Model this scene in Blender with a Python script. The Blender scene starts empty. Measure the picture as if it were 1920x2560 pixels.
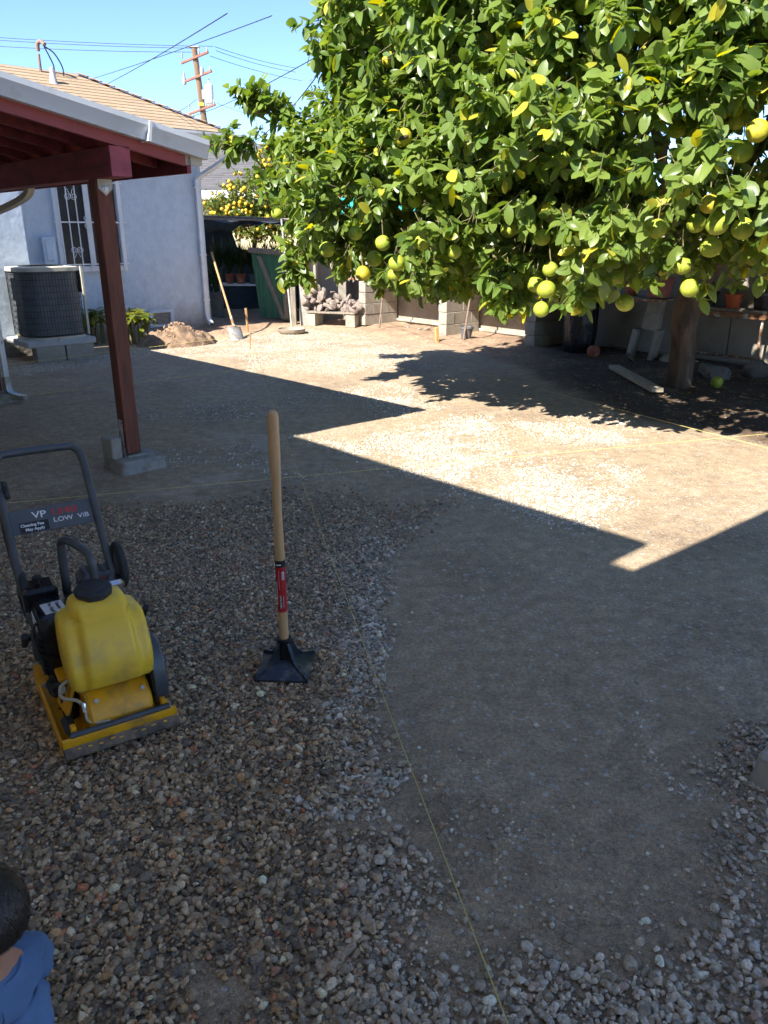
import bpy, bmesh, math, random
import numpy as np
from mathutils import Matrix, Vector, Quaternion

R = math.radians
random.seed(7)
rng = np.random.default_rng(7)
sc = bpy.context.scene
C = sc.collection

# ------------------------------------------------------------------ camera
cam = bpy.data.cameras.new("camera")
cam.sensor_fit = 'VERTICAL'
cam.sensor_height = 24.0
cam.lens = 24.0 * 1923.0 / 2560.0
cam.clip_start = 0.05
cam.clip_end = 2000
camo = bpy.data.objects.new("camera", cam)
C.objects.link(camo)
camo.location = (0, 0, 1.7)
camo.rotation_euler = (R(90 - 20.0), 0, 0)
sc.camera = camo

# ------------------------------------------------------------------ sky and sun
SUN_AZ, SUN_EL = 50.3, 41.9           # direction the light travels (from +X towards +Y), height of the sun
world = bpy.data.worlds.new("World")
sc.world = world
world.use_nodes = True
wn = world.node_tree.nodes
wl = world.node_tree.links
wn.clear()
sky = wn.new('ShaderNodeTexSky')
sky.sky_type = 'NISHITA'
sky.sun_disc = False
sky.sun_elevation = R(SUN_EL)
sky.sun_rotation = R(219.7)
sky.altitude = 0
sky.air_density = 0.50
sky.dust_density = 0.0
sky.ozone_density = 3.8
bg = wn.new('ShaderNodeBackground')
bg.inputs['Strength'].default_value = 0.074
wo = wn.new('ShaderNodeOutputWorld')
wl.new(sky.outputs[0], bg.inputs[0])
wl.new(bg.outputs[0], wo.inputs[0])

sun = bpy.data.lights.new("sun", 'SUN')
sun.energy = 2.6
sun.angle = R(0.53)
sun.color = (1.0, 0.945, 0.85)
suno = bpy.data.objects.new("sun", sun)
C.objects.link(suno)
ld = Vector((math.cos(R(SUN_AZ)) * math.cos(R(SUN_EL)), math.sin(R(SUN_AZ)) * math.cos(R(SUN_EL)), -math.sin(R(SUN_EL))))
suno.rotation_euler = ld.to_track_quat('-Z', 'Y').to_euler()
suno.location = (-6, -8, 12)

sc.view_settings.view_transform = 'Standard'
sc.view_settings.look = 'None'
sc.view_settings.exposure = 2.48
sc.view_settings.gamma = 1.0
sc.view_settings.use_curve_mapping = False
sc.render.engine = 'CYCLES'
sc.cycles.use_denoising = True
sc.cycles.max_bounces = 6
sc.cycles.use_adaptive_sampling = True
sc.cycles.adaptive_threshold = 0.03
sc.cycles.diffuse_bounces = 3
sc.cycles.glossy_bounces = 3
sc.cycles.transmission_bounces = 3
sc.cycles.transparent_max_bounces = 8
sc.cycles.sample_clamp_indirect = 6.0

# ------------------------------------------------------------------ materials
def mat(name, col, rough=0.7, metal=0.0, var=0.0, vscale=8.0, col2=None, c2scale=3.0, c2lo=0.5, c2hi=0.62,
        bump=0.0, bscale=60.0, bdist=0.004, spec=0.5, stretch=None, detail=6, rvar=0.0, coat=0.0, coords='Object', foot=None):
    m = bpy.data.materials.new(name)
    m.use_nodes = True
    nt = m.node_tree
    n, l = nt.nodes, nt.links
    b = n['Principled BSDF']
    b.inputs['Roughness'].default_value = rough
    b.inputs['Metallic'].default_value = metal
    b.inputs['Specular IOR Level'].default_value = spec
    b.inputs['Coat Weight'].default_value = coat
    b.inputs['Base Color'].default_value = (*col, 1)
    tc = n.new('ShaderNodeTexCoord')
    out = tc.outputs[coords]
    if stretch:
        mp = n.new('ShaderNodeMapping')
        mp.inputs['Scale'].default_value = stretch
        l.new(out, mp.inputs['Vector'])
        out = mp.outputs[0]
    colsock = None
    if col2 is not None:
        nz = n.new('ShaderNodeTexNoise'); nz.inputs['Scale'].default_value = c2scale; nz.inputs['Detail'].default_value = detail
        nz.inputs['Roughness'].default_value = 0.65
        l.new(out, nz.inputs['Vector'])
        rp = n.new('ShaderNodeMapRange'); rp.inputs['From Min'].default_value = c2lo; rp.inputs['From Max'].default_value = c2hi
        l.new(nz.outputs[0], rp.inputs['Value'])
        mx = n.new('ShaderNodeMix'); mx.data_type = 'RGBA'
        mx.inputs['A'].default_value = (*col, 1); mx.inputs['B'].default_value = (*col2, 1)
        l.new(rp.outputs[0], mx.inputs['Factor'])
        colsock = mx.outputs['Result']
    if var > 0:
        nz = n.new('ShaderNodeTexNoise'); nz.inputs['Scale'].default_value = vscale; nz.inputs['Detail'].default_value = detail
        l.new(out, nz.inputs['Vector'])
        rp = n.new('ShaderNodeMapRange'); rp.inputs['From Min'].default_value = 0.3; rp.inputs['From Max'].default_value = 0.7
        rp.inputs['To Min'].default_value = 1 - var; rp.inputs['To Max'].default_value = 1 + var
        l.new(nz.outputs[0], rp.inputs['Value'])
        hv = n.new('ShaderNodeHueSaturation')
        if colsock: l.new(colsock, hv.inputs['Color'])
        else: hv.inputs['Color'].default_value = (*col, 1)
        l.new(rp.outputs[0], hv.inputs['Value'])
        colsock = hv.outputs[0]
    if foot is not None:                                   # splashed soil near the ground
        sx = n.new('ShaderNodeSeparateXYZ'); l.new(tc.outputs['Object'], sx.inputs[0])
        nz = n.new('ShaderNodeTexNoise'); nz.inputs['Scale'].default_value = 6; nz.inputs['Detail'].default_value = 6; l.new(tc.outputs['Object'], nz.inputs['Vector'])
        ad = n.new('ShaderNodeMath'); ad.operation = 'MULTIPLY_ADD'; l.new(nz.outputs[0], ad.inputs[0]); ad.inputs[1].default_value = -0.7; l.new(sx.outputs[2], ad.inputs[2])
        mr = n.new('ShaderNodeMapRange'); mr.inputs['From Min'].default_value = 0.22; mr.inputs['From Max'].default_value = -0.25; mr.inputs['To Max'].default_value = 0.8; l.new(ad.outputs[0], mr.inputs['Value'])
        mx = n.new('ShaderNodeMix'); mx.data_type = 'RGBA'; l.new(mr.outputs[0], mx.inputs['Factor']); mx.inputs['B'].default_value = (*foot, 1)
        if colsock: l.new(colsock, mx.inputs['A'])
        else: mx.inputs['A'].default_value = (*col, 1)
        colsock = mx.outputs['Result']
    if colsock: l.new(colsock, b.inputs['Base Color'])
    if rvar > 0:
        nz = n.new('ShaderNodeTexNoise'); nz.inputs['Scale'].default_value = vscale * 1.7; nz.inputs['Detail'].default_value = 4
        l.new(out, nz.inputs['Vector'])
        rp = n.new('ShaderNodeMapRange'); rp.inputs['To Min'].default_value = max(0.03, rough - rvar); rp.inputs['To Max'].default_value = min(1, rough + rvar)
        l.new(nz.outputs[0], rp.inputs['Value']); l.new(rp.outputs[0], b.inputs['Roughness'])
    if bump > 0:
        nz = n.new('ShaderNodeTexNoise'); nz.inputs['Scale'].default_value = bscale; nz.inputs['Detail'].default_value = 5
        l.new(out, nz.inputs['Vector'])
        bp = n.new('ShaderNodeBump'); bp.inputs['Strength'].default_value = bump; bp.inputs['Distance'].default_value = bdist
        l.new(nz.outputs[0], bp.inputs['Height']); l.new(bp.outputs[0], b.inputs['Normal'])
    return m

M = {}
M['stucco'] = mat('stucco', (0.50, 0.575, 0.655), 0.92, var=0.06, vscale=7, col2=(0.46, 0.535, 0.615), c2scale=4.2, c2lo=0.50, c2hi=0.60, bump=0.7, bscale=14, bdist=0.014, foot=(0.27, 0.20, 0.14))
M['stucco_pale'] = mat('stucco_pale', (0.53, 0.61, 0.69), 0.9, var=0.06, vscale=5, bump=0.5, bscale=11, bdist=0.012)
M['foundation'] = mat('foundation', (0.27, 0.25, 0.22), 0.95, var=0.3, vscale=7, bump=0.7, bscale=25, bdist=0.02)
M['white'] = mat('white_paint', (0.74, 0.75, 0.76), 0.45, var=0.05, vscale=5)
M['gutter'] = mat('gutter_white', (0.66, 0.68, 0.69), 0.4, var=0.07, vscale=3, col2=(0.52, 0.52, 0.5), c2scale=5, c2lo=0.58, c2hi=0.75)
M['gutter_cream'] = mat('gutter_cream', (0.56, 0.53, 0.45), 0.45, var=0.06, vscale=4)
M['maroon'] = mat('maroon_wood', (0.225, 0.034, 0.038), 0.62, var=0.28, vscale=5, bump=0.5, bscale=30, bdist=0.004, stretch=(2.5, 0.7, 2.5), col2=(0.15, 0.028, 0.026), c2scale=6, c2lo=0.50, c2hi=0.68)
M['fascia_red'] = mat('fascia_red', (0.33, 0.062, 0.058), 0.58, var=0.2, vscale=7, bump=0.3, bscale=40, stretch=(0.6, 2, 2), col2=(0.24, 0.045, 0.04), c2scale=7, c2lo=0.52, c2hi=0.68)
M['deck_red'] = mat('deck_red', (0.19, 0.030, 0.018), 0.7, var=0.25, vscale=9, bump=0.3, bscale=30)
M['endgrain'] = mat('endgrain_skylit', (0.36, 0.075, 0.095), 0.7, var=0.2, vscale=14, bump=0.4, bscale=40)  # beam end coloured lighter and pinker for the sky light on it
M['post'] = mat('brown_post', (0.16, 0.043, 0.022), 0.62, var=0.30, vscale=5, stretch=(6, 6, 0.7), bump=0.5, bscale=18, bdist=0.003, col2=(0.10, 0.03, 0.018), c2scale=4, c2lo=0.5, c2hi=0.66)
M['ridge_tan'] = mat('ridge_tan', (0.36, 0.24, 0.14), 0.95, var=0.15, vscale=20)
M['shingle_dark'] = mat('shingle_dark', (0.10, 0.045, 0.045), 0.95, var=0.3, vscale=30, bump=0.6, bscale=150, bdist=0.003)
M['galv'] = mat('galvanised', (0.45, 0.46, 0.46), 0.42, 0.85, var=0.15, vscale=12, rvar=0.15)
M['galv_dirty'] = mat('galvanised_dirty', (0.50, 0.49, 0.46), 0.6, 0.35, var=0.25, vscale=14, col2=(0.22, 0.19, 0.15), c2scale=16, c2lo=0.55, c2hi=0.68)
M['conc'] = mat('concrete', (0.33, 0.315, 0.285), 0.93, var=0.18, vscale=6, col2=(0.22, 0.20, 0.17), c2scale=5, bump=0.6, bscale=45, bdist=0.006)
M['conc_light'] = mat('concrete_pad', (0.42, 0.42, 0.42), 0.9, var=0.12, vscale=6, bump=0.4, bscale=60, bdist=0.004)
M['block'] = mat('cinder_block', (0.345, 0.315, 0.265), 0.95, var=0.16, vscale=5, col2=(0.27, 0.235, 0.19), c2scale=4, bump=0.8, bscale=90, bdist=0.004)
M['wall'] = mat('garden_wall', (0.33, 0.295, 0.245), 0.95, var=0.16, vscale=2.2, col2=(0.25, 0.215, 0.17), c2scale=1.8, c2lo=0.5, c2hi=0.68, bump=0.6, bscale=40, bdist=0.006)
M['black'] = mat('black_plastic', (0.014, 0.014, 0.016), 0.42, var=0.3, vscale=20, rvar=0.12)
M['black_paint'] = mat('black_paint', (0.010, 0.010, 0.012), 0.24, var=0.2, vscale=20, col2=(0.06, 0.052, 0.045), c2scale=14, c2lo=0.6, c2hi=0.75, rvar=0.1)
M['rubber'] = mat('rubber', (0.030, 0.030, 0.032), 0.75, var=0.3, vscale=25, bump=0.3, bscale=80, bdist=0.002)
M['grey_tube'] = mat('grey_tube', (0.075, 0.082, 0.09), 0.40, 0.2, var=0.15, vscale=10, col2=(0.15, 0.14, 0.125), c2scale=18, c2lo=0.62, c2hi=0.78, rvar=0.1)
M['yellow_tank'] = mat('yellow_plastic', (0.88, 0.56, 0.04), 0.40, var=0.08, vscale=6, col2=(0.42, 0.27, 0.09), c2scale=6, c2lo=0.50, c2hi=0.78, bump=0.12, bscale=90, bdist=0.002, rvar=0.12)
M['yellow_paint'] = mat('yellow_paint', (0.80, 0.38, 0.010), 0.38, var=0.10, vscale=8, col2=(0.26, 0.15, 0.05), c2scale=9, c2lo=0.52, c2hi=0.76, bump=0.15, bscale=60, bdist=0.002, rvar=0.15)
M['dirty_steel'] = mat('dirty_steel', (0.20, 0.145, 0.095), 0.8, 0.1, var=0.35, vscale=22, col2=(0.09, 0.075, 0.06), c2scale=17, c2lo=0.48, c2hi=0.62, bump=0.5, bscale=60)
M['chrome'] = mat('chrome', (0.72, 0.73, 0.74), 0.14, 1.0, var=0.05, vscale=10)
M['sign'] = mat('sign_panel', (0.085, 0.092, 0.10), 0.5, var=0.1, vscale=12)
M['decal_black'] = mat('decal_black', (0.012, 0.012, 0.013), 0.45)
M['decal_white'] = mat('decal_white', (0.72, 0.72, 0.72), 0.5)
M['decal_red'] = mat('decal_red', (0.50, 0.035, 0.03), 0.5)
M['ash'] = mat('ash_handle', (0.56, 0.345, 0.165), 0.5, col2=(0.44, 0.26, 0.12), c2scale=5, c2lo=0.52, c2hi=0.70, var=0.2, vscale=5, stretch=(22, 22, 0.9), bump=0.06, bscale=12, bdist=0.002)
M['label_red'] = mat('label_red', (0.42, 0.018, 0.024), 0.35)
M['tamper_steel'] = mat('tamper_steel', (0.030, 0.036, 0.046), 0.34, 0.2, var=0.25, vscale=16, col2=(0.16, 0.14, 0.12), c2scale=16, c2lo=0.52, c2hi=0.74, rvar=0.12)
M['string'] = mat('string_yellow', (0.62, 0.52, 0.17), 0.85)
M['bark'] = mat('bark', (0.125, 0.088, 0.062), 0.95, var=0.45, vscale=9, stretch=(1, 1, 0.35), col2=(0.07, 0.052, 0.040), c2scale=7, bump=1.0, bscale=26, bdist=0.022)
M['twig'] = mat('twig', (0.17, 0.15, 0.07), 0.8, var=0.3, vscale=10)
M['wood_old'] = mat('weathered_wood', (0.23, 0.195, 0.155), 0.9, var=0.3, vscale=5, stretch=(8, 8, 1.2), bump=0.5, bscale=20, bdist=0.004)
M['wood_pale'] = mat('pale_lumber', (0.43, 0.36, 0.27), 0.85, var=0.18, vscale=4, stretch=(1, 9, 9), bump=0.3, bscale=20)
M['stake'] = mat('stake_wood', (0.55, 0.35, 0.13), 0.75, var=0.15, vscale=8)
M['green_ply'] = mat('green_panel', (0.048, 0.155, 0.082), 0.75, var=0.22, vscale=4, stretch=(9, 9, 0.7), col2=(0.10, 0.19, 0.115), c2scale=4, c2lo=0.52, c2hi=0.7, bump=0.25, bscale=20)
M['terra'] = mat('terracotta', (0.33, 0.105, 0.055), 0.85, var=0.2, vscale=9, col2=(0.40, 0.22, 0.15), c2scale=7)
M['terra_pink'] = mat('pink_pot', (0.33, 0.12, 0.105), 0.7, var=0.18, vscale=9)
M['pot_orange'] = mat('orange_pot', (0.50, 0.105, 0.03), 0.6, var=0.12, vscale=9)
M['pot_grey'] = mat('grey_pot', (0.12, 0.12, 0.12), 0.7, var=0.25, vscale=12)
M['pot_purple'] = mat('purple_pot', (0.17, 0.085, 0.11), 0.7, var=0.2, vscale=9)
M['soil_pot'] = mat('potting_soil', (0.05, 0.035, 0.024), 1.0, var=0.3, vscale=30)
M['rust'] = mat('rusty_metal', (0.30, 0.15, 0.075), 0.85, 0.1, var=0.35, vscale=14, col2=(0.52, 0.48, 0.42), c2scale=7, c2lo=0.52, c2hi=0.62, bump=0.4, bscale=50)
M['shade_cloth'] = mat('shade_cloth', (0.018, 0.028, 0.036), 0.95, var=0.25, vscale=14)
M['teal'] = mat('teal_tarp', (0.02, 0.30, 0.27), 0.7, var=0.2, vscale=5)
M['tarp_dark'] = mat('dark_tarp', (0.015, 0.07, 0.07), 0.9, var=0.2, vscale=5)
M['brick'] = mat('brick_orange', (0.36, 0.17, 0.09), 0.95, var=0.25, vscale=6)
M['ceiling_white'] = mat('painted_ceiling', (0.80, 0.70, 0.54), 0.85)
M['stucco_warm'] = mat('stucco_warm', (0.80, 0.66, 0.48), 0.9, var=0.05, vscale=2)
M['rock'] = mat('rock', (0.30, 0.25, 0.195), 0.95, var=0.25, vscale=6, bump=0.7, bscale=30, bdist=0.01)
M['rock_dark'] = mat('rock_dark', (0.15, 0.13, 0.11), 0.95, var=0.3, vscale=7, bump=0.8, bscale=25, bdist=0.012)
M['rubble'] = mat('rubble', (0.24, 0.195, 0.17), 0.95, var=0.35, vscale=8, bump=0.7, bscale=40, bdist=0.008)
M['clod'] = mat('soil_clod', (0.30, 0.20, 0.125), 0.95, var=0.3, vscale=12, bump=0.6, bscale=60, bdist=0.006)
M['soil_pile'] = mat('dug_soil', (0.25, 0.165, 0.105), 1.0, var=0.3, vscale=9, col2=(0.17, 0.112, 0.07), c2scale=7, bump=1.0, bscale=40, bdist=0.02)
M['glass_dark'] = mat('window_glass', (0.06, 0.055, 0.055), 0.12, var=0.2, vscale=1.5)
M['curtain'] = mat('window_screen', (0.10, 0.095, 0.095), 0.55, var=0.25, vscale=3)
M['coil'] = mat('condenser_coil', (0.115, 0.13, 0.145), 0.6, 0.2, var=0.2, vscale=8)
M['wire_dark'] = mat('guard_wire', (0.014, 0.015, 0.017), 0.55)
M['ac_cream'] = mat('ac_cream', (0.50, 0.47, 0.39), 0.5, var=0.1, vscale=6)
M['pole_wood'] = mat('utility_pole_wood', (0.17, 0.108, 0.062), 0.9, var=0.25, vscale=1.2, stretch=(6, 6, 0.5))
M['arm_wood'] = mat('crossarm_wood', (0.23, 0.105, 0.07), 0.9, var=0.2, vscale=3)
M['cable'] = mat('cable_black', (0.022, 0.024, 0.03), 0.7)
M['insul'] = mat('insulator_grey', (0.33, 0.34, 0.37), 0.5)
M['can'] = mat('transformer_grey', (0.60, 0.62, 0.62), 0.45)
M['mast'] = mat('mast_rust', (0.20, 0.14, 0.115), 0.8, var=0.3, vscale=14)
M['skin'] = mat('skin', (0.42, 0.20, 0.12), 0.55, var=0.06, vscale=20)
M['hair'] = mat('hair_black', (0.016, 0.012, 0.010), 0.55, var=0.5, vscale=50, bump=1.0, bscale=170, bdist=0.006, stretch=(1, 1, 0.25))
M['hair_strand'] = mat('hair_strand', (0.035, 0.026, 0.020), 0.42)
M['tshirt'] = mat('blue_tshirt', (0.095, 0.165, 0.30), 0.95, var=0.25, vscale=8, bump=0.25, bscale=260, bdist=0.002)
M['shorts'] = mat('dark_shorts', (0.03, 0.035, 0.05), 0.9)
M['shoe'] = mat('shoe_rubber', (0.06, 0.06, 0.07), 0.8)
M['bag'] = mat('black_bag', (0.012, 0.014, 0.019), 0.30, var=0.3, vscale=12, bump=0.9, bscale=13, bdist=0.03, stretch=(1, 1, 0.6))
M['hose'] = mat('garden_hose', (0.34, 0.33, 0.22), 0.7)
M['cream_wall'] = mat('cream_wall', (0.50, 0.43, 0.26), 0.9, var=0.05)
M['cloud_white'] = mat('white_trim', (0.78, 0.78, 0.76), 0.6)
M['clear_hose'] = mat('clear_hose', (0.46, 0.42, 0.33), 0.35)
M['shovel_steel'] = mat('shovel_steel', (0.33, 0.33, 0.33), 0.55, 0.6, var=0.2, vscale=14, col2=(0.28, 0.21, 0.14), c2scale=9)
M['shovel_wood'] = mat('shovel_handle', (0.42, 0.24, 0.11), 0.7, var=0.2, vscale=6)

# ------------------------------------------------------------------ geometry helpers
def frame_from(z):
    z = Vector(z).normalized()
    x = z.orthogonal().normalized()
    return x, z.cross(x), z

class MB:
    def __init__(s): s.v = []; s.f = []
    def add(s, verts, faces, mtx=None):
        o = len(s.v)
        if mtx is not None: verts = [tuple(mtx @ Vector(p)) for p in verts]
        s.v.extend([tuple(p) for p in verts]); s.f.extend([tuple(i + o for i in f) for f in faces]); return s
    def box(s, c, d, rot=None, b=0.0, taper=1.0):
        """box centred at c with full size d; b chamfers every edge"""
        hx, hy, hz = d[0] / 2, d[1] / 2, d[2] / 2
        m = Matrix.Translation(c)
        if rot is not None: m = m @ (rot if isinstance(rot, Matrix) else Matrix.Rotation(rot, 4, 'Z'))
        if b <= 0:
            vs = [(x * hx * (taper if z > 0 else 1), y * hy * (taper if z > 0 else 1), z * hz) for z in (-1, 1) for x, y in ((-1, -1), (1, -1), (1, 1), (-1, 1))]
            return s.add(vs, [(3, 2, 1, 0), (4, 5, 6, 7), (0, 1, 5, 4), (1, 2, 6, 5), (2, 3, 7, 6), (3, 0, 4, 7)], m)
        b = min(b, hx * .9, hy * .9, hz * .9)
        vs, idx = [], {}
        for sx in (-1, 1):
            for sy in (-1, 1):
                for sz in (-1, 1):
                    t = taper if sz > 0 else 1
                    for a in range(3):
                        p = [sx * (hx * t - (b if a != 0 else 0)), sy * (hy * t - (b if a != 1 else 0)), sz * (hz - (b if a != 2 else 0))]
                        idx[(sx, sy, sz, a)] = len(vs); vs.append(tuple(p))
        fs = []
        def face(keys): fs.append(tuple(idx[k] for k in keys))
        for sgn in (-1, 1):
            q = [(-1, -1), (1, -1), (1, 1), (-1, 1)]
            face([(sgn, a, c_, 0) for a, c_ in q][::sgn])
            face([(a, sgn, c_, 1) for a, c_ in q][::-sgn])
            face([(a, c_, sgn, 2) for a, c_ in q][::sgn])
        for s1 in (-1, 1):
            for s2 in (-1, 1):
                face([(s1, s2, -1, 0), (s1, s2, -1, 1), (s1, s2, 1, 1), (s1, s2, 1, 0)][::s1 * s2])
                face([(s1, -1, s2, 2), (s1, -1, s2, 0), (s1, 1, s2, 0), (s1, 1, s2, 2)][::s1 * s2])
                face([(-1, s1, s2, 1), (-1, s1, s2, 2), (1, s1, s2, 2), (1, s1, s2, 1)][::s1 * s2])
        for sx in (-1, 1):
            for sy in (-1, 1):
                for sz in (-1, 1):
                    face([(sx, sy, sz, 0), (sx, sy, sz, 1), (sx, sy, sz, 2)][::sx * sy * sz])
        return s.add(vs, fs, m)
    def tube(s, pts, r, n=8, caps=True, closed=False):
        pts = [Vector(p) for p in pts]
        k = len(pts)
        rr = r if isinstance(r, (list, tuple)) else [r] * k
        tang = []
        for i in range(k):
            a = pts[i - 1] if (i > 0 or closed) else pts[i]
            b_ = pts[(i + 1) % k] if (i < k - 1 or closed) else pts[i]
            t = (b_ - a)
            tang.append(t.normalized() if t.length > 1e-9 else Vector((0, 0, 1)))
        x = tang[0].orthogonal().normalized()
        vs = []
        for i in range(k):
            t = tang[i]
            x = (x - t * x.dot(t))
            x = x.normalized() if x.length > 1e-6 else t.orthogonal().normalized()
            y = t.cross(x)
            for j in range(n):
                a = 2 * math.pi * j / n
                vs.append(pts[i] + (x * math.cos(a) + y * math.sin(a)) * rr[i])
        fs = []
        for i in range(k if closed else k - 1):
            for j in range(n):
                a, b_ = i * n + j, i * n + (j + 1) % n
                i2 = (i + 1) % k
                fs.append((a, b_, i2 * n + (j + 1) % n, i2 * n + j))
        if caps and not closed:
            fs.append(tuple(range(n))[::-1]); fs.append(tuple((k - 1) * n + j for j in range(n)))
        return s.add(vs, fs)
    def lathe(s, prof, n=24, m=None, close=False, wob=None):
        vs, fs = [], []
        k = len(prof)
        for i, (r, z) in enumerate(prof):
            for j in range(n):
                a = 2 * math.pi * j / n
                q = r * (1 if wob is None else wob(i, j))
                vs.append((q * math.cos(a), q * math.sin(a), z))
        for i in range(k - 1):
            for j in range(n):
                fs.append((i * n + j, i * n + (j + 1) % n, (i + 1) * n + (j + 1) % n, (i + 1) * n + j))
        if close:
            fs.append(tuple(range(n))[::-1]); fs.append(tuple((k - 1) * n + j for j in range(n)))
        return s.add(vs, fs, m)
    def prism(s, poly, d0, d1, m=None):
        """polygon in local xy (ccw) extruded along z from d0 to d1"""
        n = len(poly)
        vs = [(x, y, d0) for x, y in poly] + [(x, y, d1) for x, y in poly]
        fs = [tuple(range(n))[::-1], tuple(range(n, 2 * n))] + [(i, (i + 1) % n, n + (i + 1) % n, n + i) for i in range(n)]
        return s.add(vs, fs, m)
    def loft(s, loops, cap=True):
        n = len(loops[0]); vs = [p for lp in loops for p in lp]; fs = []
        for i in range(len(loops) - 1):
            for j in range(n):
                fs.append((i * n + j, i * n + (j + 1) % n, (i + 1) * n + (j + 1) % n, (i + 1) * n + j))
        if cap:
            fs.append(tuple(range(n))[::-1]); fs.append(tuple((len(loops) - 1) * n + j for j in range(n)))
        return s.add(vs, fs)
    def mesh(s, name, m=None, smooth=40):
        me = bpy.data.meshes.new(name)
        me.from_pydata(s.v, [], s.f)
        if smooth:
            me.polygons.foreach_set('use_smooth', [True] * len(me.polygons))
            me.set_sharp_from_angle(angle=R(smooth))
        if m is not None: me.materials.append(M[m] if isinstance(m, str) else m)
        me.update()
        return me
    def build(s, name, m, parent=None, smooth=40, loc=None, rot=None):
        return obj(name, s.mesh(name, m, smooth), parent, loc, rot)

def obj(name, me, parent=None, loc=None, rot=None):
    o = bpy.data.objects.new(name, me)
    C.objects.link(o)
    if parent is not None: o.parent = parent
    if loc is not None: o.location = loc
    if rot is not None: o.rotation_euler = rot if not isinstance(rot, (int, float)) else (0, 0, rot)
    return o
def tag(o, label=None, cat=None, group=None, kind=None):
    if label: o['label'] = label
    if cat: o['category'] = cat
    if group: o['group'] = group
    if kind or cat: o['kind'] = kind or 'thing'
    return o
def thing(name, label, cat, loc=(0, 0, 0), rz=0.0, group=None):
    o = bpy.data.objects.new(name, None)
    o.empty_display_size = 0.1
    C.objects.link(o)
    o.location = loc; o.rotation_euler = (0, 0, rz)
    return tag(o, label, cat, group)
def copy_tree(o, parent=None):
    c = o.copy(); C.objects.link(c); c.parent = parent
    for ch in list(o.children): copy_tree(ch, c)
    return c

# smooth value noise for shapes
_perm = np.random.default_rng(3).random((64, 64))
def vnoise(x, y):
    x = np.asarray(x, float); y = np.asarray(y, float)
    xi = np.floor(x).astype(int); yi = np.floor(y).astype(int)
    fx = x - xi; fy = y - yi
    fx = fx * fx * (3 - 2 * fx); fy = fy * fy * (3 - 2 * fy)
    p = lambda a, b: _perm[a % 64, b % 64]
    return (p(xi, yi) * (1 - fx) + p(xi + 1, yi) * fx) * (1 - fy) + (p(xi, yi + 1) * (1 - fx) + p(xi + 1, yi + 1) * fx) * fy
def fbm(x, y, o=4):
    t = 0; a = 0.5; n = 0
    for i in range(o):
        t = t + a * vnoise(np.asarray(x) * 2 ** i + 17.3 * i, np.asarray(y) * 2 ** i + 5.1 * i); n += a; a *= 0.5
    return t / n
def sdf_poly(px, py, poly):
    """signed distance to polygon, negative inside (numpy)"""
    px = np.asarray(px, float); py = np.asarray(py, float)
    d = np.full(px.shape, 1e9); ins = np.zeros(px.shape, bool)
    n = len(poly)
    for i in range(n):
        ax, ay = poly[i]; bx, by = poly[(i + 1) % n]
        ex, ey = bx - ax, by - ay
        t = np.clip(((px - ax) * ex + (py - ay) * ey) / (ex * ex + ey * ey + 1e-12), 0, 1)
        d = np.minimum(d, np.hypot(px - ax - t * ex, py - ay - t * ey))
        c = ((ay > py) != (by > py)) & (px < (bx - ax) * (py - ay) / ((by - ay) if by != ay else 1e-12) + ax)
        ins ^= c
    return np.where(ins, -d, d)

# site axes: the house walls stand at 43 degrees to the view
TH = R(43)
U = Vector((math.cos(TH), math.sin(TH), 0)); V = Vector((math.sin(TH), -math.cos(TH), 0))
def site(o, u, v, z=0.0): return Vector((o[0], o[1], 0)) + U * u + V * v + Vector((0, 0, z))

# ================================================================== GROUND
DENSE = [(-2.48, 4.31), (-2.1, 4.47), (-1.81, 4.72), (-1.27, 4.86), (-0.85, 4.96), (-0.62, 5.21), (-0.22, 5.09), (0.21, 4.77), (0.47, 4.86), (0.3, 4.64), (0.14, 4.39), (-0.01, 4.03), (-0.03, 3.6), (-0.13, 3.29), (-0.06, 2.94), (-0.1, 2.83), (-0.05, 2.58), (-0.1, 2.37), (-0.05, 2.19), (0.0, 2.07), (-0.1, 2.01), (-0.2, 1.94), (-0.12, 1.83), (0.0, 1.79), (0.09, 1.67), (0.03, 1.54), (0.06, 1.43), (0.11, 1.37), (0.18, 1.32), (0.26, 1.35), (0.35, 1.43), (0.4, 1.46), (0.54, 1.41), (0.67, 1.4), (0.87, 1.49), (1.08, 1.57), (1.3, 0.9), (-1.1, 0.9), (-1.7, 1.5), (-2.4, 2.4), (-3.2, 4.1)]
LEFTDIRT = [(-1.6, 1.5), (-1.0, 1.45), (-0.96, 1.84), (-1.16, 2.05), (-1.7, 2.2)]
HOLES = [[(-0.5, 1.36), (-0.41, 1.38), (-0.3, 1.32), (-0.28, 1.2), (-0.44, 1.2)], [(-0.28, 1.96), (-0.07, 1.98), (0.01, 1.84), (-0.12, 1.84)], [(-0.34, 2.52), (-0.23, 2.58), (-0.12, 2.49), (-0.22, 2.4)]]
SPARSE_R = [(1.25, 2.4), (1.41, 2.46), (1.5, 2.05), (1.35, 1.3), (0.88, 1.40), (0.92, 1.67), (1.08, 1.92), (1.07, 2.05)]
SPARSE_M = [(0.05, 2.07), (0.27, 2.17), (0.87, 1.67), (0.85, 1.45), (0.41, 1.43), (0.19, 1.33), (0.06, 1.43), (0.09, 1.64), (0.0, 1.79)]
MIDS = [[(-2.46, 7.61), (-1.81, 8.06), (-0.96, 8.3), (-0.15, 8.55), (-0.97, 7.61), (-1.39, 7.3), (-2.24, 7.3)], [(-1.89, 6.21), (-1.39, 6.43), (-1.06, 6.35), (-0.69, 5.79), (-0.31, 5.55), (-0.63, 5.26), (-1.2, 5.79), (-1.78, 5.67)]]
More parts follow.
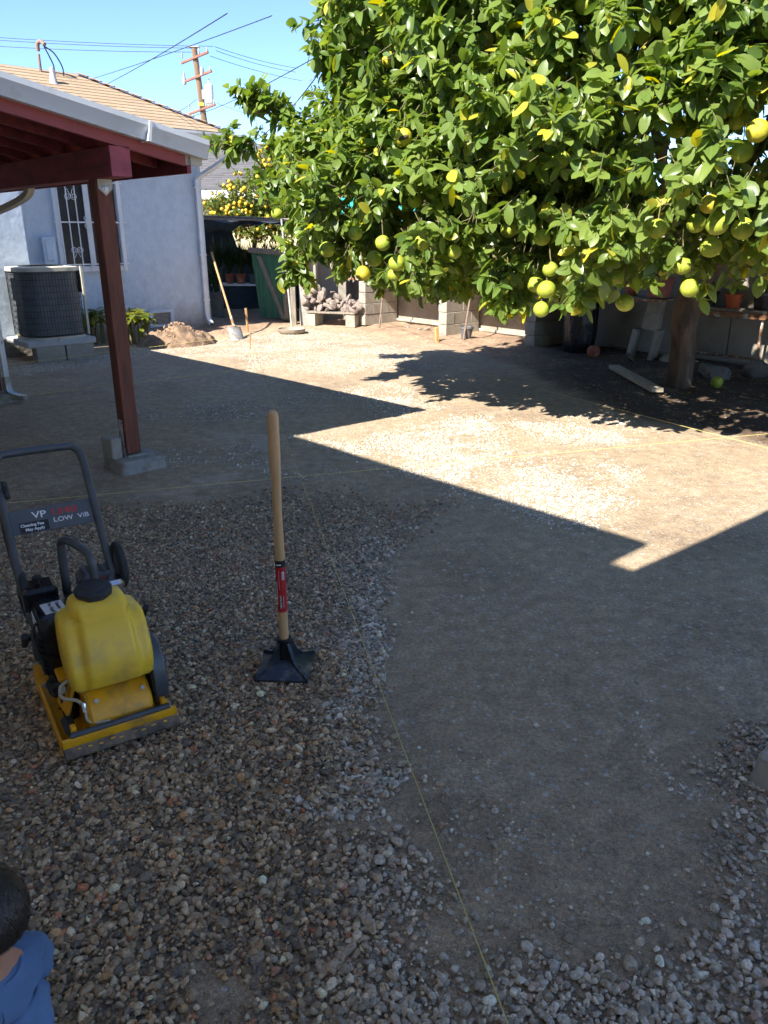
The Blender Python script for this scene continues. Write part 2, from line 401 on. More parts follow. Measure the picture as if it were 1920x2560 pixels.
PALES = [[(-0.12, 6.35), (0.04, 6.84), (0.29, 6.67), (0.74, 7.02), (0.99, 7.3), (1.27, 6.84), (0.91, 6.35), (0.95, 6.06), (1.2, 5.99), (1.53, 5.79), (1.78, 5.67), (1.58, 5.32), (1.3, 5.11), (1.07, 4.64), (0.89, 4.77), (0.64, 5.01), (0.4, 5.32), (0.11, 5.67), (-0.19, 5.99), (-0.52, 6.43), (-0.69, 6.59)],
         [(0.3, 7.02), (0.76, 7.3), (1.42, 7.21), (1.8, 6.93), (1.51, 6.59), (0.97, 6.84)], [(1.82, 7.4), (2.2, 7.3), (2.36, 6.84), (2.01, 6.21), (1.74, 6.51)],
         [(-2.09, 13.07), (-1.43, 14.35), (-0.54, 13.07), (0.07, 11.51), (-0.3, 10.09), (-0.76, 9.74), (-1.31, 10.46), (-1.63, 10.09), (-1.99, 11.51)],
         [(-0.36, 8.55), (0.0, 9.11), (0.35, 8.06), (0.48, 7.83), (0.14, 7.51), (-0.14, 8.06)], [(0.88, 5.11), (1.31, 5.32), (1.56, 4.91), (1.3, 4.47), (1.07, 4.64)],
         [(-3.2, 11.99), (-2.4, 13.07), (-1.63, 14.56), (-0.23, 13.36), (-0.53, 12.78), (-1.41, 12.5), (-2.08, 11.28), (-2.76, 11.28)], [(-0.96, 12.5), (-0.23, 13.07), (0.63, 10.46), (0.06, 10.09), (-0.47, 11.28)],
         [(-4.92, 10.27), (-4.24, 11.28), (-3.1, 12.78), (-2.18, 13.68), (-2.09, 13.07), (-2.95, 12.14), (-4.01, 10.65), (-4.66, 9.81)]]
WETS = [[(-2.1, 5.11), (-1.71, 5.32), (-1.24, 5.67), (-0.79, 5.43), (-1.2, 5.11), (-1.66, 4.91)], [(-1.81, 6.84), (-1.14, 6.84), (-0.76, 6.43), (-0.83, 5.79), (-1.3, 6.35)], [(-2.01, 4.47), (-1.6, 4.72), (-1.28, 4.64), (-1.61, 4.39)], [(-0.79, 2.65), (-0.67, 2.68), (-0.6, 2.52), (-0.71, 2.46)]]
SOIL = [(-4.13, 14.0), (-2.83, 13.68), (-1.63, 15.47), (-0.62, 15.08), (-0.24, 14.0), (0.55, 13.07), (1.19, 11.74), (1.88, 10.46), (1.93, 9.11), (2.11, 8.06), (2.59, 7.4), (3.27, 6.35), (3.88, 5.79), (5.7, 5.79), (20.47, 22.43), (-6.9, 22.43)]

def sst(a, b, x):
    t = np.clip((x - a) / (b - a), 0, 1); return t * t * (3 - 2 * t)
def warp(x, y, k=0.12, f=2.2):
    return x + (fbm(x * f, y * f, 4) - .5) * 2 * k, y + (fbm(x * f + 31, y * f + 9, 4) - .5) * 2 * k
def dense_mask(x, y):
    wx, wy = warp(x, y, 0.13, 3.0)
    d = sst(0.14, -0.16, sdf_poly(wx, wy, DENSE))
    for h in HOLES: d = d * (1 - 0.93 * sst(0.05, -0.06, sdf_poly(wx, wy, h)))
    d = d * (0.12 + 0.88 * sst(5.35, 3.9, y + (fbm(x * 2.3, y * 2.3, 3) - .5) * 1.3)) * (0.72 + 0.28 * sst(0.30, 0.46, fbm(x * 2.1 + 8, y * 2.1, 4)))
    d = d * (1 - .55 * sst(0.08, -0.10, sdf_poly(wx, wy, LEFTDIRT)))
    # sparse drifts of stones beside the dense bed
    d = np.maximum(d, 0.42 * sst(0.06, -0.08, sdf_poly(wx, wy, SPARSE_R)))
    d = np.maximum(d, 0.035 * sst(0.05, -0.08, sdf_poly(wx, wy, SPARSE_M)))
    return d
def mid_mask(x, y):
    wx, wy = warp(x, y, 0.25, 1.6)
    m = 0
    for p in MIDS: m = np.maximum(m, sst(0.12, -0.2, sdf_poly(wx, wy, p)))
    return m * sst(0.36, 0.55, fbm(x * 5 + 3, y * 5, 3))
def pale_mask(x, y):
    wx, wy = warp(x, y, 0.22, 1.8)
    m = 0
    for p in PALES: m = np.maximum(m, sst(0.26, -0.14, sdf_poly(wx, wy, p)))
    return m * (0.10 + 0.90 * sst(0.36, 0.51, fbm(x * 2.6 + 3, y * 2.6, 5))) * (1 - .9 * sst(0.0, -0.3, sdf_poly(wx, wy, SOIL)))
def wet_mask(x, y):
    wx, wy = warp(x, y, 0.25, 1.6)
    m = 0
    for p in WETS: m = np.maximum(m, sst(0.10, -0.15, sdf_poly(wx, wy, p)))
    return m * sst(0.34, 0.55, fbm(x * 4 + 7, y * 3, 3))
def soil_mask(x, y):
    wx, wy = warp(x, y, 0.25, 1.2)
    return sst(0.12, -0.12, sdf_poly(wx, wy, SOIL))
def gz(x, y):
    x = np.asarray(x, float); y = np.asarray(y, float)
    near = sst(26, 16, np.hypot(x, y - 6))
    z = (fbm(x * 0.7, y * 0.7, 3) - .5) * 0.030 + (fbm(x * 3, y * 3, 3) - .5) * 0.012
    s = sst(0.05, -0.45, sdf_poly(x + (fbm(x * 1.5, y * 1.5, 3) - .5) * .4, y, SOIL))
    z = z + s * (0.055 + (fbm(x * 2.2 + 4, y * 2.2, 4) - .5) * 0.09)
    return z * near
def gz1(x, y): return float(gz(np.array([x]), np.array([y]))[0])

def coords_axis(fine_lo, fine_hi, steps, far):
    a = list(steps)
    k = 0.3
    hi = fine_hi
    while hi < far: hi += k; k *= 1.45; a.append(hi)
    lo = fine_lo; k = 0.3
    while lo > -far: lo -= k; k *= 1.45; a.insert(0, lo)
    return np.array(a)
ystep = [0.2]
while ystep[-1] < 18: ystep.append(ystep[-1] + 0.022 + 0.006 * max(0, ystep[-1] - 2))
gx = coords_axis(-7, 7, np.arange(-7, 7.001, 0.045), 900)
gy = coords_axis(ystep[0], ystep[-1], ystep, 900)
XX, YY = np.meshgrid(gx, gy)
fx, fy = XX.ravel(), YY.ravel()
inn = (np.abs(fx) < 12) & (fy > -3) & (fy < 24)
def on_inner(fn):
    o = np.zeros(fx.shape); o[inn] = fn(fx[inn], fy[inn]); return o
a_dense, a_mid, a_pale = on_inner(dense_mask), on_inner(mid_mask), on_inner(pale_mask)
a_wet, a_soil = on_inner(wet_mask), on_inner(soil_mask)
zz = on_inner(gz)
nx, ny = len(gx), len(gy)
i0 = (np.arange(ny - 1)[:, None] * nx + np.arange(nx - 1)[None, :]).ravel()
quads = np.stack([i0, i0 + 1, i0 + nx + 1, i0 + nx], 1)
me = bpy.data.meshes.new('ground')
me.vertices.add(nx * ny); me.vertices.foreach_set('co', np.stack([fx, fy, zz], 1).ravel())
me.loops.add(quads.size); me.loops.foreach_set('vertex_index', quads.ravel())
me.polygons.add(len(quads)); me.polygons.foreach_set('loop_start', np.arange(len(quads)) * 4)
me.polygons.foreach_set('use_smooth', np.ones(len(quads), bool))
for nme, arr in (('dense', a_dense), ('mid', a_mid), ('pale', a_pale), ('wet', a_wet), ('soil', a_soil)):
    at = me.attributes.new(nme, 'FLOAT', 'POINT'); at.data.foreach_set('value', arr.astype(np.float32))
me.update(); me.validate()

gm = bpy.data.materials.new('yard_dirt'); gm.use_nodes = True
n, l = gm.node_tree.nodes, gm.node_tree.links
bs = n['Principled BSDF']
tc = n.new('ShaderNodeTexCoord')
def attr(nm):
    a = n.new('ShaderNodeAttribute'); a.attribute_name = nm; return a.outputs['Fac']
def noise(scale, detail=6, rough=0.6, vec=None):
    a = n.new('ShaderNodeTexNoise'); a.inputs['Scale'].default_value = scale; a.inputs['Detail'].default_value = detail; a.inputs['Roughness'].default_value = rough
    l.new(vec or tc.outputs['Object'], a.inputs['Vector']); return a.outputs[0]
def rng_(s, a, b, c=0.0, d=1.0):
    r_ = n.new('ShaderNodeMapRange'); r_.inputs['From Min'].default_value = a; r_.inputs['From Max'].default_value = b
    r_.inputs['To Min'].default_value = c; r_.inputs['To Max'].default_value = d; l.new(s, r_.inputs['Value']); return r_.outputs[0]
def mixc(f, a, b, mode='MIX'):
    x = n.new('ShaderNodeMix'); x.data_type = 'RGBA'; x.blend_type = mode
    if isinstance(f, float): x.inputs['Factor'].default_value = f
    else: l.new(f, x.inputs['Factor'])
    for k, s in (('A', a), ('B', b)):
        if isinstance(s, tuple): x.inputs[k].default_value = (*s, 1)
        else: l.new(s, x.inputs[k])
    return x.outputs['Result']
def math_(op, a, b=None, clamp=False):
    x = n.new('ShaderNodeMath'); x.operation = op; x.use_clamp = clamp
    for i, s in enumerate((a, b)):
        if s is None: continue
        if isinstance(s, (int, float)): x.inputs[i].default_value = s
        else: l.new(s, x.inputs[i])
    return x.outputs[0]
xyz = n.new('ShaderNodeSeparateXYZ'); l.new(tc.outputs['Object'], xyz.inputs[0])
dirt = mixc(rng_(noise(1.6, 5, 0.6), 0.35, 0.65), (0.47, 0.352, 0.228), (0.385, 0.288, 0.186))
dirt = mixc(rng_(noise(9, 5, 0.7), 0.45, 0.72), dirt, (0.50, 0.39, 0.262))
dirt = mixc(rng_(noise(0.75, 4, 0.55), 0.50, 0.66, 0.0, 0.85), dirt, (0.27, 0.195, 0.126))
dirt = mixc(rng_(noise(2.7, 4, 0.6), 0.54, 0.70, 0.0, 0.75), dirt, (0.55, 0.45, 0.325))
dirt = mixc(rng_(noise(26, 4, 0.72), 0.46, 0.66, 0.0, 0.75), dirt, (0.35, 0.258, 0.165))
dirt = mixc(rng_(noise(110, 2, 0.7), 0.42, 0.68, 0.0, 0.75), dirt, (0.30, 0.22, 0.142))
# crumbs of grit all over
vg = n.new('ShaderNodeTexVoronoi'); vg.inputs['Scale'].default_value = 150; l.new(tc.outputs['Object'], vg.inputs['Vector'])
grit = math_('MULTIPLY', rng_(vg.outputs['Distance'], 0.48, 0.26), rng_(noise(6, 3), 0.36, 0.58))
sepg = n.new('ShaderNodeSeparateColor'); l.new(vg.outputs['Color'], sepg.inputs[0])
grit = math_('MULTIPLY', grit, rng_(sepg.outputs[0], 0.35, 0.6))
gcol = mixc(sepg.outputs[1], (0.20, 0.155, 0.115), (0.56, 0.48, 0.385))
dirt = mixc(math_('MULTIPLY', grit, 0.8), dirt, gcol)
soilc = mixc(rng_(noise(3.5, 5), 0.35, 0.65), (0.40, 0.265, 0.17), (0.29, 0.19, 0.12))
dark_soil = math_('MULTIPLY', rng_(noise(0.9, 4), 0.22, 0.50), rng_(math_('ADD', xyz.outputs[0], math_('MULTIPLY', xyz.outputs[1], -0.15)), -0.2, 0.9))  # noisy patches of darker soil colour, growing towards the right
soilc = mixc(dark_soil, soilc, (0.085, 0.054, 0.034))
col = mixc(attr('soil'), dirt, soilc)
# fine stones lying in the surface
vo = n.new('ShaderNodeTexVoronoi'); vo.inputs['Scale'].default_value = 42; vo.inputs['Randomness'].default_value = 1.0
l.new(tc.outputs['Object'], vo.inputs['Vector'])
sep = n.new('ShaderNodeSeparateColor'); l.new(vo.outputs['Color'], sep.inputs[0])
stone = mixc(sep.outputs[0], (0.20, 0.175, 0.15), (0.52, 0.47, 0.40))
stone = mixc(rng_(sep.outputs[1], 0.9, 0.92), stone, (0.30, 0.15, 0.10))
edge = rng_(vo.outputs['Distance'], 0.52, 0.30)
cover_p = rng_(math_('ADD', math_('MULTIPLY', attr('pale'), 1.25), math_('MULTIPLY', sep.outputs[2], -1.0)), -0.15, 0.05)
cover_m = rng_(math_('ADD', math_('MULTIPLY', attr('mid'), 1.0), math_('MULTIPLY', sep.outputs[2], -1.0)), -0.10, 0.05)
cover_d = rng_(math_('ADD', math_('MULTIPLY', attr('dense'), 0.9), math_('MULTIPLY', sep.outputs[2], -1.0)), -0.10, 0.05)
grey = mixc(sep.outputs[0], (0.10, 0.09, 0.078), (0.24, 0.215, 0.185))
col = mixc(math_('MULTIPLY', edge, cover_d), col, grey)
col = mixc(math_('MULTIPLY', edge, cover_m), col, mixc(0.45, grey, stone))
col = mixc(math_('MULTIPLY', edge, cover_p), col, mixc(0.75, stone, (0.66, 0.61, 0.52)))
damp = math_('MAXIMUM', attr('wet'), math_('MULTIPLY', attr('dense'), 0.35))
col = mixc(math_('MULTIPLY', attr('dense'), 0.30), col, (0.15, 0.118, 0.088))
vh = n.new('ShaderNodeHueSaturation'); l.new(col, vh.inputs['Color'])
l.new(math_('MULTIPLY', math_('MULTIPLY', rng_(noise(13, 3, 0.65), 0.32, 0.68, 0.78, 1.20), rng_(noise(62, 3, 0.7), 0.32, 0.68, 0.72, 1.26)), rng_(noise(210, 1, 0.5), 0.3, 0.7, 0.78, 1.22)), vh.inputs['Value'])
l.new(vh.outputs[0], bs.inputs['Base Color'])
l.new(rng_(attr('wet'), 0, 1, 0.93, 0.50), bs.inputs['Roughness'])
bs.inputs['Specular IOR Level'].default_value = 0.5
cov = math_('MAXIMUM', math_('MAXIMUM', cover_p, cover_m), math_('MULTIPLY', cover_d, 0.7))
h = math_('ADD', math_('MULTIPLY', math_('MULTIPLY', edge, cov), 0.010), math_('MULTIPLY', noise(70, 4, 0.75), 0.013))
h = math_('ADD', h, math_('MULTIPLY', math_('MULTIPLY', noise(18, 3, 0.65), rng_(attr('soil'), 0, 1, 0.5, 3.0)), 0.012))
h = math_('ADD', h, math_('MULTIPLY', grit, 0.006))
bp = n.new('ShaderNodeBump'); bp.inputs['Strength'].default_value = 0.8; bp.inputs['Distance'].default_value = 1.0
l.new(h, bp.inputs['Height']); l.new(bp.outputs[0], bs.inputs['Normal'])
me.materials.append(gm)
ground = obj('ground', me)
ground['kind'] = 'structure'; ground['label'] = 'bare compacted dirt yard with drifts of gravel'

# ------------------------------------------------------------------ loose gravel: real stones
gsm = bpy.data.materials.new('gravel_stone'); gsm.use_nodes = True
n, l = gsm.node_tree.nodes, gsm.node_tree.links
bs = n['Principled BSDF']; tc = n.new('ShaderNodeTexCoord')
ca = n.new('ShaderNodeAttribute'); ca.attribute_name = 'stone_col'
hv = n.new('ShaderNodeHueSaturation'); l.new(ca.outputs['Color'], hv.inputs['Color'])
l.new(rng_(noise(120, 2, 0.7), 0.3, 0.7, 0.72, 1.28), hv.inputs['Value'])
l.new(hv.outputs[0], bs.inputs['Base Color']); bs.inputs['Roughness'].default_value = 0.72; bs.inputs['Specular IOR Level'].default_value = 0.35

def ico(sub):
    b = bmesh.new(); bmesh.ops.create_icosphere(b, subdivisions=sub, radius=1.0)
    v = np.array([x.co[:] for x in b.verts]); f = np.array([[q.index for q in x.verts] for x in b.faces]); b.free(); return v, f
def stone_shapes(sub, k, seed):
    r_ = np.random.default_rng(seed); v, f = ico(sub); outs = []
    for i in range(k):
        w = v.copy()
        for _ in range(9):                      # cut flat facets
            d = r_.normal(size=3); d /= np.linalg.norm(d); c = r_.uniform(0.55, 0.88)
            s_ = w @ d; w = w - np.outer(np.maximum(s_ - c, 0), d)
        w *= np.array([1.0, r_.uniform(0.62, 0.95), r_.uniform(0.45, 0.75)])
        w *= 1 + 0.05 * r_.normal(size=(len(w), 1))
        outs.append(w)
    return outs, f
def rot_mats(k, r_, tilt=0.6):
    a = r_.uniform(0, 2 * np.pi, k); b = r_.normal(0, tilt, k); c = r_.normal(0, tilt, k)
    ca_, sa = np.cos(a), np.sin(a); cb, sb = np.cos(b), np.sin(b); cc, s_c = np.cos(c), np.sin(c)
    Rz = np.zeros((k, 3, 3)); Rz[:, 0, 0] = ca_; Rz[:, 0, 1] = -sa; Rz[:, 1, 0] = sa; Rz[:, 1, 1] = ca_; Rz[:, 2, 2] = 1
    Rx = np.zeros((k, 3, 3)); Rx[:, 0, 0] = 1; Rx[:, 1, 1] = cb; Rx[:, 1, 2] = -sb; Rx[:, 2, 1] = sb; Rx[:, 2, 2] = cb
    Ry = np.zeros((k, 3, 3)); Ry[:, 1, 1] = 1; Ry[:, 0, 0] = cc; Ry[:, 0, 2] = s_c; Ry[:, 2, 0] = -s_c; Ry[:, 2, 2] = cc
    return Rz @ Rx @ Ry
def mesh_np(name, verts, faces, m=None, smooth=False, attrs=()):
    me = bpy.data.meshes.new(name)
    k = faces.shape[1]
    me.vertices.add(len(verts)); me.vertices.foreach_set('co', np.ascontiguousarray(verts, dtype=np.float32).ravel())
    me.loops.add(faces.size); me.loops.foreach_set('vertex_index', np.ascontiguousarray(faces, dtype=np.int32).ravel())
    me.polygons.add(len(faces)); me.polygons.foreach_set('loop_start', np.arange(len(faces), dtype=np.int32) * k)
    me.polygons.foreach_set('use_smooth', np.full(len(faces), smooth))
    for nm, tp, arr in attrs:
        at = me.attributes.new(nm, tp, 'POINT')
        at.data.foreach_set('color' if 'COLOR' in tp else 'value', np.ascontiguousarray(arr, dtype=np.float32).ravel())
    me.update()
    if m is not None: me.materials.append(M[m] if isinstance(m, str) else m)
    return me
PAL = np.array([(0.27, 0.205, 0.138), (0.34, 0.26, 0.175), (0.19, 0.152, 0.112), (0.44, 0.345, 0.235), (0.12, 0.102, 0.085), (0.32, 0.21, 0.115), (0.36, 0.15, 0.08), (0.52, 0.44, 0.33), (0.30, 0.255, 0.18)])
PALP = np.array([.22, .20, .18, .12, .10, .07, .025, .04, .045])
def stone_cols(k, r_, light=1.0, pale=None):
    c = PAL[r_.choice(len(PAL), k, p=PALP / PALP.sum())] * light * np.array([1.32, 1.21, 1.06])
    if pale is not None:
        pc = np.array([(0.58, 0.53, 0.44), (0.47, 0.42, 0.345), (0.67, 0.62, 0.525), (0.40, 0.35, 0.28)])[r_.integers(0, 4, k)]
        c = c * (1 - pale[:, None]) + pc * pale[:, None]
    c = c * r_.lognormal(0, 0.20, (k, 1))
    return np.clip(c, 0.02, 0.74)
def make_stones(x, y, size, sub, r_, cols, embed=0.30, tilt=0.5, lift=0.012):
    shapes, f = stone_shapes(sub, 14, 5 + sub)
    k = len(x); pick = r_.integers(0, 14, k); S = np.array(shapes)[pick]
    S = np.einsum('kij,kvj->kvi', rot_mats(k, r_, tilt), S) * size[:, None, None]
    z = gz(x, y) + size * (0.42 - embed) + r_.uniform(0, 1, k) * lift
    S = S + np.stack([x, y, z], 1)[:, None, :]
    nv = S.shape[1]
    F = (f[None] + (np.arange(k) * nv)[:, None, None]).reshape(-1, 3)
    return S.reshape(-1, 3), F, np.repeat(np.concatenate([cols, np.ones((k, 1))], 1), nv, 0)
def scatter(n_try, lo, hi, maskfn, r_):
    x = r_.uniform(lo[0], hi[0], n_try); y = r_.uniform(lo[1], hi[1], n_try)
    m_ = maskfn(x, y); k = r_.uniform(0, 1, n_try) < m_
    return x[k], y[k]
r1 = np.random.default_rng(21)
VS, FS, CS = [], [], []
def put(args):
    v, f, c = args
    o = sum(len(a) for a in VS); VS.append(v); FS.append(f + o); CS.append(c)
inview = lambda x, y, e=0.25: (np.abs(x) < 0.62 * (y * 0.94 + 0.58) + e)
# near bed, detailed stones
x, y = scatter(78000, (-2.0, 0.95), (1.6, 2.9), lambda a, b: dense_mask(a, b) * inview(a, b) * 0.95, r1)
big = r1.uniform(0, 1, len(x)) < .27
sz = np.where(big, np.clip(r1.lognormal(math.log(0.0124), .26, len(x)), .008, .022), np.clip(r1.lognormal(math.log(0.0070), .36, len(x)), .0025, .012))
edge_pale = np.clip(sst(-0.2, 0.35, x) * 0.75 + r1.normal(0, .10, len(x)) + 0.30 * sst(-0.25, -0.02, x), 0, 0.8)
cl_ = stone_cols(len(x), r1, 0.95, edge_pale * .8)
put(make_stones(x[big], y[big], sz[big], 2, r1, cl_[big], embed=.34, lift=0.009))
put(make_stones(x[~big], y[~big], sz[~big], 1, r1, cl_[~big], embed=.36, lift=0.009))
# further bed, coarser stones; open-sky light put in as a cooler tint
x, y = scatter(95000, (-3.3, 2.9), (0.8, 5.4), lambda a, b: dense_mask(a, b) * inview(a, b), r1)
sz = np.clip(np.where(r1.uniform(0, 1, len(x)) < .6, r1.lognormal(math.log(0.0072), .35, len(x)), r1.lognormal(math.log(0.0108), .26, len(x))), 0.0035, 0.019)
put(make_stones(x, y, sz, 1, r1, stone_cols(len(x), r1, 0.95, np.clip(0.42 * sst(-0.45, 0.05, x) * sst(4.9, 3.6, y) + r1.normal(0.02, .08, len(x)), 0, .7)) * np.array([.95, .98, 1.04]), embed=0.42, lift=0.007))
# pale stones drifting out of the bed on the right, along the string
x, y = scatter(12000, (-0.45, 1.9), (0.25, 3.4), lambda a, b: 0.85 * sst(0.12, -0.02, np.abs(sdf_poly(*warp(a, b, .1, 4), DENSE)) - 0.03) * sst(.38, .55, fbm(a * 4, b * 4, 3)), r1)
sz = np.clip(r1.lognormal(math.log(0.0085), 0.36, len(x)), 0.004, 0.018)
put(make_stones(x, y, sz, 2, r1, stone_cols(len(x), r1, 1.0, np.full(len(x), 0.75)), lift=0.004))
# strays pressed into the dirt
x, y = scatter(16000, (-1.4, 1.0), (3.0, 5.6), lambda a, b: 0.30 * inview(a, b) * (1 - dense_mask(a, b)) * sst(.44, .66, fbm(a * 2.6 + 4, b * 2.6, 4)), r1)
sz = np.clip(r1.lognormal(math.log(0.0046), 0.55, len(x)), 0.002, 0.020)
put(make_stones(x, y, sz, 1, r1, stone_cols(len(x), r1, 1.1, np.full(len(x), 0.7)), embed=0.62, lift=0.0))
x, y = scatter(2600, (-0.1, 1.2), (1.4, 2.3), lambda a, b: 0.30 * np.maximum(sst(.05, -.1, sdf_poly(a, b, SPARSE_M)), sst(.05, -.1, sdf_poly(a, b, SPARSE_R))), r1)
sz = np.clip(r1.lognormal(math.log(0.0045), 0.5, len(x)), 0.002, 0.016)
put(make_stones(x, y, sz, 1, r1, stone_cols(len(x), r1, 1.1, np.full(len(x), 0.55)), embed=0.5, lift=0.0))
# pale fine gravel out in the sun and in the middle of the yard
x, y = scatter(85000, (-3.4, 4.2), (2.6, 9.2), lambda a, b: np.maximum(pale_mask(a, b), 0.5 * mid_mask(a, b)) * inview(a, b) * 0.8, r1)
sz = np.clip(r1.lognormal(math.log(0.0082), 0.32, len(x)), 0.004, 0.018)
put(make_stones(x, y, sz, 1, r1, stone_cols(len(x), r1, 1.0, np.full(len(x), 0.85)), embed=0.45, lift=0.003))
x, y = scatter(26000, (-5, 9.2), (1.2, 14.6), lambda a, b: pale_mask(a, b) * 0.6, r1)
sz = np.clip(r1.lognormal(math.log(0.0090), 0.3, len(x)), 0.004, 0.018)
put(make_stones(x, y, sz, 1, r1, stone_cols(len(x), r1, 1.0, np.full(len(x), 0.85)), embed=0.45, lift=0.003))
# thin curved windrows of pale chips left on the dirt
for arc, k_, w_ in (([(1.02, 2.58), (.95, 2.42), (.92, 2.27), (.93, 2.12), (.98, 2.04), (1.05, 1.99)], 260, .022), ([(-.02, 2.33), (.20, 2.20), (.43, 2.15)], 110, .04), ([(.15, 3.28), (.38, 3.45), (.62, 3.28)], 120, .05), ([(.37, 1.83), (.40, 1.86)], 60, .03)):
    arc = np.array(arc); t_ = r1.uniform(0, len(arc) - 1.001, k_); i_ = t_.astype(int); p_ = arc[i_] + (arc[i_ + 1] - arc[i_]) * (t_ - i_)[:, None] + r1.normal(0, w_, (k_, 2))
    put(make_stones(p_[:, 0], p_[:, 1], np.clip(r1.lognormal(math.log(.0042), .5, k_), .002, .012), 1, r1, stone_cols(k_, r1, 1.0, np.full(k_, .85)), embed=.5, lift=0.0))
gme = mesh_np('gravel', np.concatenate(VS), np.concatenate(FS), gsm, False, [('stone_col', 'FLOAT_COLOR', np.concatenate(CS))])
gravel = obj('gravel', gme)
tag(gravel, 'loose grey and brown gravel spread over the yard', 'gravel', kind='stuff')
print('gravel tris', len(gme.polygons))

# ================================================================== BUILDINGS
def shingle_mat(name, c1, c2, bw=0.3, rh=0.135, axis='xz'):
    m = bpy.data.materials.new(name); m.use_nodes = True
    n, l = m.node_tree.nodes, m.node_tree.links
    b = n['Principled BSDF']; b.inputs['Roughness'].default_value = 0.95; b.inputs['Specular IOR Level'].default_value = 0.2
    tc = n.new('ShaderNodeTexCoord'); sp = n.new('ShaderNodeSeparateXYZ'); l.new(tc.outputs['Object'], sp.inputs[0])
    cb = n.new('ShaderNodeCombineXYZ')
    l.new(sp.outputs[0 if axis == 'xz' else 1], cb.inputs[0])
    l.new(sp.outputs[2 if axis == 'xz' else 0], cb.inputs[1])
    br = n.new('ShaderNodeTexBrick'); l.new(cb.outputs[0], br.inputs['Vector'])
    br.inputs['Scale'].default_value = 1.0; br.inputs['Brick Width'].default_value = bw; br.inputs['Row Height'].default_value = rh
    br.inputs['Mortar Size'].default_value = 0.003
    br.inputs['Color1'].default_value = (*c1, 1); br.inputs['Color2'].default_value = (*c2, 1); br.inputs['Mortar'].default_value = (c2[0] * .6, c2[1] * .6, c2[2] * .6, 1)
    nz = n.new('ShaderNodeTexNoise'); nz.inputs['Scale'].default_value = 60; l.new(tc.outputs['Object'], nz.inputs['Vector'])
    hv = n.new('ShaderNodeHueSaturation'); mr = n.new('ShaderNodeMapRange'); mr.inputs['To Min'].default_value = 0.75; mr.inputs['To Max'].default_value = 1.25
    l.new(nz.outputs[0], mr.inputs['Value']); l.new(mr.outputs[0], hv.inputs['Value']); l.new(br.outputs[0], hv.inputs['Color']); l.new(hv.outputs[0], b.inputs['Base Color'])
    return m
M['shingle_tan'] = shingle_mat('shingle_tan', (0.37, 0.275, 0.185), (0.32, 0.235, 0.155), 0.3, 0.0604)
M['shingle_grey'] = shingle_mat('shingle_grey', (0.135, 0.13, 0.135), (0.10, 0.097, 0.10), 0.35, 0.07)
M['shingle_maroon'] = shingle_mat('shingle_maroon', (0.115, 0.04, 0.045), (0.085, 0.032, 0.036), 0.3, 0.135, 'yx')

def slope_courses(mb, e0, e1, r0, r1, n, t=0.010):
    """stepped shingle courses between eave line e0-e1 and ridge line r0-r1"""
    e0, e1, r0, r1 = map(Vector, (e0, e1, r0, r1))
    nrm = (e1 - e0).cross(r0 - e0)
    if nrm.length < 1e-6: nrm = (e1 - e0).cross(r1 - e0)
    nrm.normalize()
    if nrm.z < 0: nrm = -nrm
    for i in range(n):
        a, b = i / n, (i + 1) / n + 0.012
        b = min(b, 1.0)
        p = [e0.lerp(r0, a), e1.lerp(r1, a), e1.lerp(r1, b), e0.lerp(r0, b)]
        q = [p[0] + nrm * t * 1.6, p[1] + nrm * t * 1.6, p[2] + nrm * t * 0.5, p[3] + nrm * t * 0.5]
        mb.add([*p, *q], [(4, 5, 6, 7), (0, 1, 5, 4), (1, 2, 6, 5), (3, 0, 4, 7)])

# ---------------------------------------------------------------- small blue house at the back
HC = (-3.17, 14.46)
house = thing('stucco_house', 'low blue-grey stucco house with tan shingle roof beyond the red patio cover', 'house', (HC[0], HC[1], 0), TH)
WX0, WX1, WZ0, WZ1 = -2.60, -1.54, 1.13, 2.52      # window opening
w = MB()
D = 2.75
def panel(mb, x0, x1, z0, z1, y=0.0): mb.add([(x0, y, z0), (x1, y, z0), (x1, y, z1), (x0, y, z1)], [(0, 1, 2, 3)])
panel(w, -3.38, WX0, 0.12, 3.15); panel(w, WX1, 0, 0.12, 3.15); panel(w, WX0, WX1, 0.12, WZ0); panel(w, WX0, WX1, WZ1, 3.15)
w.add([(0, 0, 0.12), (0, D, 0.12), (0, D, 3.15), (0, 0, 3.15)], [(0, 1, 2, 3)])
w.add([(-3.38, -.85, 0.12), (-3.38, 0, 0.12), (-3.38, 0, 3.15), (-3.38, -.85, 3.15)], [(0, 1, 2, 3)])
w.add([(0, D, 0.12), (-8, D, 0.12), (-8, D, 3.15), (0, D, 3.15)], [(0, 1, 2, 3)])
r_ = 0.09
w.add([(WX0, 0, WZ0), (WX1, 0, WZ0), (WX1, 0, WZ1), (WX0, 0, WZ1), (WX0, r_, WZ0), (WX1, r_, WZ0), (WX1, r_, WZ1), (WX0, r_, WZ1)], [(0, 1, 5, 4), (1, 2, 6, 5), (2, 3, 7, 6), (3, 0, 4, 7)])
w.build('wall', 'stucco', house, smooth=0)
w = MB(); w.add([(-8, -.85, 0.25), (-3.38, -.85, 0.25), (-3.38, -.85, 2.9), (-8, -.85, 2.9)], [(0, 1, 2, 3)])
w.build('wall', 'stucco_pale', house, smooth=0)
w = MB(); w.box((-1.69, 1.36, 0.0), (3.42, 2.80, 0.26)); w.box((-5.70, 0.4, 0.05), (4.62, 2.52, 0.42))
w.build('foundation', 'foundation', house, smooth=0)
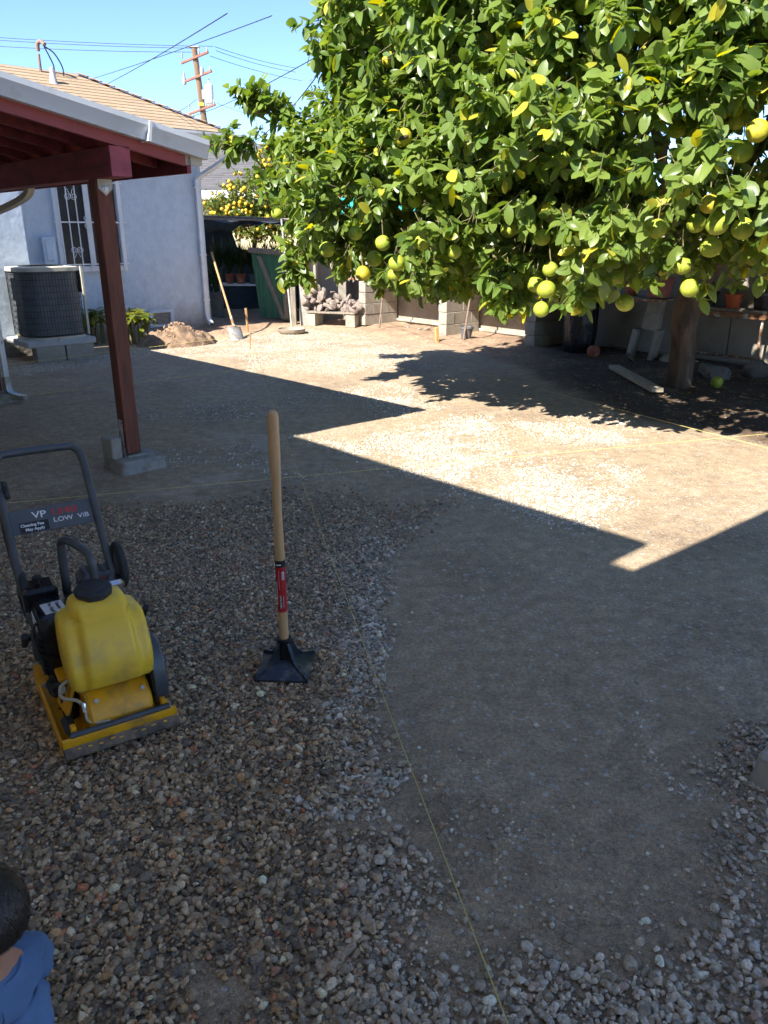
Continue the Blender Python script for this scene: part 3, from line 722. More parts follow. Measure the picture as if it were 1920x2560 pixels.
# roof, with the eave boards and gutter
EZ = 3.26; OV = 0.45; K = 1.82
e = [(-8, -OV, EZ), (OV, -OV, EZ), (OV, -OV + 2 * K, EZ), (-8, -OV + 2 * K, EZ)]
rg = [(-8, -OV + K, EZ + .5 * K), (OV - K, -OV + K, EZ + .5 * K)]
w = MB()
slope_courses(w, e[0], e[1], rg[0], rg[1], 15, .006)
slope_courses(w, e[1], e[2], rg[1], rg[1], 15, .006)
slope_courses(w, e[2], e[3], rg[1], rg[0], 15)
roof = w.build('roof', 'shingle_tan', house, smooth=0)
w = MB()
for i in range(12):
    p = Vector(e[1]).lerp(Vector(rg[1]), (i + .5) / 12)
    d = (Vector(rg[1]) - Vector(e[1])).normalized()
    w.box(p + Vector((0, 0, .022)), (0.20, 0.23, 0.012), (d.to_track_quat('X', 'Z').to_matrix().to_4x4() @ Matrix.Rotation(0.04, 4, 'Y')))
w.build('ridge_cap', 'ridge_tan', roof, smooth=0)
w = MB(); w.box((-3.775, -OV + .02, EZ - .11), (8.44, .03, .20)); w.box((OV - .02, -OV + K, EZ - .11), (.03, 2 * K - .04, .20))
w.build('fascia', 'fascia_red', house, smooth=0)
w = MB(); w.box((-3.78, -.22, EZ - .19), (8.3, .42, .015)); w.box((.22, 1.4, EZ - .19), (.41, 2.8, .015)); w.build('soffit', 'gutter_cream', house, smooth=0)
GP = [(0, 0), (.065, 0), (.075, .035), (.105, .085), (.105, .118), (.093, .118), (.093, .09), (.064, .042), (.056, .012), (.012, .012), (.012, .118), (0, .118)]
def gutter_mesh(p0, p1, out):
    """K-profile gutter swept from p0 to p1, opening upward, growing towards 'out'"""
    p0, p1, out = Vector(p0), Vector(p1), Vector(out).normalized()
    mb = MB(); up = Vector((0, 0, 1))
    lp = [[p + out * a + up * b for a, b in GP] for p in (p0, p1)]
    mb.loft(lp)
    for p in (p0, p1):                                        # end caps
        d = (p1 - p0).normalized() * (.002 if p is p1 else -.002)
        mb.add([p + d + out * a + up * b for a, b in [(0, 0), (.065, 0), (.075, .035), (.105, .085), (.105, .118), (0, .118)]], [tuple(range(6))])
    return mb
g_ = gutter_mesh((-8, -OV - .001, EZ - .135), (OV + .09, -OV - .001, EZ - .135), (0, -1, 0)).build('gutter', 'gutter', house, smooth=30)
def rect_pipe(path, w_, d_, side, n=1):
    """rectangular downspout along a path, 'side' is its wide direction"""
    mb = MB(); side = Vector(side).normalized(); loops = []
    P = [Vector(p) for p in path]
    for i, p in enumerate(P):
        t = (P[min(i + 1, len(P) - 1)] - P[max(i - 1, 0)]).normalized()
        s_ = (side - t * side.dot(t)).normalized(); q = t.cross(s_)
        k = 6; lp = []
        for a, b in ((-1, -1), (-.4, -.86), (.4, -.86), (1, -1), (1, 1), (.4, .86), (-.4, .86), (-1, 1)): lp.append(p + s_ * (a * w_ / 2) + q * (b * d_ / 2))
        loops.append(lp)
    mb.loft(loops); return mb
def smooth_path(pts, k=6):
    pts = [Vector(p) for p in pts]; out = []
    for i in range(len(pts) - 1):
        p0, p1, p2, p3 = pts[max(i - 1, 0)], pts[i], pts[i + 1], pts[min(i + 2, len(pts) - 1)]
        for j in range(k):
            t = j / k
            out.append(0.5 * ((2 * p1) + (-p0 + p2) * t + (2 * p0 - 5 * p1 + 4 * p2 - p3) * t * t + (-p0 + 3 * p1 - 3 * p2 + p3) * t ** 3))
    out.append(pts[-1]); return out
ds = rect_pipe([(.36, -.50, 3.12), (.36, -.50, 3.0), (.32, -.46, 2.90), (-.06, -.10, 2.60), (-.105, -.052, 2.54), (-.105, -.045, 2.45), (-.105, -.045, .42), (-.105, -.05, .30), (-.10, -.08, .20), (-.10, -.17, .14)], .075, .055, (1, 0, 0)).build('downspout', 'gutter', house, smooth=50)
for z in (2.42, 1.32, .55):
    w = MB(); w.box((-.105, -.048, z), (.14, .066, .022)); w.build('strap', 'gutter', ds, smooth=0)
w = MB(); w.prism([(-.032, -.022), (.032, -.022), (.032, .022), (-.032, .022)], 0, .004, Matrix.Translation((-.10, -.171, .135)) @ Matrix.Rotation(R(62), 4, 'X')); w.build('outlet', 'black', ds, smooth=0)
# window with security bars
win = MB()
fw = .055
for (x0, x1, z0, z1) in ((WX0 - .02, WX1 + .02, WZ0 - .03, WZ0 + fw), (WX0 - .02, WX1 + .02, WZ1 - fw, WZ1 + .02), (WX0 - .02, WX0 + fw, WZ0 + fw, WZ1 - fw), (WX1 - fw, WX1 + .02, WZ0 + fw, WZ1 - fw)):
    win.box(((x0 + x1) / 2, -.012, (z0 + z1) / 2), (x1 - x0, .075, z1 - z0), b=.006)
win.box(((WX0 + WX1) / 2, .004, (WZ0 + WZ1) / 2), (.075, .05, WZ1 - WZ0 - 2 * fw - .002), b=.005)
window = win.build('window', 'white', house, smooth=0)
xm = (WX0 + WX1) / 2
for x0, x1 in ((WX0 + fw, xm - .037), (xm + .037, WX1 - fw)):
    p = MB(); p.box(((x0 + x1) / 2, .045, (WZ0 + WZ1) / 2), (x1 - x0, .008, WZ1 - WZ0 - 2 * fw)); p.build('pane', 'glass_dark', window, smooth=0)
    c_ = MB(); kx = 14
    vs = []; fs = []
    for i in range(kx + 1):
        x = x0 + (x1 - x0) * i / kx
        for z in (WZ0 + fw, WZ1 - fw): vs.append((x, .075 + .012 * math.sin(i * 2.1), z))
    for i in range(kx): fs.append((2 * i, 2 * i + 2, 2 * i + 3, 2 * i + 1))
    c_.add(vs, fs); c_.build('curtain', 'curtain', window)
def spiral(cx, cz, s1, s2, r0=.052):
    pts = []
    for i in range(26):
        a = i / 25 * 3.3 * math.pi; rr = r0 * (1 - .80 * i / 25)
        pts.append((cx + s1 * (r0 - rr * math.cos(a)), -.072, cz + s2 * rr * math.sin(a)))
    return pts
for i in range(8):
    x = WX0 + .05 + i * (WX1 - WX0 - .10) / 7
    b_ = MB(); b_.tube([(x, -.072, WZ0 - .03), (x, -.072, WZ1 + .01)], .0095, 6); b_.build('bar', 'white', window)
for z in (WZ0 + .085, (WZ0 + WZ1) / 2 + .02, WZ1 - .09):
    b_ = MB(); b_.box(((WX0 + WX1) / 2, -.066, z), (WX1 - WX0 + .10, .012, .020)); b_.build('bar', 'white', window, smooth=0)
for i in (2, 6):
    x = WX0 + .05 + (i - .5) * (WX1 - WX0 - .10) / 7
    for cz, s2 in ((WZ1 - .30, 1), (WZ0 + .30, -1)):
        for s1 in (-1, 1):
            b_ = MB(); b_.tube([(x + s1 * .003, -.072, cz + s2 * -.0)] + spiral(x, cz, s1, -s2), .005, 5)
            b_.tube([(x, -.072, cz - .0), (x + s1 * .045, -.072, cz + s2 * .11)], .005, 5); b_.build('scroll', 'white', window)
for s2 in (-1, 1):
    b_ = MB(); b_.tube([(q[2] - (WZ0 + WZ1) / 2 + xm - .02 - .05, -.072, (WZ0 + WZ1) / 2 + .02 + s2 * (q[0] - xm)) for q in spiral(xm, (WZ0 + WZ1) / 2, 1, 1)], .005, 5); b_.build('scroll', 'white', window)
# crawl-space vent, disconnect box
v_ = MB()
for (x0, x1, z0, z1) in ((-1.22, -.76, .14, .18), (-1.22, -.76, .38, .43), (-1.22, -1.16, .18, .38), (-.82, -.76, .18, .38)):
    v_.box(((x0 + x1) / 2, -.012, (z0 + z1) / 2), (x1 - x0, .05, z1 - z0), b=.005)
vent = v_.build('vent', 'stucco_pale', house, smooth=0)
v_ = MB(); v_.box((-.99, -.006, .28), (.34, .006, .20)); v_.build('screen', 'pot_grey', vent, smooth=0)
v_ = MB()
for i in range(9): v_.box((-.99, -.012, .19 + i * .0225), (.34, .006, .004))
v_.build('mesh', 'galv_dirty', vent, smooth=0)
v_ = MB(); v_.box((-2.78, -.05, 1.42), (.20, .10, .42), b=.008); v_.box((-2.78, -.105, 1.43), (.12, .015, .30), b=.006); v_.build('electrical_box', 'stucco_pale', house, smooth=0)
# mast and plumbing vent on the roof
v_ = MB(); v_.lathe([(.085, 0), (.06, .04), (.042, .16), (.036, .19)], 14, Matrix.Translation((-2.0, .85, 3.88))); v_.lathe([(.04, .16), (.042, .23), (.034, .245)], 12, Matrix.Translation((-2.0, .85, 3.88)), close=True)
v_.build('roof_vent', 'galv_dirty', house)
v_ = MB(); v_.tube([(-2.02, 1.25, 3.9), (-2.02, 1.25, 4.36)], .022, 10); v_.tube(smooth_path([(-2.02, 1.25, 4.40), (-2.02, 1.23, 4.50), (-1.99, 1.17, 4.53), (-1.96, 1.10, 4.48)]), .032, 10)
mast = v_.build('service_mast', 'mast', house)
v_ = MB()
for k in range(2): v_.tube(smooth_path([(-1.97, 1.12, 4.46), (-1.82 - .08 * k, 1.12, 4.38 - .06 * k), (-1.70 - .14 * k, 1.15, 4.2), (-1.68 - .14 * k, 1.2, 4.05)]), .010, 6)
v_.build('cable', 'cable', mast)

# ---------------------------------------------------------------- red patio cover
P0 = (-1.93, 5.68)
patio = thing('patio_cover', 'dark red timber patio cover with white gutter on brown posts', 'patio cover', (P0[0], P0[1], 0), TH)
SL = -0.20; BZ = 2.035; BH = 0.185
w = MB(); w.box((0, 2.78, BZ + BH / 2), (.14, 6.24, BH), b=.004); beam = w.build('beam', 'maroon', patio, smooth=0)
w = MB(); w.box((0, -.3425, BZ + BH / 2), (.136, .005, BH - .006)); w.build('end_grain', 'endgrain', beam, smooth=0)
def raft_z(x): return BZ + BH + .002 + SL * x
def sloped_box(x0, x1, y0, y1, b0, b1):
    m_ = MB(); m_.add([(x0, y0, raft_z(x0) + b0), (x1, y0, raft_z(x1) + b0), (x1, y1, raft_z(x1) + b0), (x0, y1, raft_z(x0) + b0), (x0, y0, raft_z(x0) + b1), (x1, y0, raft_z(x1) + b1), (x1, y1, raft_z(x1) + b1), (x0, y1, raft_z(x0) + b1)],
        [(3, 2, 1, 0), (4, 5, 6, 7), (0, 1, 5, 4), (1, 2, 6, 5), (2, 3, 7, 6), (3, 0, 4, 7)]); return m_
for i in range(14):
    y = .06 + i * .40
    sloped_box(-4.0, .46, y - .02, y + .02, 0, .10).build('rafter', 'maroon', patio, smooth=0)
sloped_box(-4.0, .47, -.345, -.305, -.005, .19).build('rim_rafter', 'fascia_red', patio, smooth=0)
w = MB(); w.box((.49, 2.7, raft_z(.49) + .03), (.03, 6.09, .15)); w.build('fascia', 'maroon', patio, smooth=0)
deck = sloped_box(-4.0, .50, -.304, 5.75, .101, .122).build('roof_deck', 'deck_red', patio, smooth=0)
w = MB()
for i in range(33):
    x1 = .54 - i * .138; x0 = x1 - .15
    for (dz0, dz1) in ((.124, .132),):
        a = MB(); w.add([(x0, -.36, raft_z(x0) + .196), (x1, -.36, raft_z(x1) + .204), (x1, 5.75, raft_z(x1) + .135), (x0, 5.75, raft_z(x0) + .127), (x1, -.36, raft_z(x1) + .19), (x1, 5.75, raft_z(x1) + .122), (x0, -.36, raft_z(x0) + .19)], [(0, 1, 2, 3), (1, 4, 5, 2), (0, 6, 4, 1)])
w.build('shingles', 'shingle_maroon', patio, smooth=0)
gy0 = -.346
gm_ = gutter_mesh((.60, gy0, raft_z(.60) + .065), (-4.0, gy0, raft_z(-4.0) + .065), (0, -1, 0))
gut = gm_.build('gutter', 'gutter', patio, smooth=30)
w = MB(); w.box((.17, gy0 - .055, raft_z(.17) + .12), (.02, .112, .122), Matrix.Rotation(math.atan(.2), 4, 'Y')); w.build('seam', 'gutter', gut, smooth=0)
w = MB(); w.box((.53, -.315, raft_z(.53) + .10), (.13, .06, .17)); w.build('end_block', 'gutter_cream', gut, smooth=0)
# posts with bracket, strap and footing
def patio_post(px, py, flip):
    w = MB(); w.box((px, py, (BZ + .06) / 2 + .05), (.112, .112, BZ - .06 - .02), b=.006); post = w.build('post', 'post', patio, smooth=0)
    w = MB(); w.prism([(-.05, .0), (.05, 0), (.05, -.06), (0, -.105), (-.05, -.06)], 0, .004, Matrix.Translation((px + .004, py - .0605, BZ + .0)) @ Matrix.Rotation(R(90), 4, 'X'))
    w.build('bracket', 'galv_dirty', post, smooth=0)
    w = MB(); w.lathe([(.026, 0), (.026, .006), (.013, .008), (.013, .014)], 10, Matrix.Translation((px + .004, py - .064, BZ - .062)) @ Matrix.Rotation(R(90), 4, 'X'), close=True); w.build('bolt', 'galv', post)
    w = MB(); w.box((px - .0605, py, .24), (.006, .05, .28)); w.build('strap', 'galv_dirty', post, smooth=0)
    for z in (.2, .31):
        w = MB(); w.lathe([(.014, 0), (.014, .012)], 6, Matrix.Translation((px - .063, py, z)) @ Matrix.Rotation(R(-90), 4, 'Y'), close=True); w.build('bolt', 'rust', post)
    # rough cast footing
    k = 9; w = MB(); vs = []; s = .20
    w.box((px + .02, py + .0, .040), (.36, .35, .11), b=.012, taper=.95); f_ = w.build('footing', 'conc', patio, smooth=0)
    w = MB(); w.box((px + .01, py, .100), (.17, .17, .02), b=.008, taper=.8); w.build('mortar_pad', 'conc', f_, smooth=0)
    return post
patio_post(0, 0, 1); patio_post(.05, 3.26, 1)
# downspout on the farther post
dsp = rect_pipe(smooth_path([(.42, 2.42, 2.22), (.40, 2.42, 2.06), (.33, 2.55, 1.97), (.20, 2.95, 1.86), (.15, 3.16, 1.78), (.145, 3.17, 1.6)], 4), .07, .05, (1, .3, 0)).build('downspout_elbow', 'gutter_cream', patio, smooth=50)
dsp = rect_pipe([(.145, 3.17, 1.6), (.145, 3.17, .25)], .062, .045, (.9, .4, 0)).build('downspout', 'gutter', patio, smooth=40)
w = MB(); w.box((.11, 3.19, .62), (.13, .075, .03), b=.004); w.build('strap', 'galv_dirty', dsp, smooth=0)
w = rect_pipe(smooth_path([(.145, 3.17, .27), (.145, 3.17, .17), (.15, 3.13, .10), (.20, 3.05, .065), (.25, 2.98, .06)], 4), .07, .052, (.9, .4, 0)); w.build('elbow', 'galv', dsp, smooth=50)

# concrete block left beside the nearer post
blk = MB(); blk.box((0, 0, .08), (.085, .15, .16), b=.008); bo = blk.build('concrete_block', 'block', None, smooth=0, loc=site(P0, -.135, -.03, .096), rot=TH + .1)
tag(bo, 'small upright concrete block on the footing of the nearer patio post', 'block')

# ---------------------------------------------------------------- main house behind the camera, throwing the long shadow
mh = thing('main_house', 'stucco main house whose eaves shade the near yard', 'house', (P0[0], P0[1], 0), TH)
w = MB(); w.box((-5.5, -1.5, 1.70), (4.8, 21.0, 3.40)); w.build('wall', 'stucco_warm', mh, smooth=0)
w = MB(); w.box((-5.3, 2.502, 3.515), (5.74, 12.996, .05)); w.build('roof_eave', 'ceiling_white', mh, smooth=0)
w = MB(); w.box((-5.51, -8.0, 3.515), (5.34, 8.0, .05)); w.build('roof_eave', 'ceiling_white', mh, smooth=0)
w = MB()
for y0, y1, xe, zr in ((-3.996, 9.0, -2.43, 4.5), (-12.0, -4.0, -2.84, 4.4)):
    w.add([(xe, y0, 3.545), (xe, y1, 3.545), (-5.4, y1, zr), (-5.4, y0, zr), (-8.3, y1, 3.545), (-8.3, y0, 3.545)], [(0, 1, 2, 3), (3, 2, 4, 5), (0, 3, 5), (1, 4, 2)])
w.build('roof', 'shingle_tan', mh, smooth=0)
pc2 = thing('porch_cover', 'flat timber porch cover on a concrete footing at the frame edge', 'porch cover', (P0[0], P0[1], 0), TH)
a_, b_ = 3.07, 3.13
w = MB(); w.add([(-2.52, -4.062, a_), (.06, -4.235, a_), (.06, -5.7, a_), (-2.52, -5.7, a_), (-2.52, -4.062, b_), (.06, -4.235, b_), (.06, -5.7, b_), (-2.52, -5.7, b_)],
    [(0, 1, 2, 3), (7, 6, 5, 4), (4, 5, 1, 0), (5, 6, 2, 1), (6, 7, 3, 2), (7, 4, 0, 3)]); w.build('roof', 'ceiling_white', pc2, smooth=0)
w = MB(); w.box((-.02, -4.98, 1.605), (.11, .11, 2.92), b=.005); w.build('post', 'post', pc2, smooth=0)
w = MB(); w.box((-.02, -4.95, .05), (.34, .36, .15), b=.015, taper=.93); w.build('footing', 'block', pc2, smooth=0)

# ---------------------------------------------------------------- condenser on its pad
AC = site(HC, -3.40, 1.33)
pad = thing('condenser_pad', 'pale concrete slab under the condenser', 'slab', (AC.x, AC.y, 0), TH)
w = MB(); w.box((0, 0, .255), (.95, .85, .085), b=.012); w.build('slab', 'conc_light', pad, smooth=0)
acl = []
for i, (x, y) in enumerate(((-.18, -.33), (.23, -.33))):
    b_ = MB(); b_.box((0, 0, .106), (.39, .19, .212), b=.006)
    o = b_.build('cinder_block', 'block', None, smooth=0, loc=AC + U * x - V * y, rot=TH)
    tag(o, ['tan concrete block under the shaded corner of the condenser slab', 'tan concrete block under the condenser slab, nearest the plants'][i], 'block', 'blocks under the condenser')
ac = thing('air_conditioner', 'round-cornered dark grille condenser with cream trim', 'air conditioner', (AC.x, AC.y, .30), TH)
def rrect(hx, hy, r, k=6):
    o = []
    for cx, cy, a0 in ((hx - r, hy - r, 0), (-hx + r, hy - r, 90), (-hx + r, -hy + r, 180), (hx - r, -hy + r, 270)):
        for i in range(k + 1):
            a = R(a0 + 90 * i / k); o.append((cx + r * math.cos(a), cy + r * math.sin(a)))
    return o
ACW, ACH = .41, .95
w = MB(); w.prism(rrect(ACW - .02, ACW - .02, .22, 8), .06, ACH - .04); w.build('coil', 'coil', ac, smooth=40)
w = MB(); w.prism(rrect(ACW, ACW, .23, 8), .0, .035); w.build('base_pan', 'ac_cream', ac, smooth=40)
w = MB()
o_, i_ = rrect(ACW + .008, ACW + .008, .235, 8), rrect(.30, .30, .28, 8)
k = len(o_)
w.add([(x, y, ACH - .05) for x, y in o_] + [(x, y, ACH) for x, y in o_] + [(x, y, ACH + .012) for x, y in i_] + [(x, y, ACH - .03) for x, y in i_],
      [(j + k * a, (j + 1) % k + k * a, (j + 1) % k + k * (a + 1), j + k * (a + 1)) for a in range(3) for j in range(k)])
w.build('top_cover', 'ac_cream', ac, smooth=40)
gd_ = MB()
ring = rrect(ACW + .004, ACW + .004, .232, 10); kr = len(ring)
for zi in range(11): gd_.tube([(x, y, .055 + zi * (ACH - .13) / 10) for x, y in ring], .0032, 4, closed=True)
per = []
tot = sum(math.dist(ring[i], ring[(i + 1) % kr]) for i in range(kr)); acc = 0; nxt = 0
for i in range(kr):
    a, b = Vector((*ring[i], 0)), Vector((*ring[(i + 1) % kr], 0)); L = (b - a).length
    while nxt <= acc + L: per.append(a.lerp(b, (nxt - acc) / L)); nxt += .042
    acc += L
for p in per: gd_.tube([(p.x, p.y, .035), (p.x, p.y, ACH - .05)], .0026, 4)
gd_.build('wire_guard', 'wire_dark', ac, smooth=0)
fg = MB()
for i in range(7): fg.tube([(math.cos(a_) * (.05 + .04 * i), math.sin(a_) * (.05 + .04 * i), ACH + .028 - .002 * i) for a_ in [2 * math.pi * q / 24 for q in range(24)]], .003, 4, closed=True)
for i in range(8): fg.tube([(0, 0, ACH + .03), (.30 * math.cos(i * math.pi / 4), .30 * math.sin(i * math.pi / 4), ACH + .012)], .003, 4)
fg.build('fan_grille', 'wire_dark', ac)
w = MB()
for i in range(4):
    a = i * math.pi / 2; w.add([(0.05 * math.cos(a), .05 * math.sin(a), ACH - .06), (.27 * math.cos(a - .3), .27 * math.sin(a - .3), ACH - .08), (.27 * math.cos(a + .35), .27 * math.sin(a + .35), ACH - .04)], [(0, 1, 2)])
w.build('fan', 'rust', ac)
w = MB(); w.box((ACW + .02, -ACW + .17, ACH - .20), (.03, .17, .30), b=.006); w.box((ACW + .037, -ACW + .17, ACH - .16), (.006, .07, .19)); w.build('control_panel', 'ac_cream', ac, smooth=0)
w = MB(); w.box((ACW - .02, -ACW + .01, .5), (.03, .03, .92)); w.box((-.02, -ACW - .012, .0), (.045, .012, .05)); w.build('corner_trim', 'ac_cream', ac, smooth=0)

# ---------------------------------------------------------------- neighbour's house far behind
NH = thing('neighbour_house', 'neighbouring house with grey shingle roof and white eave board behind the yellow fruit tree', 'house', (-6.5, 30, 0), R(-8))
w = MB(); w.box((3.0, 3, 1.55), (13, 6, 3.1)); w.build('wall', 'cream_wall', NH, smooth=0)
w = MB(); slope_courses(w, (-4, -.6, 3.05), (10, -.6, 3.05), (-4, 4.0, 4.95), (10, 4.0, 4.95), 26, .012); w.build('roof', 'shingle_grey', NH, smooth=0)
w = MB(); w.box((3, -.62, 2.93), (14, .04, .28)); w.build('eave_board', 'cloud_white', NH, smooth=0)
w = MB(); w.add([(2.9, 2.2, 4.3), (3.9, 2.2, 4.3), (3.9, 3.0, 4.6), (2.9, 3.0, 4.6), (3.4, 2.2, 5.0), (3.4, 3.0, 5.2)], [(0, 1, 4), (1, 2, 5, 4), (2, 3, 5), (3, 0, 4, 5)]); w.build('dormer', 'cloud_white', NH, smooth=0)
w = MB(); w.tube([(3.2, 1.0, 3.6), (3.2, 1.0, 5.1)], .05, 8); w.build('vent_pipe', 'can', NH)

# ================================================================== TREES
def leaf_mat(name, c1, c2, cy, rough=0.36, trans=0.42):
    m = bpy.data.materials.new(name); m.use_nodes = True
    n, l = m.node_tree.nodes, m.node_tree.links
    b = n['Principled BSDF']; b.inputs['Roughness'].default_value = rough; b.inputs['Specular IOR Level'].default_value = 0.5
    a = n.new('ShaderNodeAttribute'); a.attribute_name = 'tint'
    sp = n.new('ShaderNodeSeparateColor'); l.new(a.outputs['Color'], sp.inputs[0])
    mx = n.new('ShaderNodeMix'); mx.data_type = 'RGBA'; mx.inputs['A'].default_value = (*c1, 1); mx.inputs['B'].default_value = (*c2, 1); l.new(sp.outputs[0], mx.inputs['Factor'])
    my = n.new('ShaderNodeMix'); my.data_type = 'RGBA'; my.inputs['B'].default_value = (*cy, 1); l.new(mx.outputs['Result'], my.inputs['A']); l.new(sp.outputs[1], my.inputs['Factor'])
    l.new(my.outputs['Result'], b.inputs['Base Color'])
    tr = n.new('ShaderNodeBsdfTranslucent'); hv = n.new('ShaderNodeHueSaturation'); hv.inputs['Value'].default_value = 1.6; hv.inputs['Saturation'].default_value = 1.15
    hv.inputs['Hue'].default_value = 0.488
    l.new(my.outputs['Result'], hv.inputs['Color']); l.new(hv.outputs[0], tr.inputs['Color'])
    ms = n.new('ShaderNodeMixShader'); ms.inputs[0].default_value = trans
    l.new(b.outputs[0], ms.inputs[1]); l.new(tr.outputs[0], ms.inputs[2]); l.new(ms.outputs[0], n['Material Output'].inputs[0])
    return m
M['leaf_pomelo'] = leaf_mat('leaf_pomelo', (0.082, 0.155, 0.032), (0.195, 0.275, 0.062), (0.56, 0.50, 0.05))
M['leaf_orange'] = leaf_mat('leaf_orange', (0.05, 0.095, 0.015), (0.15, 0.19, 0.03), (0.45, 0.38, 0.04), 0.4)
M['leaf_plain'] = leaf_mat('leaf_plain', (0.03, 0.075, 0.016), (0.07, 0.13, 0.03), (0.2, 0.2, 0.05), 0.4, 0.25)
M['leaf_dark'] = leaf_mat('leaf_dark', (0.018, 0.045, 0.012), (0.04, 0.085, 0.02), (0.12, 0.12, 0.03), 0.45, 0.2)
M['fruit'] = mat('pomelo_rind', (0.36, 0.41, 0.036), 0.48, var=0.16, vscale=2, col2=(0.24, 0.34, 0.036), c2scale=1.6, c2lo=0.45, c2hi=0.65, bump=0.35, bscale=38, bdist=0.02)
M['fruit_ripe'] = mat('pomelo_rind_ripe', (0.52, 0.43, 0.032), 0.45, var=0.10, vscale=4, col2=(0.42, 0.41, 0.03), c2scale=3, bump=0.35, bscale=38, bdist=0.02)
M['fruit_orange'] = mat('orange_rind', (0.74, 0.45, 0.03), 0.45, var=0.1, vscale=8)
M['rind_dark'] = mat('split_rind', (0.06, 0.045, 0.025), 0.9, var=0.3, vscale=30)
M['rind_white'] = mat('pith', (0.52, 0.47, 0.36), 0.8, var=0.2, vscale=30)

# leaf template: folded along the midrib, drooping to the tip
def leaf_template(wr=0.275, fold=0.20, droop=0.20):
    st = [(0.0, 0.03), (0.12, 0.50), (0.34, 0.95), (0.60, 0.98), (0.85, 0.64), (1.0, 0.06)]
    v = []; f = []
    for t, w_ in st:
        z = -droop * t * t
        ww = w_ * wr
        v += [(t, -ww, z + fold * ww), (t, 0, z), (t, ww, z + fold * ww)]
    for i in range(len(st) - 1):
        a = i * 3
        f += [(a, a + 3, a + 4, a + 1), (a + 1, a + 4, a + 5, a + 2)]
    return np.array(v, float), np.array(f)
LT = leaf_template()
LT_FLAT = leaf_template(0.26, 0.12, 0.10)
def norm(a): return a / (np.linalg.norm(a, axis=-1, keepdims=True) + 1e-9)
def leaf_arrays(pos, dirv, upv, length, tint, tmpl):
    v, f = tmpl
    x = norm(dirv); y = norm(np.cross(upv, x)); z = np.cross(x, y)
    B = np.stack([x, y, z], 2)                        # columns
    P = np.einsum('kij,vj->kvi', B, v) * length[:, None, None] + pos[:, None, :]
    nv = len(v)
    F = (f[None] + (np.arange(len(pos)) * nv)[:, None, None]).reshape(-1, 4)
    T = np.repeat(np.concatenate([tint, np.zeros((len(pos), 4 - tint.shape[1]))], 1), nv, 0)
    return P.reshape(-1, 3), F, T
def cluster_leaves(cp, outward, r_, per=(7, 13), twig=0.20, lmin=.07, lmax=.135, droop=0.55):
    """cp: cluster anchors; each becomes a short twig with leaves; returns per-leaf arrays and twig lines"""
    k = len(cp)
    d = norm(outward + r_.normal(0, 0.55, (k, 3)) + np.array([0, 0, -droop]) * r_.uniform(0.0, 1.3, (k, 1)))
    nl = r_.integers(per[0], per[1], k)
    idx = np.repeat(np.arange(k), nl); m_ = len(idx)
    t = r_.uniform(0.05, 1.0, m_); base = cp[idx] + d[idx] * (t * twig)[:, None]
    rnd = norm(r_.normal(0, 1, (m_, 3)))
    perp = norm(rnd - d[idx] * np.sum(rnd * d[idx], 1, keepdims=True))
    ld_ = norm(d[idx] * r_.uniform(0.15, 0.9, (m_, 1)) + perp + np.array([0, 0, -0.45]) * r_.uniform(0, 1.2, (m_, 1)))
    up = norm(outward[idx] * 0.55 + np.array([0, 0, 0.9]) + r_.normal(0, 0.40, (m_, 3)))
    L = r_.uniform(lmin, lmax, m_)
    age = np.clip(r_.beta(1.6, 2.4, k)[idx] + r_.normal(0, .16, m_), 0, 1)
    yel = np.where(r_.uniform(0, 1, m_) < 0.035, r_.uniform(.4, 1, m_), 0) + 0.10 * r_.uniform(0, 1, m_)
    return base, ld_, up, L, np.stack([age, np.clip(yel, 0, 1)], 1), (cp, cp + d * twig)

# ---------------------------------------------------------------- pomelo tree
TB = Vector((3.36, 8.72, 0.03))
pomelo = thing('pomelo_tree', 'broad citrus tree hung with big yellow-green pomelos, brown trunk on the dirt bank', 'tree', TB)
FR = [(-1.15, 8.6, 2.01), (-1.1, 8.5, 1.88), (-0.25, 7.2, 1.69), (-0.16, 7.3, 1.85), (-0.52, 7.4, 1.55), (-0.01, 7.0, 1.61), (0.11, 6.9, 1.45), (-0.19, 7.2, 1.35), (0.09, 7.0, 1.35), (-0.09, 7.4, 1.47), (0.31, 6.7, 1.62), (0.57, 6.6, 1.55), (0.26, 7.0, 1.95), (0.16, 6.9, 2.42), (0.79, 6.9, 3.11), (1.22, 6.3, 1.66), (1.28, 6.2, 1.43), (1.26, 6.2, 1.28), (1.23, 6.5, 1.3), (1.23, 6.2, 1.13), (1.76, 6.1, 1.37), (1.88, 6.2, 1.18), (2.14, 5.6, 1.33), (2.15, 5.3, 1.75), (1.9, 5.7, 1.72), (2.24, 5.7, 1.88), (2.28, 6.0, 1.76), (2.45, 5.6, 1.72), (2.29, 5.7, 1.60), (2.32, 5.3, 2.29), (2.37, 5.6, 2.20), (2.39, 5.8, 2.42), (2.06, 6.0, 2.38), (1.95, 6.2, 2.02), (1.8, 6.3, 2.46), (1.34, 6.4, 2.22), (1.74, 6.4, 2.88), (1.82, 6.2, 3.0), (1.41, 6.3, 3.2), (0.05, 7.6, 3.1), (0.53, 7.4, 2.99), (1.36, 6.8, 2.84), (1.01, 7.0, 2.07), (2.15, 5.8, 1.47), (0.86, 7.3, 1.93), (1.05, 6.9, 1.72)]
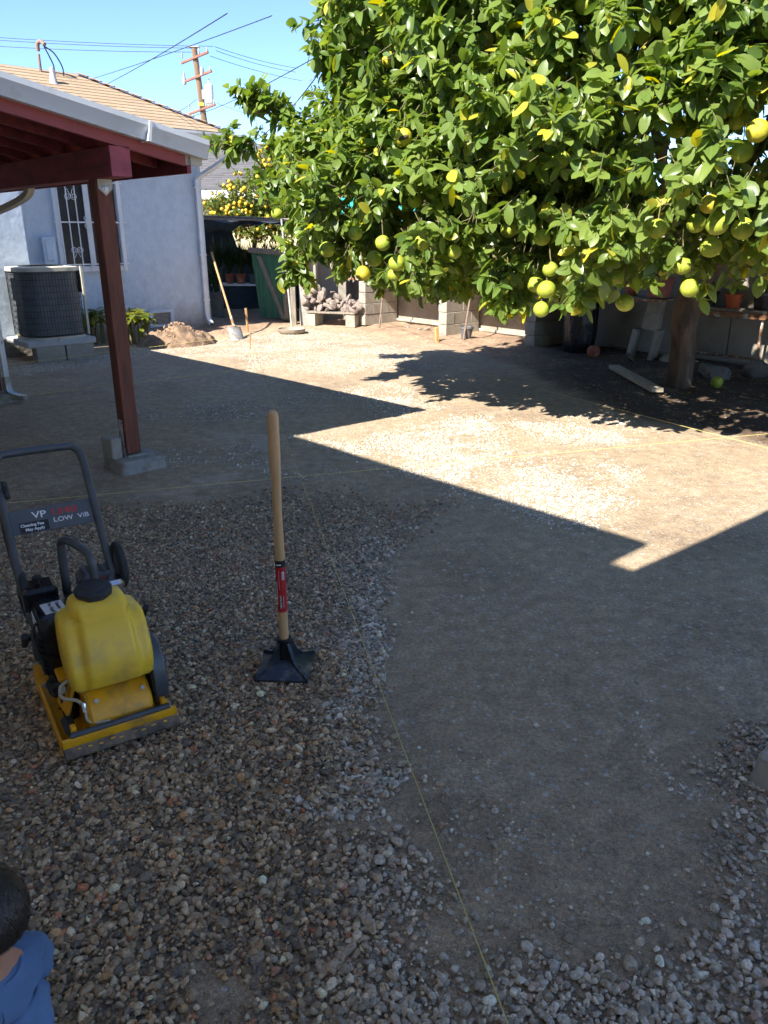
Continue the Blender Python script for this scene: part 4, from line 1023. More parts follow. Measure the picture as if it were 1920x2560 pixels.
# trunk and limbs (world coordinates, stored relative to the trunk base)
def rel(p): return (p[0] - TB.x, p[1] - TB.y, p[2] - TB.z)
w = MB()
tp = [(3.36, 8.72, -.05), (3.35, 8.72, .12), (3.345, 8.72, .45), (3.31, 8.71, .75), (3.33, 8.70, 1.0), (3.39, 8.69, 1.2)]
w.tube([rel(p) for p in smooth_path(tp, 5)], [.20, .185, .17, .158, .15, .146, .143, .140, .137, .135, .134, .134, .136, .14, .145, .148, .148, .146, .143, .14, .138, .136, .135, .134, .133, .132], 16)
trunk = w.build('trunk', 'bark', pomelo, smooth=60)
tv = trunk.data.vertices
for v_ in tv:
    a = math.atan2(v_.co.y, v_.co.x); k_ = .012 * math.sin(3 * a + v_.co.z * 3) + .008 * math.sin(7 * a - 4 * v_.co.z)
    if v_.co.z < .95: v_.co.x += math.cos(a) * k_; v_.co.y += math.sin(a) * k_
limbs = [[(3.42, 8.69, 1.12), (3.18, 8.45, 1.42), (2.85, 8.1, 1.68), (2.3, 7.8, 2.0), (1.5, 7.7, 2.2), (.6, 7.9, 2.3)],
         [(3.44, 8.69, 1.15), (3.62, 8.45, 1.6), (3.75, 8.0, 2.1), (3.7, 7.3, 2.6), (3.5, 6.6, 3.0)],
         [(3.44, 8.70, 1.12), (3.8, 9.0, 1.6), (4.3, 9.2, 2.2), (4.9, 9.1, 2.9)],
         [(3.42, 8.72, 1.15), (3.3, 9.1, 1.8), (3.0, 9.3, 2.6), (2.7, 9.2, 3.5), (2.4, 9.0, 4.2)],
         [(2.85, 8.1, 1.68), (2.5, 7.3, 1.9), (2.2, 6.6, 2.2), (2.0, 6.0, 2.3)],
         [(1.5, 7.7, 2.2), (.9, 7.4, 2.8), (.4, 7.5, 3.3)], [(2.3, 7.8, 2.0), (1.6, 8.4, 2.5), (.5, 8.8, 2.7), (-.3, 8.9, 2.5)],
         [(3.7, 7.3, 2.6), (3.0, 6.5, 2.5), (2.6, 6.0, 2.1)]]
for i, lb in enumerate(limbs):
    w = MB(); P = smooth_path([rel(p) for p in lb], 5); r0 = [.085, .085, .08, .08, .045, .035, .045, .04][i]
    w.tube(P, [r0 * (1 - .75 * j / (len(P) - 1)) for j in range(len(P))], 9); w.build('limb', 'bark', pomelo, smooth=60)

LOBES = [((3.2, 8.6, 3.2), (3.3, 3.0, 2.2)), ((0.75, 8.2, 2.15), (1.45, 1.35, 1.0)), ((2.1, 6.75, 2.25), (1.8, 1.25, 1.05)), ((4.0, 6.5, 2.75), (2.0, 1.5, 1.4)),
         ((-0.25, 8.75, 2.2), (0.80, .75, .58)), ((1.05, 8.0, 3.5), (1.45, 1.4, 1.35)), ((3.0, 6.9, 4.1), (2.3, 1.6, 1.5)), ((0.15, 7.25, 1.9), (.85, .75, .60)), ((1.2, 7.2, 3.1), (1.2, 1.0, 1.2)), ((1.0, 8.4, 4.5), (1.3, 1.3, 1.2)), ((2.6, 5.75, 2.15), (1.0, .75, .75)), ((2.8, 6.1, 3.1), (1.2, .9, .9)), ((3.9, 10.0, 3.3), (2.6, 1.2, 1.9))]
rt = np.random.default_rng(5)
CP, OUT = [], []
for c_, r_ in LOBES:
    c_ = np.array(c_); r_ = np.array(r_)
    area = 4 * math.pi * ((r_[0] * r_[1]) ** 1.6 / 3 + (r_[0] * r_[2]) ** 1.6 / 3 + (r_[1] * r_[2]) ** 1.6 / 3) ** (1 / 1.6)
    k = int(area * 66)
    d = norm(rt.normal(0, 1, (k, 3)))
    rad = np.where(rt.uniform(0, 1, k) < .74, rt.normal(0.93, .07, k), rt.uniform(.55, .9, k))
    bumpy = 1 + 0.20 * (fbm(d[:, 0] * 2.6 + c_[0], d[:, 2] * 2.6 + d[:, 1] * 1.9 + c_[1], 3) - .5) * 2
    CP.append(c_ + d * r_ * (rad * bumpy)[:, None]); OUT.append(norm(d / r_))
CP, OUT = np.concatenate(CP), np.concatenate(OUT)
# drop what is deep inside another lobe
deep = np.full(len(CP), 9.0)
for c_, r_ in LOBES: deep = np.minimum(deep, np.linalg.norm((CP - np.array(c_)) / np.array(r_), axis=1))
keep = (deep > .60) | (rt.uniform(0, 1, len(CP)) < .09)
# skirt: open under the crown, ragged hem
hem = 1.34 + .30 * (fbm(CP[:, 0] * 1.7 + 9, CP[:, 1] * 1.7, 3) - .5) * 2 + .16 * sst(1.2, 2.4, CP[:, 0])
dt = np.hypot(CP[:, 0] - TB.x, CP[:, 1] - TB.y)
hem = hem + .55 * sst(2.2, .6, dt)
hem = hem + .12 * sst(.9, -.2, CP[:, 0])
back = CP[:, 1] > 9.6
keep &= (CP[:, 2] > hem) & ~(back & (rt.uniform(0, 1, len(CP)) < .25)) & (CP[:, 0] < 6.2)
# gaps where light falls through
keep &= fbm(CP[:, 0] * 1.9 + CP[:, 2] * .8, CP[:, 1] * 1.9 - CP[:, 2] * 1.1, 3) > .365
keep &= ~((CP[:, 0] < -1.0) & (CP[:, 2] < 2.05)) & ~((CP[:, 0] < -.72) & (CP[:, 2] < 1.7))
CP, OUT = CP[keep], OUT[keep]
# long sprigs that reach out of the crown on the left
sprigs = [[(-.3, 8.9, 2.5), (-.75, 8.95, 2.75), (-1.15, 9.0, 2.95), (-1.35, 9.0, 3.05)], [(-.6, 8.9, 2.4), (-1.1, 9.0, 2.55), (-1.65, 9.05, 2.6)], [(-.6, 8.7, 1.9), (-.85, 8.55, 1.58), (-.93, 8.5, 1.36)],
          [(.2, 8.0, 3.1), (-.15, 8.0, 3.25), (-.5, 8.0, 3.28)], [(.0, 8.1, 3.6), (-.25, 8.0, 3.75), (-.42, 8.0, 3.72)], [(-.6, 8.6, 2.1), (-.9, 8.6, 2.2), (-1.12, 8.6, 2.18)], [(.85, 6.7, 1.6), (1.0, 6.65, 1.35), (1.05, 6.65, 1.18)], [(1.7, 6.2, 1.6), (1.62, 6.15, 1.3)]]
sw = MB(); sc_, so_ = [], []
for s_ in sprigs:
    P = smooth_path(s_, 5); sw.tube([rel(p) for p in P], [.014 - .009 * j / (len(P) - 1) for j in range(len(P))], 6)
    for j in range(3, len(P)):
        for q in range(3):
            sc_.append(np.array(P[j]) + rt.normal(0, .05, 3)); so_.append(norm(np.array(P[-1]) - np.array(P[0]) + rt.normal(0, .25, 3)))
CP = np.concatenate([CP, np.array(sc_)]); OUT = np.concatenate([OUT, np.array(so_)])
# leave room round every fruit, and a window on the side it shows
for c_ in FR:
    c_ = np.array(c_); d = np.linalg.norm(CP - c_, axis=1)
    s_ = CP - c_; toward = norm(-c_ + np.array([0, 0, 1.7]))
    al = s_ @ toward; lat = np.linalg.norm(s_ - al[:, None] * toward, axis=1)
    kill = (d < .15) | ((al > 0) & (al < .9) & (lat < .14) & (rt.uniform(0, 1, len(CP)) < .92))
    CP, OUT = CP[~kill], OUT[~kill]
lb_, ldv, lup, lL, lt_, tw = cluster_leaves(CP, OUT, rt, (11, 18), .20, .055, .155)
for c_ in FR:                                             # no leaf through a fruit
    mid_ = lb_ + ldv * lL[:, None] * .5; s_ = mid_ - np.array(c_); tw_d = norm(-np.array(c_) + np.array([0, 0, 1.7])); al = s_ @ tw_d
    lat = np.linalg.norm(s_ - al[:, None] * tw_d, axis=1)
    okf = (np.linalg.norm(s_, axis=1) > .115) & ~((al > 0) & (al < 1.0) & (lat < .085) & (rt.uniform(0, 1, len(lb_)) < .80))
    lb_, ldv, lup, lL, lt_ = lb_[okf], ldv[okf], lup[okf], lL[okf], lt_[okf]
okf = lb_[:, 2] > 1.08
lb_, ldv, lup, lL, lt_ = lb_[okf], ldv[okf], lup[okf], lL[okf], lt_[okf]
# the leaves that show largest become parts of their own
cd = np.linalg.norm(lb_ - np.array([0, 0, 1.7]), axis=1)
bx = np.round(lb_[:, 0] / lb_[:, 1] * 70).astype(int); bz = np.round((lb_[:, 2] - 1.7) / lb_[:, 1] * 70).astype(int)
key = bx * 1000 + bz
order = np.argsort(cd); seen = set(); front = []
for i in order:
    if abs(lb_[i, 0] / lb_[i, 1]) > .47 or not (-.14 < (lb_[i, 2] - 1.7) / lb_[i, 1] < .26): continue
    if key[i] in seen: continue
    seen.add(key[i]); front.append(i)
front = np.array(front); score = lL[front] / cd[front]
single = front[np.argsort(-score)[:300]]
mask = np.ones(len(lb_), bool); mask[single] = False
grp = rt.integers(0, 4, len(lb_)); parts_ = []; off_ = 0
for g_i, tm_ in enumerate((leaf_template(.255, .12, .08), leaf_template(.285, .30, .30), leaf_template(.23, .50, .55), leaf_template(.27, -.15, .20))):
    mk = mask & (grp == g_i); a_, b_, c_ = leaf_arrays(lb_[mk] - np.array(TB), ldv[mk], lup[mk], lL[mk], lt_[mk], tm_); parts_.append((a_, b_ + off_, c_)); off_ += len(a_)
P, F, T = (np.concatenate([q[k_] for q in parts_]) for k_ in range(3))
fol = obj('foliage', mesh_np('foliage', P, F, 'leaf_pomelo', True, [('tint', 'FLOAT_COLOR', T)]), pomelo)
fol['kind'] = 'stuff'
print('pomelo leaves', len(lb_), 'clusters', len(CP))
leafmesh = []
for k in range(8):
    v, f = leaf_template(.24 + .012 * k, .1 + .05 * (k % 4), .1 + .06 * (k % 5))
    T = np.tile(np.array([[.15 + .1 * k, .06 if k != 5 else .7, 0, 0]]), (len(v), 1))
    leafmesh.append(mesh_np('leaf', v, f, 'leaf_pomelo', True, [('tint', 'FLOAT_COLOR', T)]))
for q, i in enumerate(single):
    x = Vector(ldv[i]).normalized(); y = Vector(lup[i]).cross(x).normalized(); z = x.cross(y)
    m_ = Matrix((x, y, z)).transposed().to_4x4(); L = float(lL[i])
    o = obj('leaf', leafmesh[(q * 5) % 8 if q % 9 else 5], pomelo)
    o.matrix_local = Matrix.Translation(Vector(lb_[i]) - TB) @ m_ @ Matrix.Diagonal((L, L, L, 1))
# twigs
a_, b_ = tw
k = len(a_); n3 = 3
dd = norm(b_ - a_); px_ = norm(np.cross(dd, np.array([0.1, .3, 1.0]))); py_ = np.cross(dd, px_)
ring_ = np.stack([px_ * math.cos(q) + py_ * math.sin(q) for q in (0, 2.094, 4.189)], 1)
in0 = a_ - dd * .10
vs = np.concatenate([in0[:, None] + ring_ * .0035, b_[:, None] + ring_ * .0018], 1) - np.array(TB)
f6 = np.array([(0, 1, 4, 3), (1, 2, 5, 4), (2, 0, 3, 5)])
tw_o = obj('twigs', mesh_np('twigs', vs.reshape(-1, 3), (f6[None] + (np.arange(k) * 6)[:, None, None]).reshape(-1, 4), 'twig', True), pomelo)
tw_o['kind'] = 'stuff'
spo = sw.build('sprig_stems', 'twig', pomelo); spo['kind'] = 'stuff'
# fruit
def fruit_mesh(seed, ripe):
    r_ = random.Random(seed); mb = MB(); prof = []
    for i in range(13):
        a = math.pi * i / 12; z = -math.cos(a); rr = math.sin(a)
        if z > 0: rr *= 1 - .10 * z * z; z = z * 1.06
        prof.append((max(rr, .002), z * .93))
    mb.lathe(prof, 22, wob=lambda i, j: 1 + .018 * math.sin(j * 2 * math.pi / 22 * 3 + i * .5 + seed) + .012 * math.sin(j * 2 * math.pi / 22 * 5 - i)); return mb.mesh('fruit', 'fruit_ripe' if ripe else 'fruit', 80)
fm = [fruit_mesh(i, i % 2) for i in range(6)]
rf = random.Random(4)
for i, c_ in enumerate(FR):
    s = rf.uniform(.060, .074) * (0.9 if c_[1] > 8 else 1)
    ripe = 1 if i in (13, 14, 7, 25, 29, 36, 39) else 0
    o = obj('fruit', fm[ripe + 2 * (i % 3)], pomelo, loc=rel(c_), rot=(rf.uniform(-.25, .25), rf.uniform(-.25, .25), rf.uniform(0, 6)))
    o.scale = (s, s, s * rf.uniform(.94, 1.05))
    st = MB(); st.tube([rel((c_[0], c_[1], c_[2] + s * .85)), rel((c_[0] + rf.uniform(-.02, .02), c_[1] + .03, c_[2] + s + .12))], .004, 5); so = st.build('stem', 'twig', pomelo)
# two split fruit
for (i, mm, sx, sz, tilt) in ((13, 'rind_dark', .046, .016, .35), (14, 'rind_white', .014, .045, .3)):
    c_ = np.array(FR[i]); d = norm(-c_ + np.array([0, 0, 1.7])); e = MB()
    e.lathe([(.001, 1.0), (.5, .85), (.9, .4), (1, 0), (.9, -.4), (.5, -.85), (.001, -1)], 14)
    o = e.build('split', mm, pomelo); o.scale = (sx, sz, .008)
    z = Vector(d); y = Vector((0, 0, 1)); y = (y - z * y.dot(z)).normalized(); x = y.cross(z)
    o.matrix_local = Matrix.Translation(Vector(c_ + d * .072) - TB) @ Matrix((x, y, z)).transposed().to_4x4() @ Matrix.Rotation(tilt, 4, 'Z') @ Matrix.Diagonal((sx, sz, .012, 1))
w = MB(); w.lathe([(r_ * .068, z * .068) for r_, z in [(math.sin(math.pi * i / 10) + .001, -math.cos(math.pi * i / 10)) for i in range(11)]], 18)
ff = w.build('pomelo_fruit', 'fruit', None, smooth=80, loc=(3.74, 8.62, gz1(3.74, 8.62) + .06), rot=(.5, .3, 0)); tag(ff, 'fallen pomelo lying on the dirt beside the tree trunk', 'fruit')

# fallen leaves under the tree
M['leaf_litter'] = leaf_mat('leaf_litter', (0.11, 0.065, 0.03), (0.19, 0.12, 0.05), (0.28, 0.19, 0.06), 0.7, 0.1)
rl = np.random.default_rng(44); k = 260
lx, ly = rl.normal(3.0, 1.3, k), rl.normal(8.2, 1.2, k)
kp = soil_mask(lx, ly) > .6; lx, ly = lx[kp], ly[kp]; k = len(lx)
P, F, T = leaf_arrays(np.stack([lx, ly, gz(lx, ly) + .006], 1), np.stack([np.cos(a_ := rl.uniform(0, 6.28, k)), np.sin(a_), rl.normal(0, .12, k)], 1), np.tile([0., 0., 1.], (k, 1)) + rl.normal(0, .2, (k, 3)), rl.uniform(.04, .09, k), np.stack([rl.uniform(.5, 1, k), rl.uniform(.3, 1, k)], 1), leaf_template(.26, .15, -.05))
tag(obj('leaf_litter', mesh_np('leaf_litter', P, F, 'leaf_litter', True, [('tint', 'FLOAT_COLOR', T)])), 'dry fallen leaves scattered on the soil under the tree', 'leaf litter', kind='stuff')

# ---------------------------------------------------------------- other trees
def small_tree(name, label, base, lobes, dens, leaf, lmin, lmax, fruit=None, nfruit=0, fr_r=.04, seed=1, per=(8, 14), gap=.3, stems=()):
    r_ = np.random.default_rng(seed); t = thing(name, label, 'tree', base); b0 = np.array(base)
    cp, ou = [], []
    for c_, rr in lobes:
        c_, rr = np.array(c_), np.array(rr); k = int(dens * rr[0] * rr[2] * 12)
        d = norm(r_.normal(0, 1, (k, 3))); cp.append(c_ + d * rr * r_.uniform(.45, 1.05, (k, 1)) * (1 + .25 * (fbm(d[:, 0] * 3 + seed, d[:, 2] * 3, 3)[:, None] - .5) * 2)); ou.append(d)
    cp, ou = np.concatenate(cp), np.concatenate(ou)
    kp = fbm(cp[:, 0] * 2 + cp[:, 2], cp[:, 2] * 2 - cp[:, 1], 3) > gap
    cp, ou = cp[kp], ou[kp]
    b, d, u, L, ti, tw = cluster_leaves(cp, ou, r_, per, .16, lmin, lmax, .3)
    P, F, T = leaf_arrays(b - b0, d, u, L, ti, LT_FLAT)
    cr = obj('crown', mesh_np('crown', P, F, leaf, True, [('tint', 'FLOAT_COLOR', T)]), t); cr['kind'] = 'stuff'
    w = MB(); c0 = np.array(lobes[0][0]) - b0
    w.tube(smooth_path([(0, 0, 0), (c0[0] * .3, c0[1] * .3, c0[2] * .4), tuple(c0)], 4), [.09 - .006 * j for j in range(9)], 8)
    for c_, rr in lobes[1:]: w.tube(smooth_path([tuple(c0 * .6), tuple((np.array(c_) - b0) * .8 + c0 * .1), tuple(np.array(c_) - b0)], 3), [.05 - .006 * j for j in range(7)], 6)
    w.build('trunk', 'bark', t)
    if fruit:
        v, f = ico(2)
        fmh = mesh_np('fruit', v, f, fruit, True)
        for i in range(nfruit):
            c_, rr = lobes[r_.integers(0, len(lobes))]; d = norm(r_.normal(0, 1, 3) + np.array([-.3, -1.2, 0])); p = np.array(c_) + d * np.array(rr) * r_.uniform(.9, 1.1)
            o = obj('fruit', fmh, t, loc=tuple(p - b0)); s = fr_r * r_.uniform(.8, 1.15); o.scale = (s, s, s)
    return t
small_tree('orange_tree', 'small citrus tree full of yellow-orange fruit behind the shade cloth', (-3.6, 21.5, 0), [((-3.2, 21.5, 2.55), (.95, .8, .72)), ((-2.4, 21.6, 2.85), (.75, .7, .75)), ((-4.1, 21.5, 2.2), (.7, .6, .5)), ((-2.9, 21.4, 3.3), (.3, .3, .5)), ((-1.6, 21.7, 2.4), (.7, .6, .6)), ((-2.8, 21.4, 2.0), (1.4, .7, .5))], 80, 'leaf_orange', .05, .09, 'fruit_orange', 210, .046, 11, gap=.25)
small_tree('citrus_tree', 'thin pale citrus tree rising above the pomelo branches by the power line', (-.9, 17.5, 0), [((-.75, 17.5, 4.1), (.75, .7, .75)), ((-.1, 17.5, 3.5), (.8, .7, .9)), ((-1.0, 17.5, 3.3), (.6, .6, .6)), ((.4, 17.5, 4.4), (.7, .6, .7))], 46, 'leaf_orange', .05, .095, 'fruit', 14, .05, 12, gap=.36)

# ================================================================== YARD EDGE
def G3(x, y, dz=0.0): return Vector((x, y, gz1(x, y) + dz))
WA = R(-50); W0 = Vector((1.3, 14.2, 0)); WD = Vector((math.cos(WA), math.sin(WA), 0)); WN = Vector((-math.sin(WA), math.cos(WA), 0))   # along the wall, and away from the camera
def wl_(x, y, z=0.0): p = W0 + WD * x + WN * y; return Vector((p.x, p.y, z))
gw = thing('garden_wall', 'tan rendered garden wall behind the fruit tree and shelves', 'wall', W0, WA)
for i in range(6):
    x0 = -4.55 + i * 2.4
    w = MB(); w.box((x0 + 1.2, .08, .62), (2.385, .15, 1.44), b=.006); w.build('wall_panel', 'wall', gw, smooth=0)
w = MB(); w.box((2.65, .08, 1.365), (14.4, .19, .05), b=.008); w.build('coping', 'wall', gw, smooth=0)
w = MB(); w.box((2.6, -.03, .10), (14.4, .05, .05), b=.01); w.build('base_ledge', 'block', gw, smooth=0)
rw = thing('return_wall', 'short grey concrete wall with square end post beside the green gate', 'wall', (-1.5, 15.35, 0), R(0))
w = MB(); w.box((.13, 1.05, .66), (.14, 2.1, 1.5), b=.006); w.build('wall_panel', 'wall', rw, smooth=0)
w = MB(); w.box((.40, .55, .66), (.70, .14, 1.42), b=.006); w.build('wall_panel', 'wall', rw, smooth=0)
w = MB(); w.box((-.03, -.02, .70), (.19, .19, 1.62), b=.012); w.build('end_post', 'conc', rw, smooth=0)

# block stubs that carry the shelves
bmesh_block = MB(); bmesh_block.box((0, 0, .0975), (.19, .395, .193), b=.005); bblk = bmesh_block.mesh('block', 'block', 0)
half = MB(); half.box((0, 0, .0975), (.19, .195, .193), b=.005); hblk = half.mesh('block', 'block', 0)
def stub(x, y0, rows, label, nb=2, skip=()):
    base = wl_(x, 0); z0 = gz1(base.x, base.y) - .03
    t = thing('block_pillar', label, 'pillar', (base.x, base.y, z0), WA, 'block pillars carrying the shelves')
    rr = random.Random(int(x * 100))
    for r_ in range(rows):
        y = y0
        if r_ % 2 == 1 and nb > 1:
            o = obj('block', hblk, t, loc=(rr.uniform(-.006, .006), y + .1, r_ * .2)); y += .2
            for k in range(nb - 1): obj('block', bblk, t, loc=(rr.uniform(-.006, .006), y + .2, r_ * .2), rot=rr.uniform(-.012, .012)); y += .4
            obj('block', hblk, t, loc=(0, y + .1, r_ * .2))
        else:
            for k in range(nb): obj('block', bblk, t, loc=(rr.uniform(-.006, .006), y + .2, r_ * .2), rot=rr.uniform(-.012, .012)); y += .4
    return t
stub(-1.67, -.84, 4, 'stacked block pillar beside the rubble heap', 2)
stub(.52, -.86, 4, 'stacked block pillar behind the small grey flowerpot', 2)
stub(2.38, -.82, 4, 'stacked block pillar left of the bin in the black bag', 2)
# leaning block stand under the pink pot
bs_ = wl_(4.1, -.45); t = thing('block_stand', 'tilted stack of hollow blocks under the pink flowerpot', 'block stand', (bs_.x, bs_.y, gz1(bs_.x, bs_.y)), WA + .2)
w = MB(); w.box((-.15, 0, .20), (.07, .19, .42), Matrix.Rotation(R(9), 4, 'Y'), b=.006); w.build('block', 'block', t, smooth=0)
w = MB(); w.box((.16, 0, .20), (.07, .19, .42), Matrix.Rotation(R(9), 4, 'Y'), b=.006); w.build('block', 'block', t, smooth=0)
w = MB(); w.box((.08, 0, .52), (.20, .19, .22), Matrix.Rotation(R(7), 4, 'Y'), b=.006); w.build('block', 'block', t, smooth=0)
w = MB(); w.box((.11, 0, .72), (.19, .19, .19), Matrix.Rotation(R(5), 4, 'Y'), b=.006); w.build('block', 'block', t, smooth=0)
# shelves
def shelf(x0, x1, z, label, m, n_=3, ydep=.60, yc=-.42):
    c = wl_((x0 + x1) / 2, yc); t = thing('shelf', label, 'shelf', (c.x, c.y, z), WA, 'plank shelves on the block pillars')
    for k in range(n_):
        w = MB(); w.box((0, -ydep / 2 + ydep * (k + .5) / n_, .012), (x1 - x0, ydep / n_ - .012, .028), b=.004); w.build('plank', m if k else 'rust', t, smooth=0)
    return t
zs = .80 + .02
shelf(-1.78, .40, zs, 'plank shelf resting on the rubble-side block pillar', 'wood_old')
shelf(.42, 2.34, zs + .003, 'rusty edged plank shelf above the small grey flowerpot', 'wood_old')
shelf(2.36, 4.40, zs + .02, 'plank shelf above the bin in the black bag', 'wood_old', 3, .62)
# props leaning on the shelves
def pole(a, b, r_, m, name, label, cat='pole', group=None):
    w = MB(); w.tube([a, b], r_, 10); o = w.build(name, m); return tag(o, label, cat, group)
a = wl_(-.94, -1.02, .06); b = wl_(-1.06, -.745, 1.28); pole(a, b, .016, 'mast', 'metal_pole', 'grey metal pole leaning at the shelf near the rubble heap', 'pole', 'poles leaning at the shelves')
a = wl_(1.22, -1.05, .06); b = wl_(1.12, -.745, 1.15); pole(a, b, .016, 'mast', 'metal_pole', 'grey metal pole leaning right of the small grey flowerpot', 'pole', 'poles leaning at the shelves')

# rubble heap on blocks between the wall and the first pillar
rb = thing('rubble_heap', 'heap of broken concrete pieces stacked on a low plank', 'rubble', G3(-.95, 15.15), R(-20))
w = MB(); w.box((0, 0, .26), (1.0, .42, .035), b=.004); w.build('plank', 'wood_old', rb, smooth=0)
for x in (-.42, .40):
    w = MB(); w.box((x, 0, .115), (.19, .38, .23), b=.006); w.build('block', 'block', rb, smooth=0)
shp, ff_ = stone_shapes(2, 8, 77)
stm = [mesh_np('stone', s_ * .5, ff_, 'rubble', False) for s_ in shp]
rr = random.Random(3)
for i in range(64):
    lay = i // 16; s = rr.uniform(.12, .27)
    o = obj('stone', stm[i % 8], rb, loc=(-.52 + (i % 8) * .145 + rr.uniform(-.06, .06), -.13 + ((i // 8) % 2) * .22, .33 + lay * .095 * (1.25 - .12 * (i % 8)) + rr.uniform(-.03, .03)), rot=(rr.uniform(0, 6), rr.uniform(-1.5, 1.5), rr.uniform(0, 6))); o.scale = (s, s, s * .8)
# loose stones on the bank
def stone(x, y, s, label, m='rock', sq=.7, seed=0, group=None):
    sh_, f_ = stone_shapes(3, 1, 300 + seed); me_ = mesh_np('stone', sh_[0] * s, f_, m, True); me_.set_sharp_from_angle(angle=R(24))
    o = obj('stone', me_, None, loc=G3(x, y, s * .42 * sq), rot=(.1 * seed % 1, .2, seed * 1.7)); o.scale = (1, 1, sq); return tag(o, label, 'stone', group)
stone(.44, 14.45, .09, 'pale grey stone near the foot of the leaning metal pole', seed=1)
stone(.78, 14.05, .085, 'round tan stone on the dirt bank behind the wooden stake', seed=2)
stone(.64, 13.95, .055, 'small brown stone beside the round tan stone', seed=3)
stone(3.95, 9.15, .24, 'squarish dark stone slab behind the fallen pomelo', 'rock_dark', .75, 4)
stone(4.42, 9.2, .22, 'long dark stone beside the squarish slab', 'rock_dark', .7, 5)
stone(4.75, 8.95, .20, 'flat dark stone at the frame edge past the fallen pomelo', 'rock_dark', .5, 6)
stone(3.85, 10.5, .12, 'stone at the foot of the tilted block stand', 'rock', .7, 7)
stone(3.35, 10.6, .13, 'low stone between the black bag and the block stand', 'rock_dark', .6, 8)
# clay ball shaped pot in the shade
w = MB(); w.lathe([(.001, 0), (.05, .002), (.085, .04), (.092, .09), (.075, .135), (.045, .158), (.03, .162), (.001, .15)], 20); o = w.build('clay_pot', 'terra', None, smooth=60, loc=G3(2.95, 10.95)); tag(o, 'round orange clay pot at the foot of the black bag', 'pot')
# wooden stakes and sticks
def stake(x, y, h, s, label, m='stake', lean=(0, 0), tip=True):
    w = MB(); w.box((0, 0, h / 2 - .03), (s, s * .8, h + .06), Matrix.Rotation(lean[0], 4, 'X') @ Matrix.Rotation(lean[1], 4, 'Y'), b=.003); o = w.build('wooden_stake', m, None, smooth=0, loc=G3(x, y), rot=.5); return tag(o, label, 'stake', 'wooden stakes in the yard')
stake(.86, 12.72, .24, .055, 'yellow wooden stake standing on the bank left of the grey flowerpot', lean=(0, -.06))
stake(-2.46, 14.15, .42, .035, 'taller thin wooden stick standing in front of the gate opening', 'shovel_wood', lean=(.02, -.05))
stake(-2.06, 12.02, .26, .022, 'short thin stick holding the end of the long string', 'shovel_wood', lean=(0, .08))
# clay saucer and the pole behind it
w = MB(); w.lathe([(.001, .01), (.20, .0), (.235, .03), (.245, .085), (.235, .088), (.22, .04), (.19, .022), (.001, .02)], 30); o = w.build('clay_saucer', 'terra', None, smooth=50, loc=G3(-1.64, 13.95)); o.data.materials[0] = M['rock']; tag(o, 'shallow tan clay saucer on the sunlit gravel', 'saucer')
pole((-1.76, 15.0, 0), (-1.90, 15.05, 2.35), .018, 'galv_dirty', 'metal_pole', 'tall thin metal pole standing by the green gate', 'pole')
# small grey flowerpot
def pot_mesh(r0, r1, h, rim=.012, n=22): 
    m_ = MB(); m_.lathe([(.001, 0), (r0, 0), (r1, h - .03), (r1 + rim, h - .03), (r1 + rim, h), (r1 - .004, h), (r1 - .012, h - .04), (.001, h - .045)], n); return m_
p = pot_mesh(.075, .105, .19); o = p.build('flowerpot', 'pot_grey', None, smooth=35, loc=G3(1.34, 12.75)); tag(o, 'small grey plastic flowerpot standing empty on the dirt bank', 'flowerpot')

# ---------------------------------------------------------------- strap-leaved potted plants
def strap_leaves(k, r_, h, spread, wd, seg=5, base=.03):
    vs, fs = [], []
    for i in range(k):
        a = r_.uniform(0, 2 * math.pi); bend_ = r_.uniform(.15, 1.0); hh = h * r_.uniform(.6, 1.1); sp = spread * bend_
        o = len(vs); ca, sa = math.cos(a), math.sin(a)
        for j in range(seg + 1):
            t = j / seg; rad = base * r_.uniform(.2, 1) * (1 if j == 0 else 1) + sp * t ** 1.6; z = hh * (t - .42 * bend_ * t ** 2.6); ww = wd * (1 - t ** 2.2) * (.5 + t * .8 if t < .5 else 1) * .5 + .0008
            vs += [(ca * rad - sa * ww, sa * rad + ca * ww, z), (ca * rad + sa * ww, sa * rad - ca * ww, z)]
        for j in range(seg): q = o + 2 * j; fs.append((q, q + 1, q + 3, q + 2))
    return np.array(vs), np.array(fs)
def potted(name, label, pos, r0, r1, h, m, k, lh, spread, wd, seed, leafm='leaf_dark', cat='potted plant', group=None, rough=True):
    t = thing(name, label, cat, pos, seed * .7, group)
    pot_mesh(r0, r1, h).build('pot', m, t, smooth=35)
    w = MB(); w.lathe([(.001, h - .03), (r1 - .006, h - .032)], 16); w.build('soil', 'soil_pot', t)
    r_ = random.Random(seed); v, f = strap_leaves(k, r_, lh, spread, wd)
    T = np.tile(np.array([[r_.uniform(.1, .8), r_.uniform(0, .15), 0, 0]]), (len(v), 1))
    o = obj('leaves', mesh_np('leaves', v + np.array([0, 0, h - .04]), f, leafm, True, [('tint', 'FLOAT_COLOR', T)]), t); o['kind'] = 'stuff'; return t
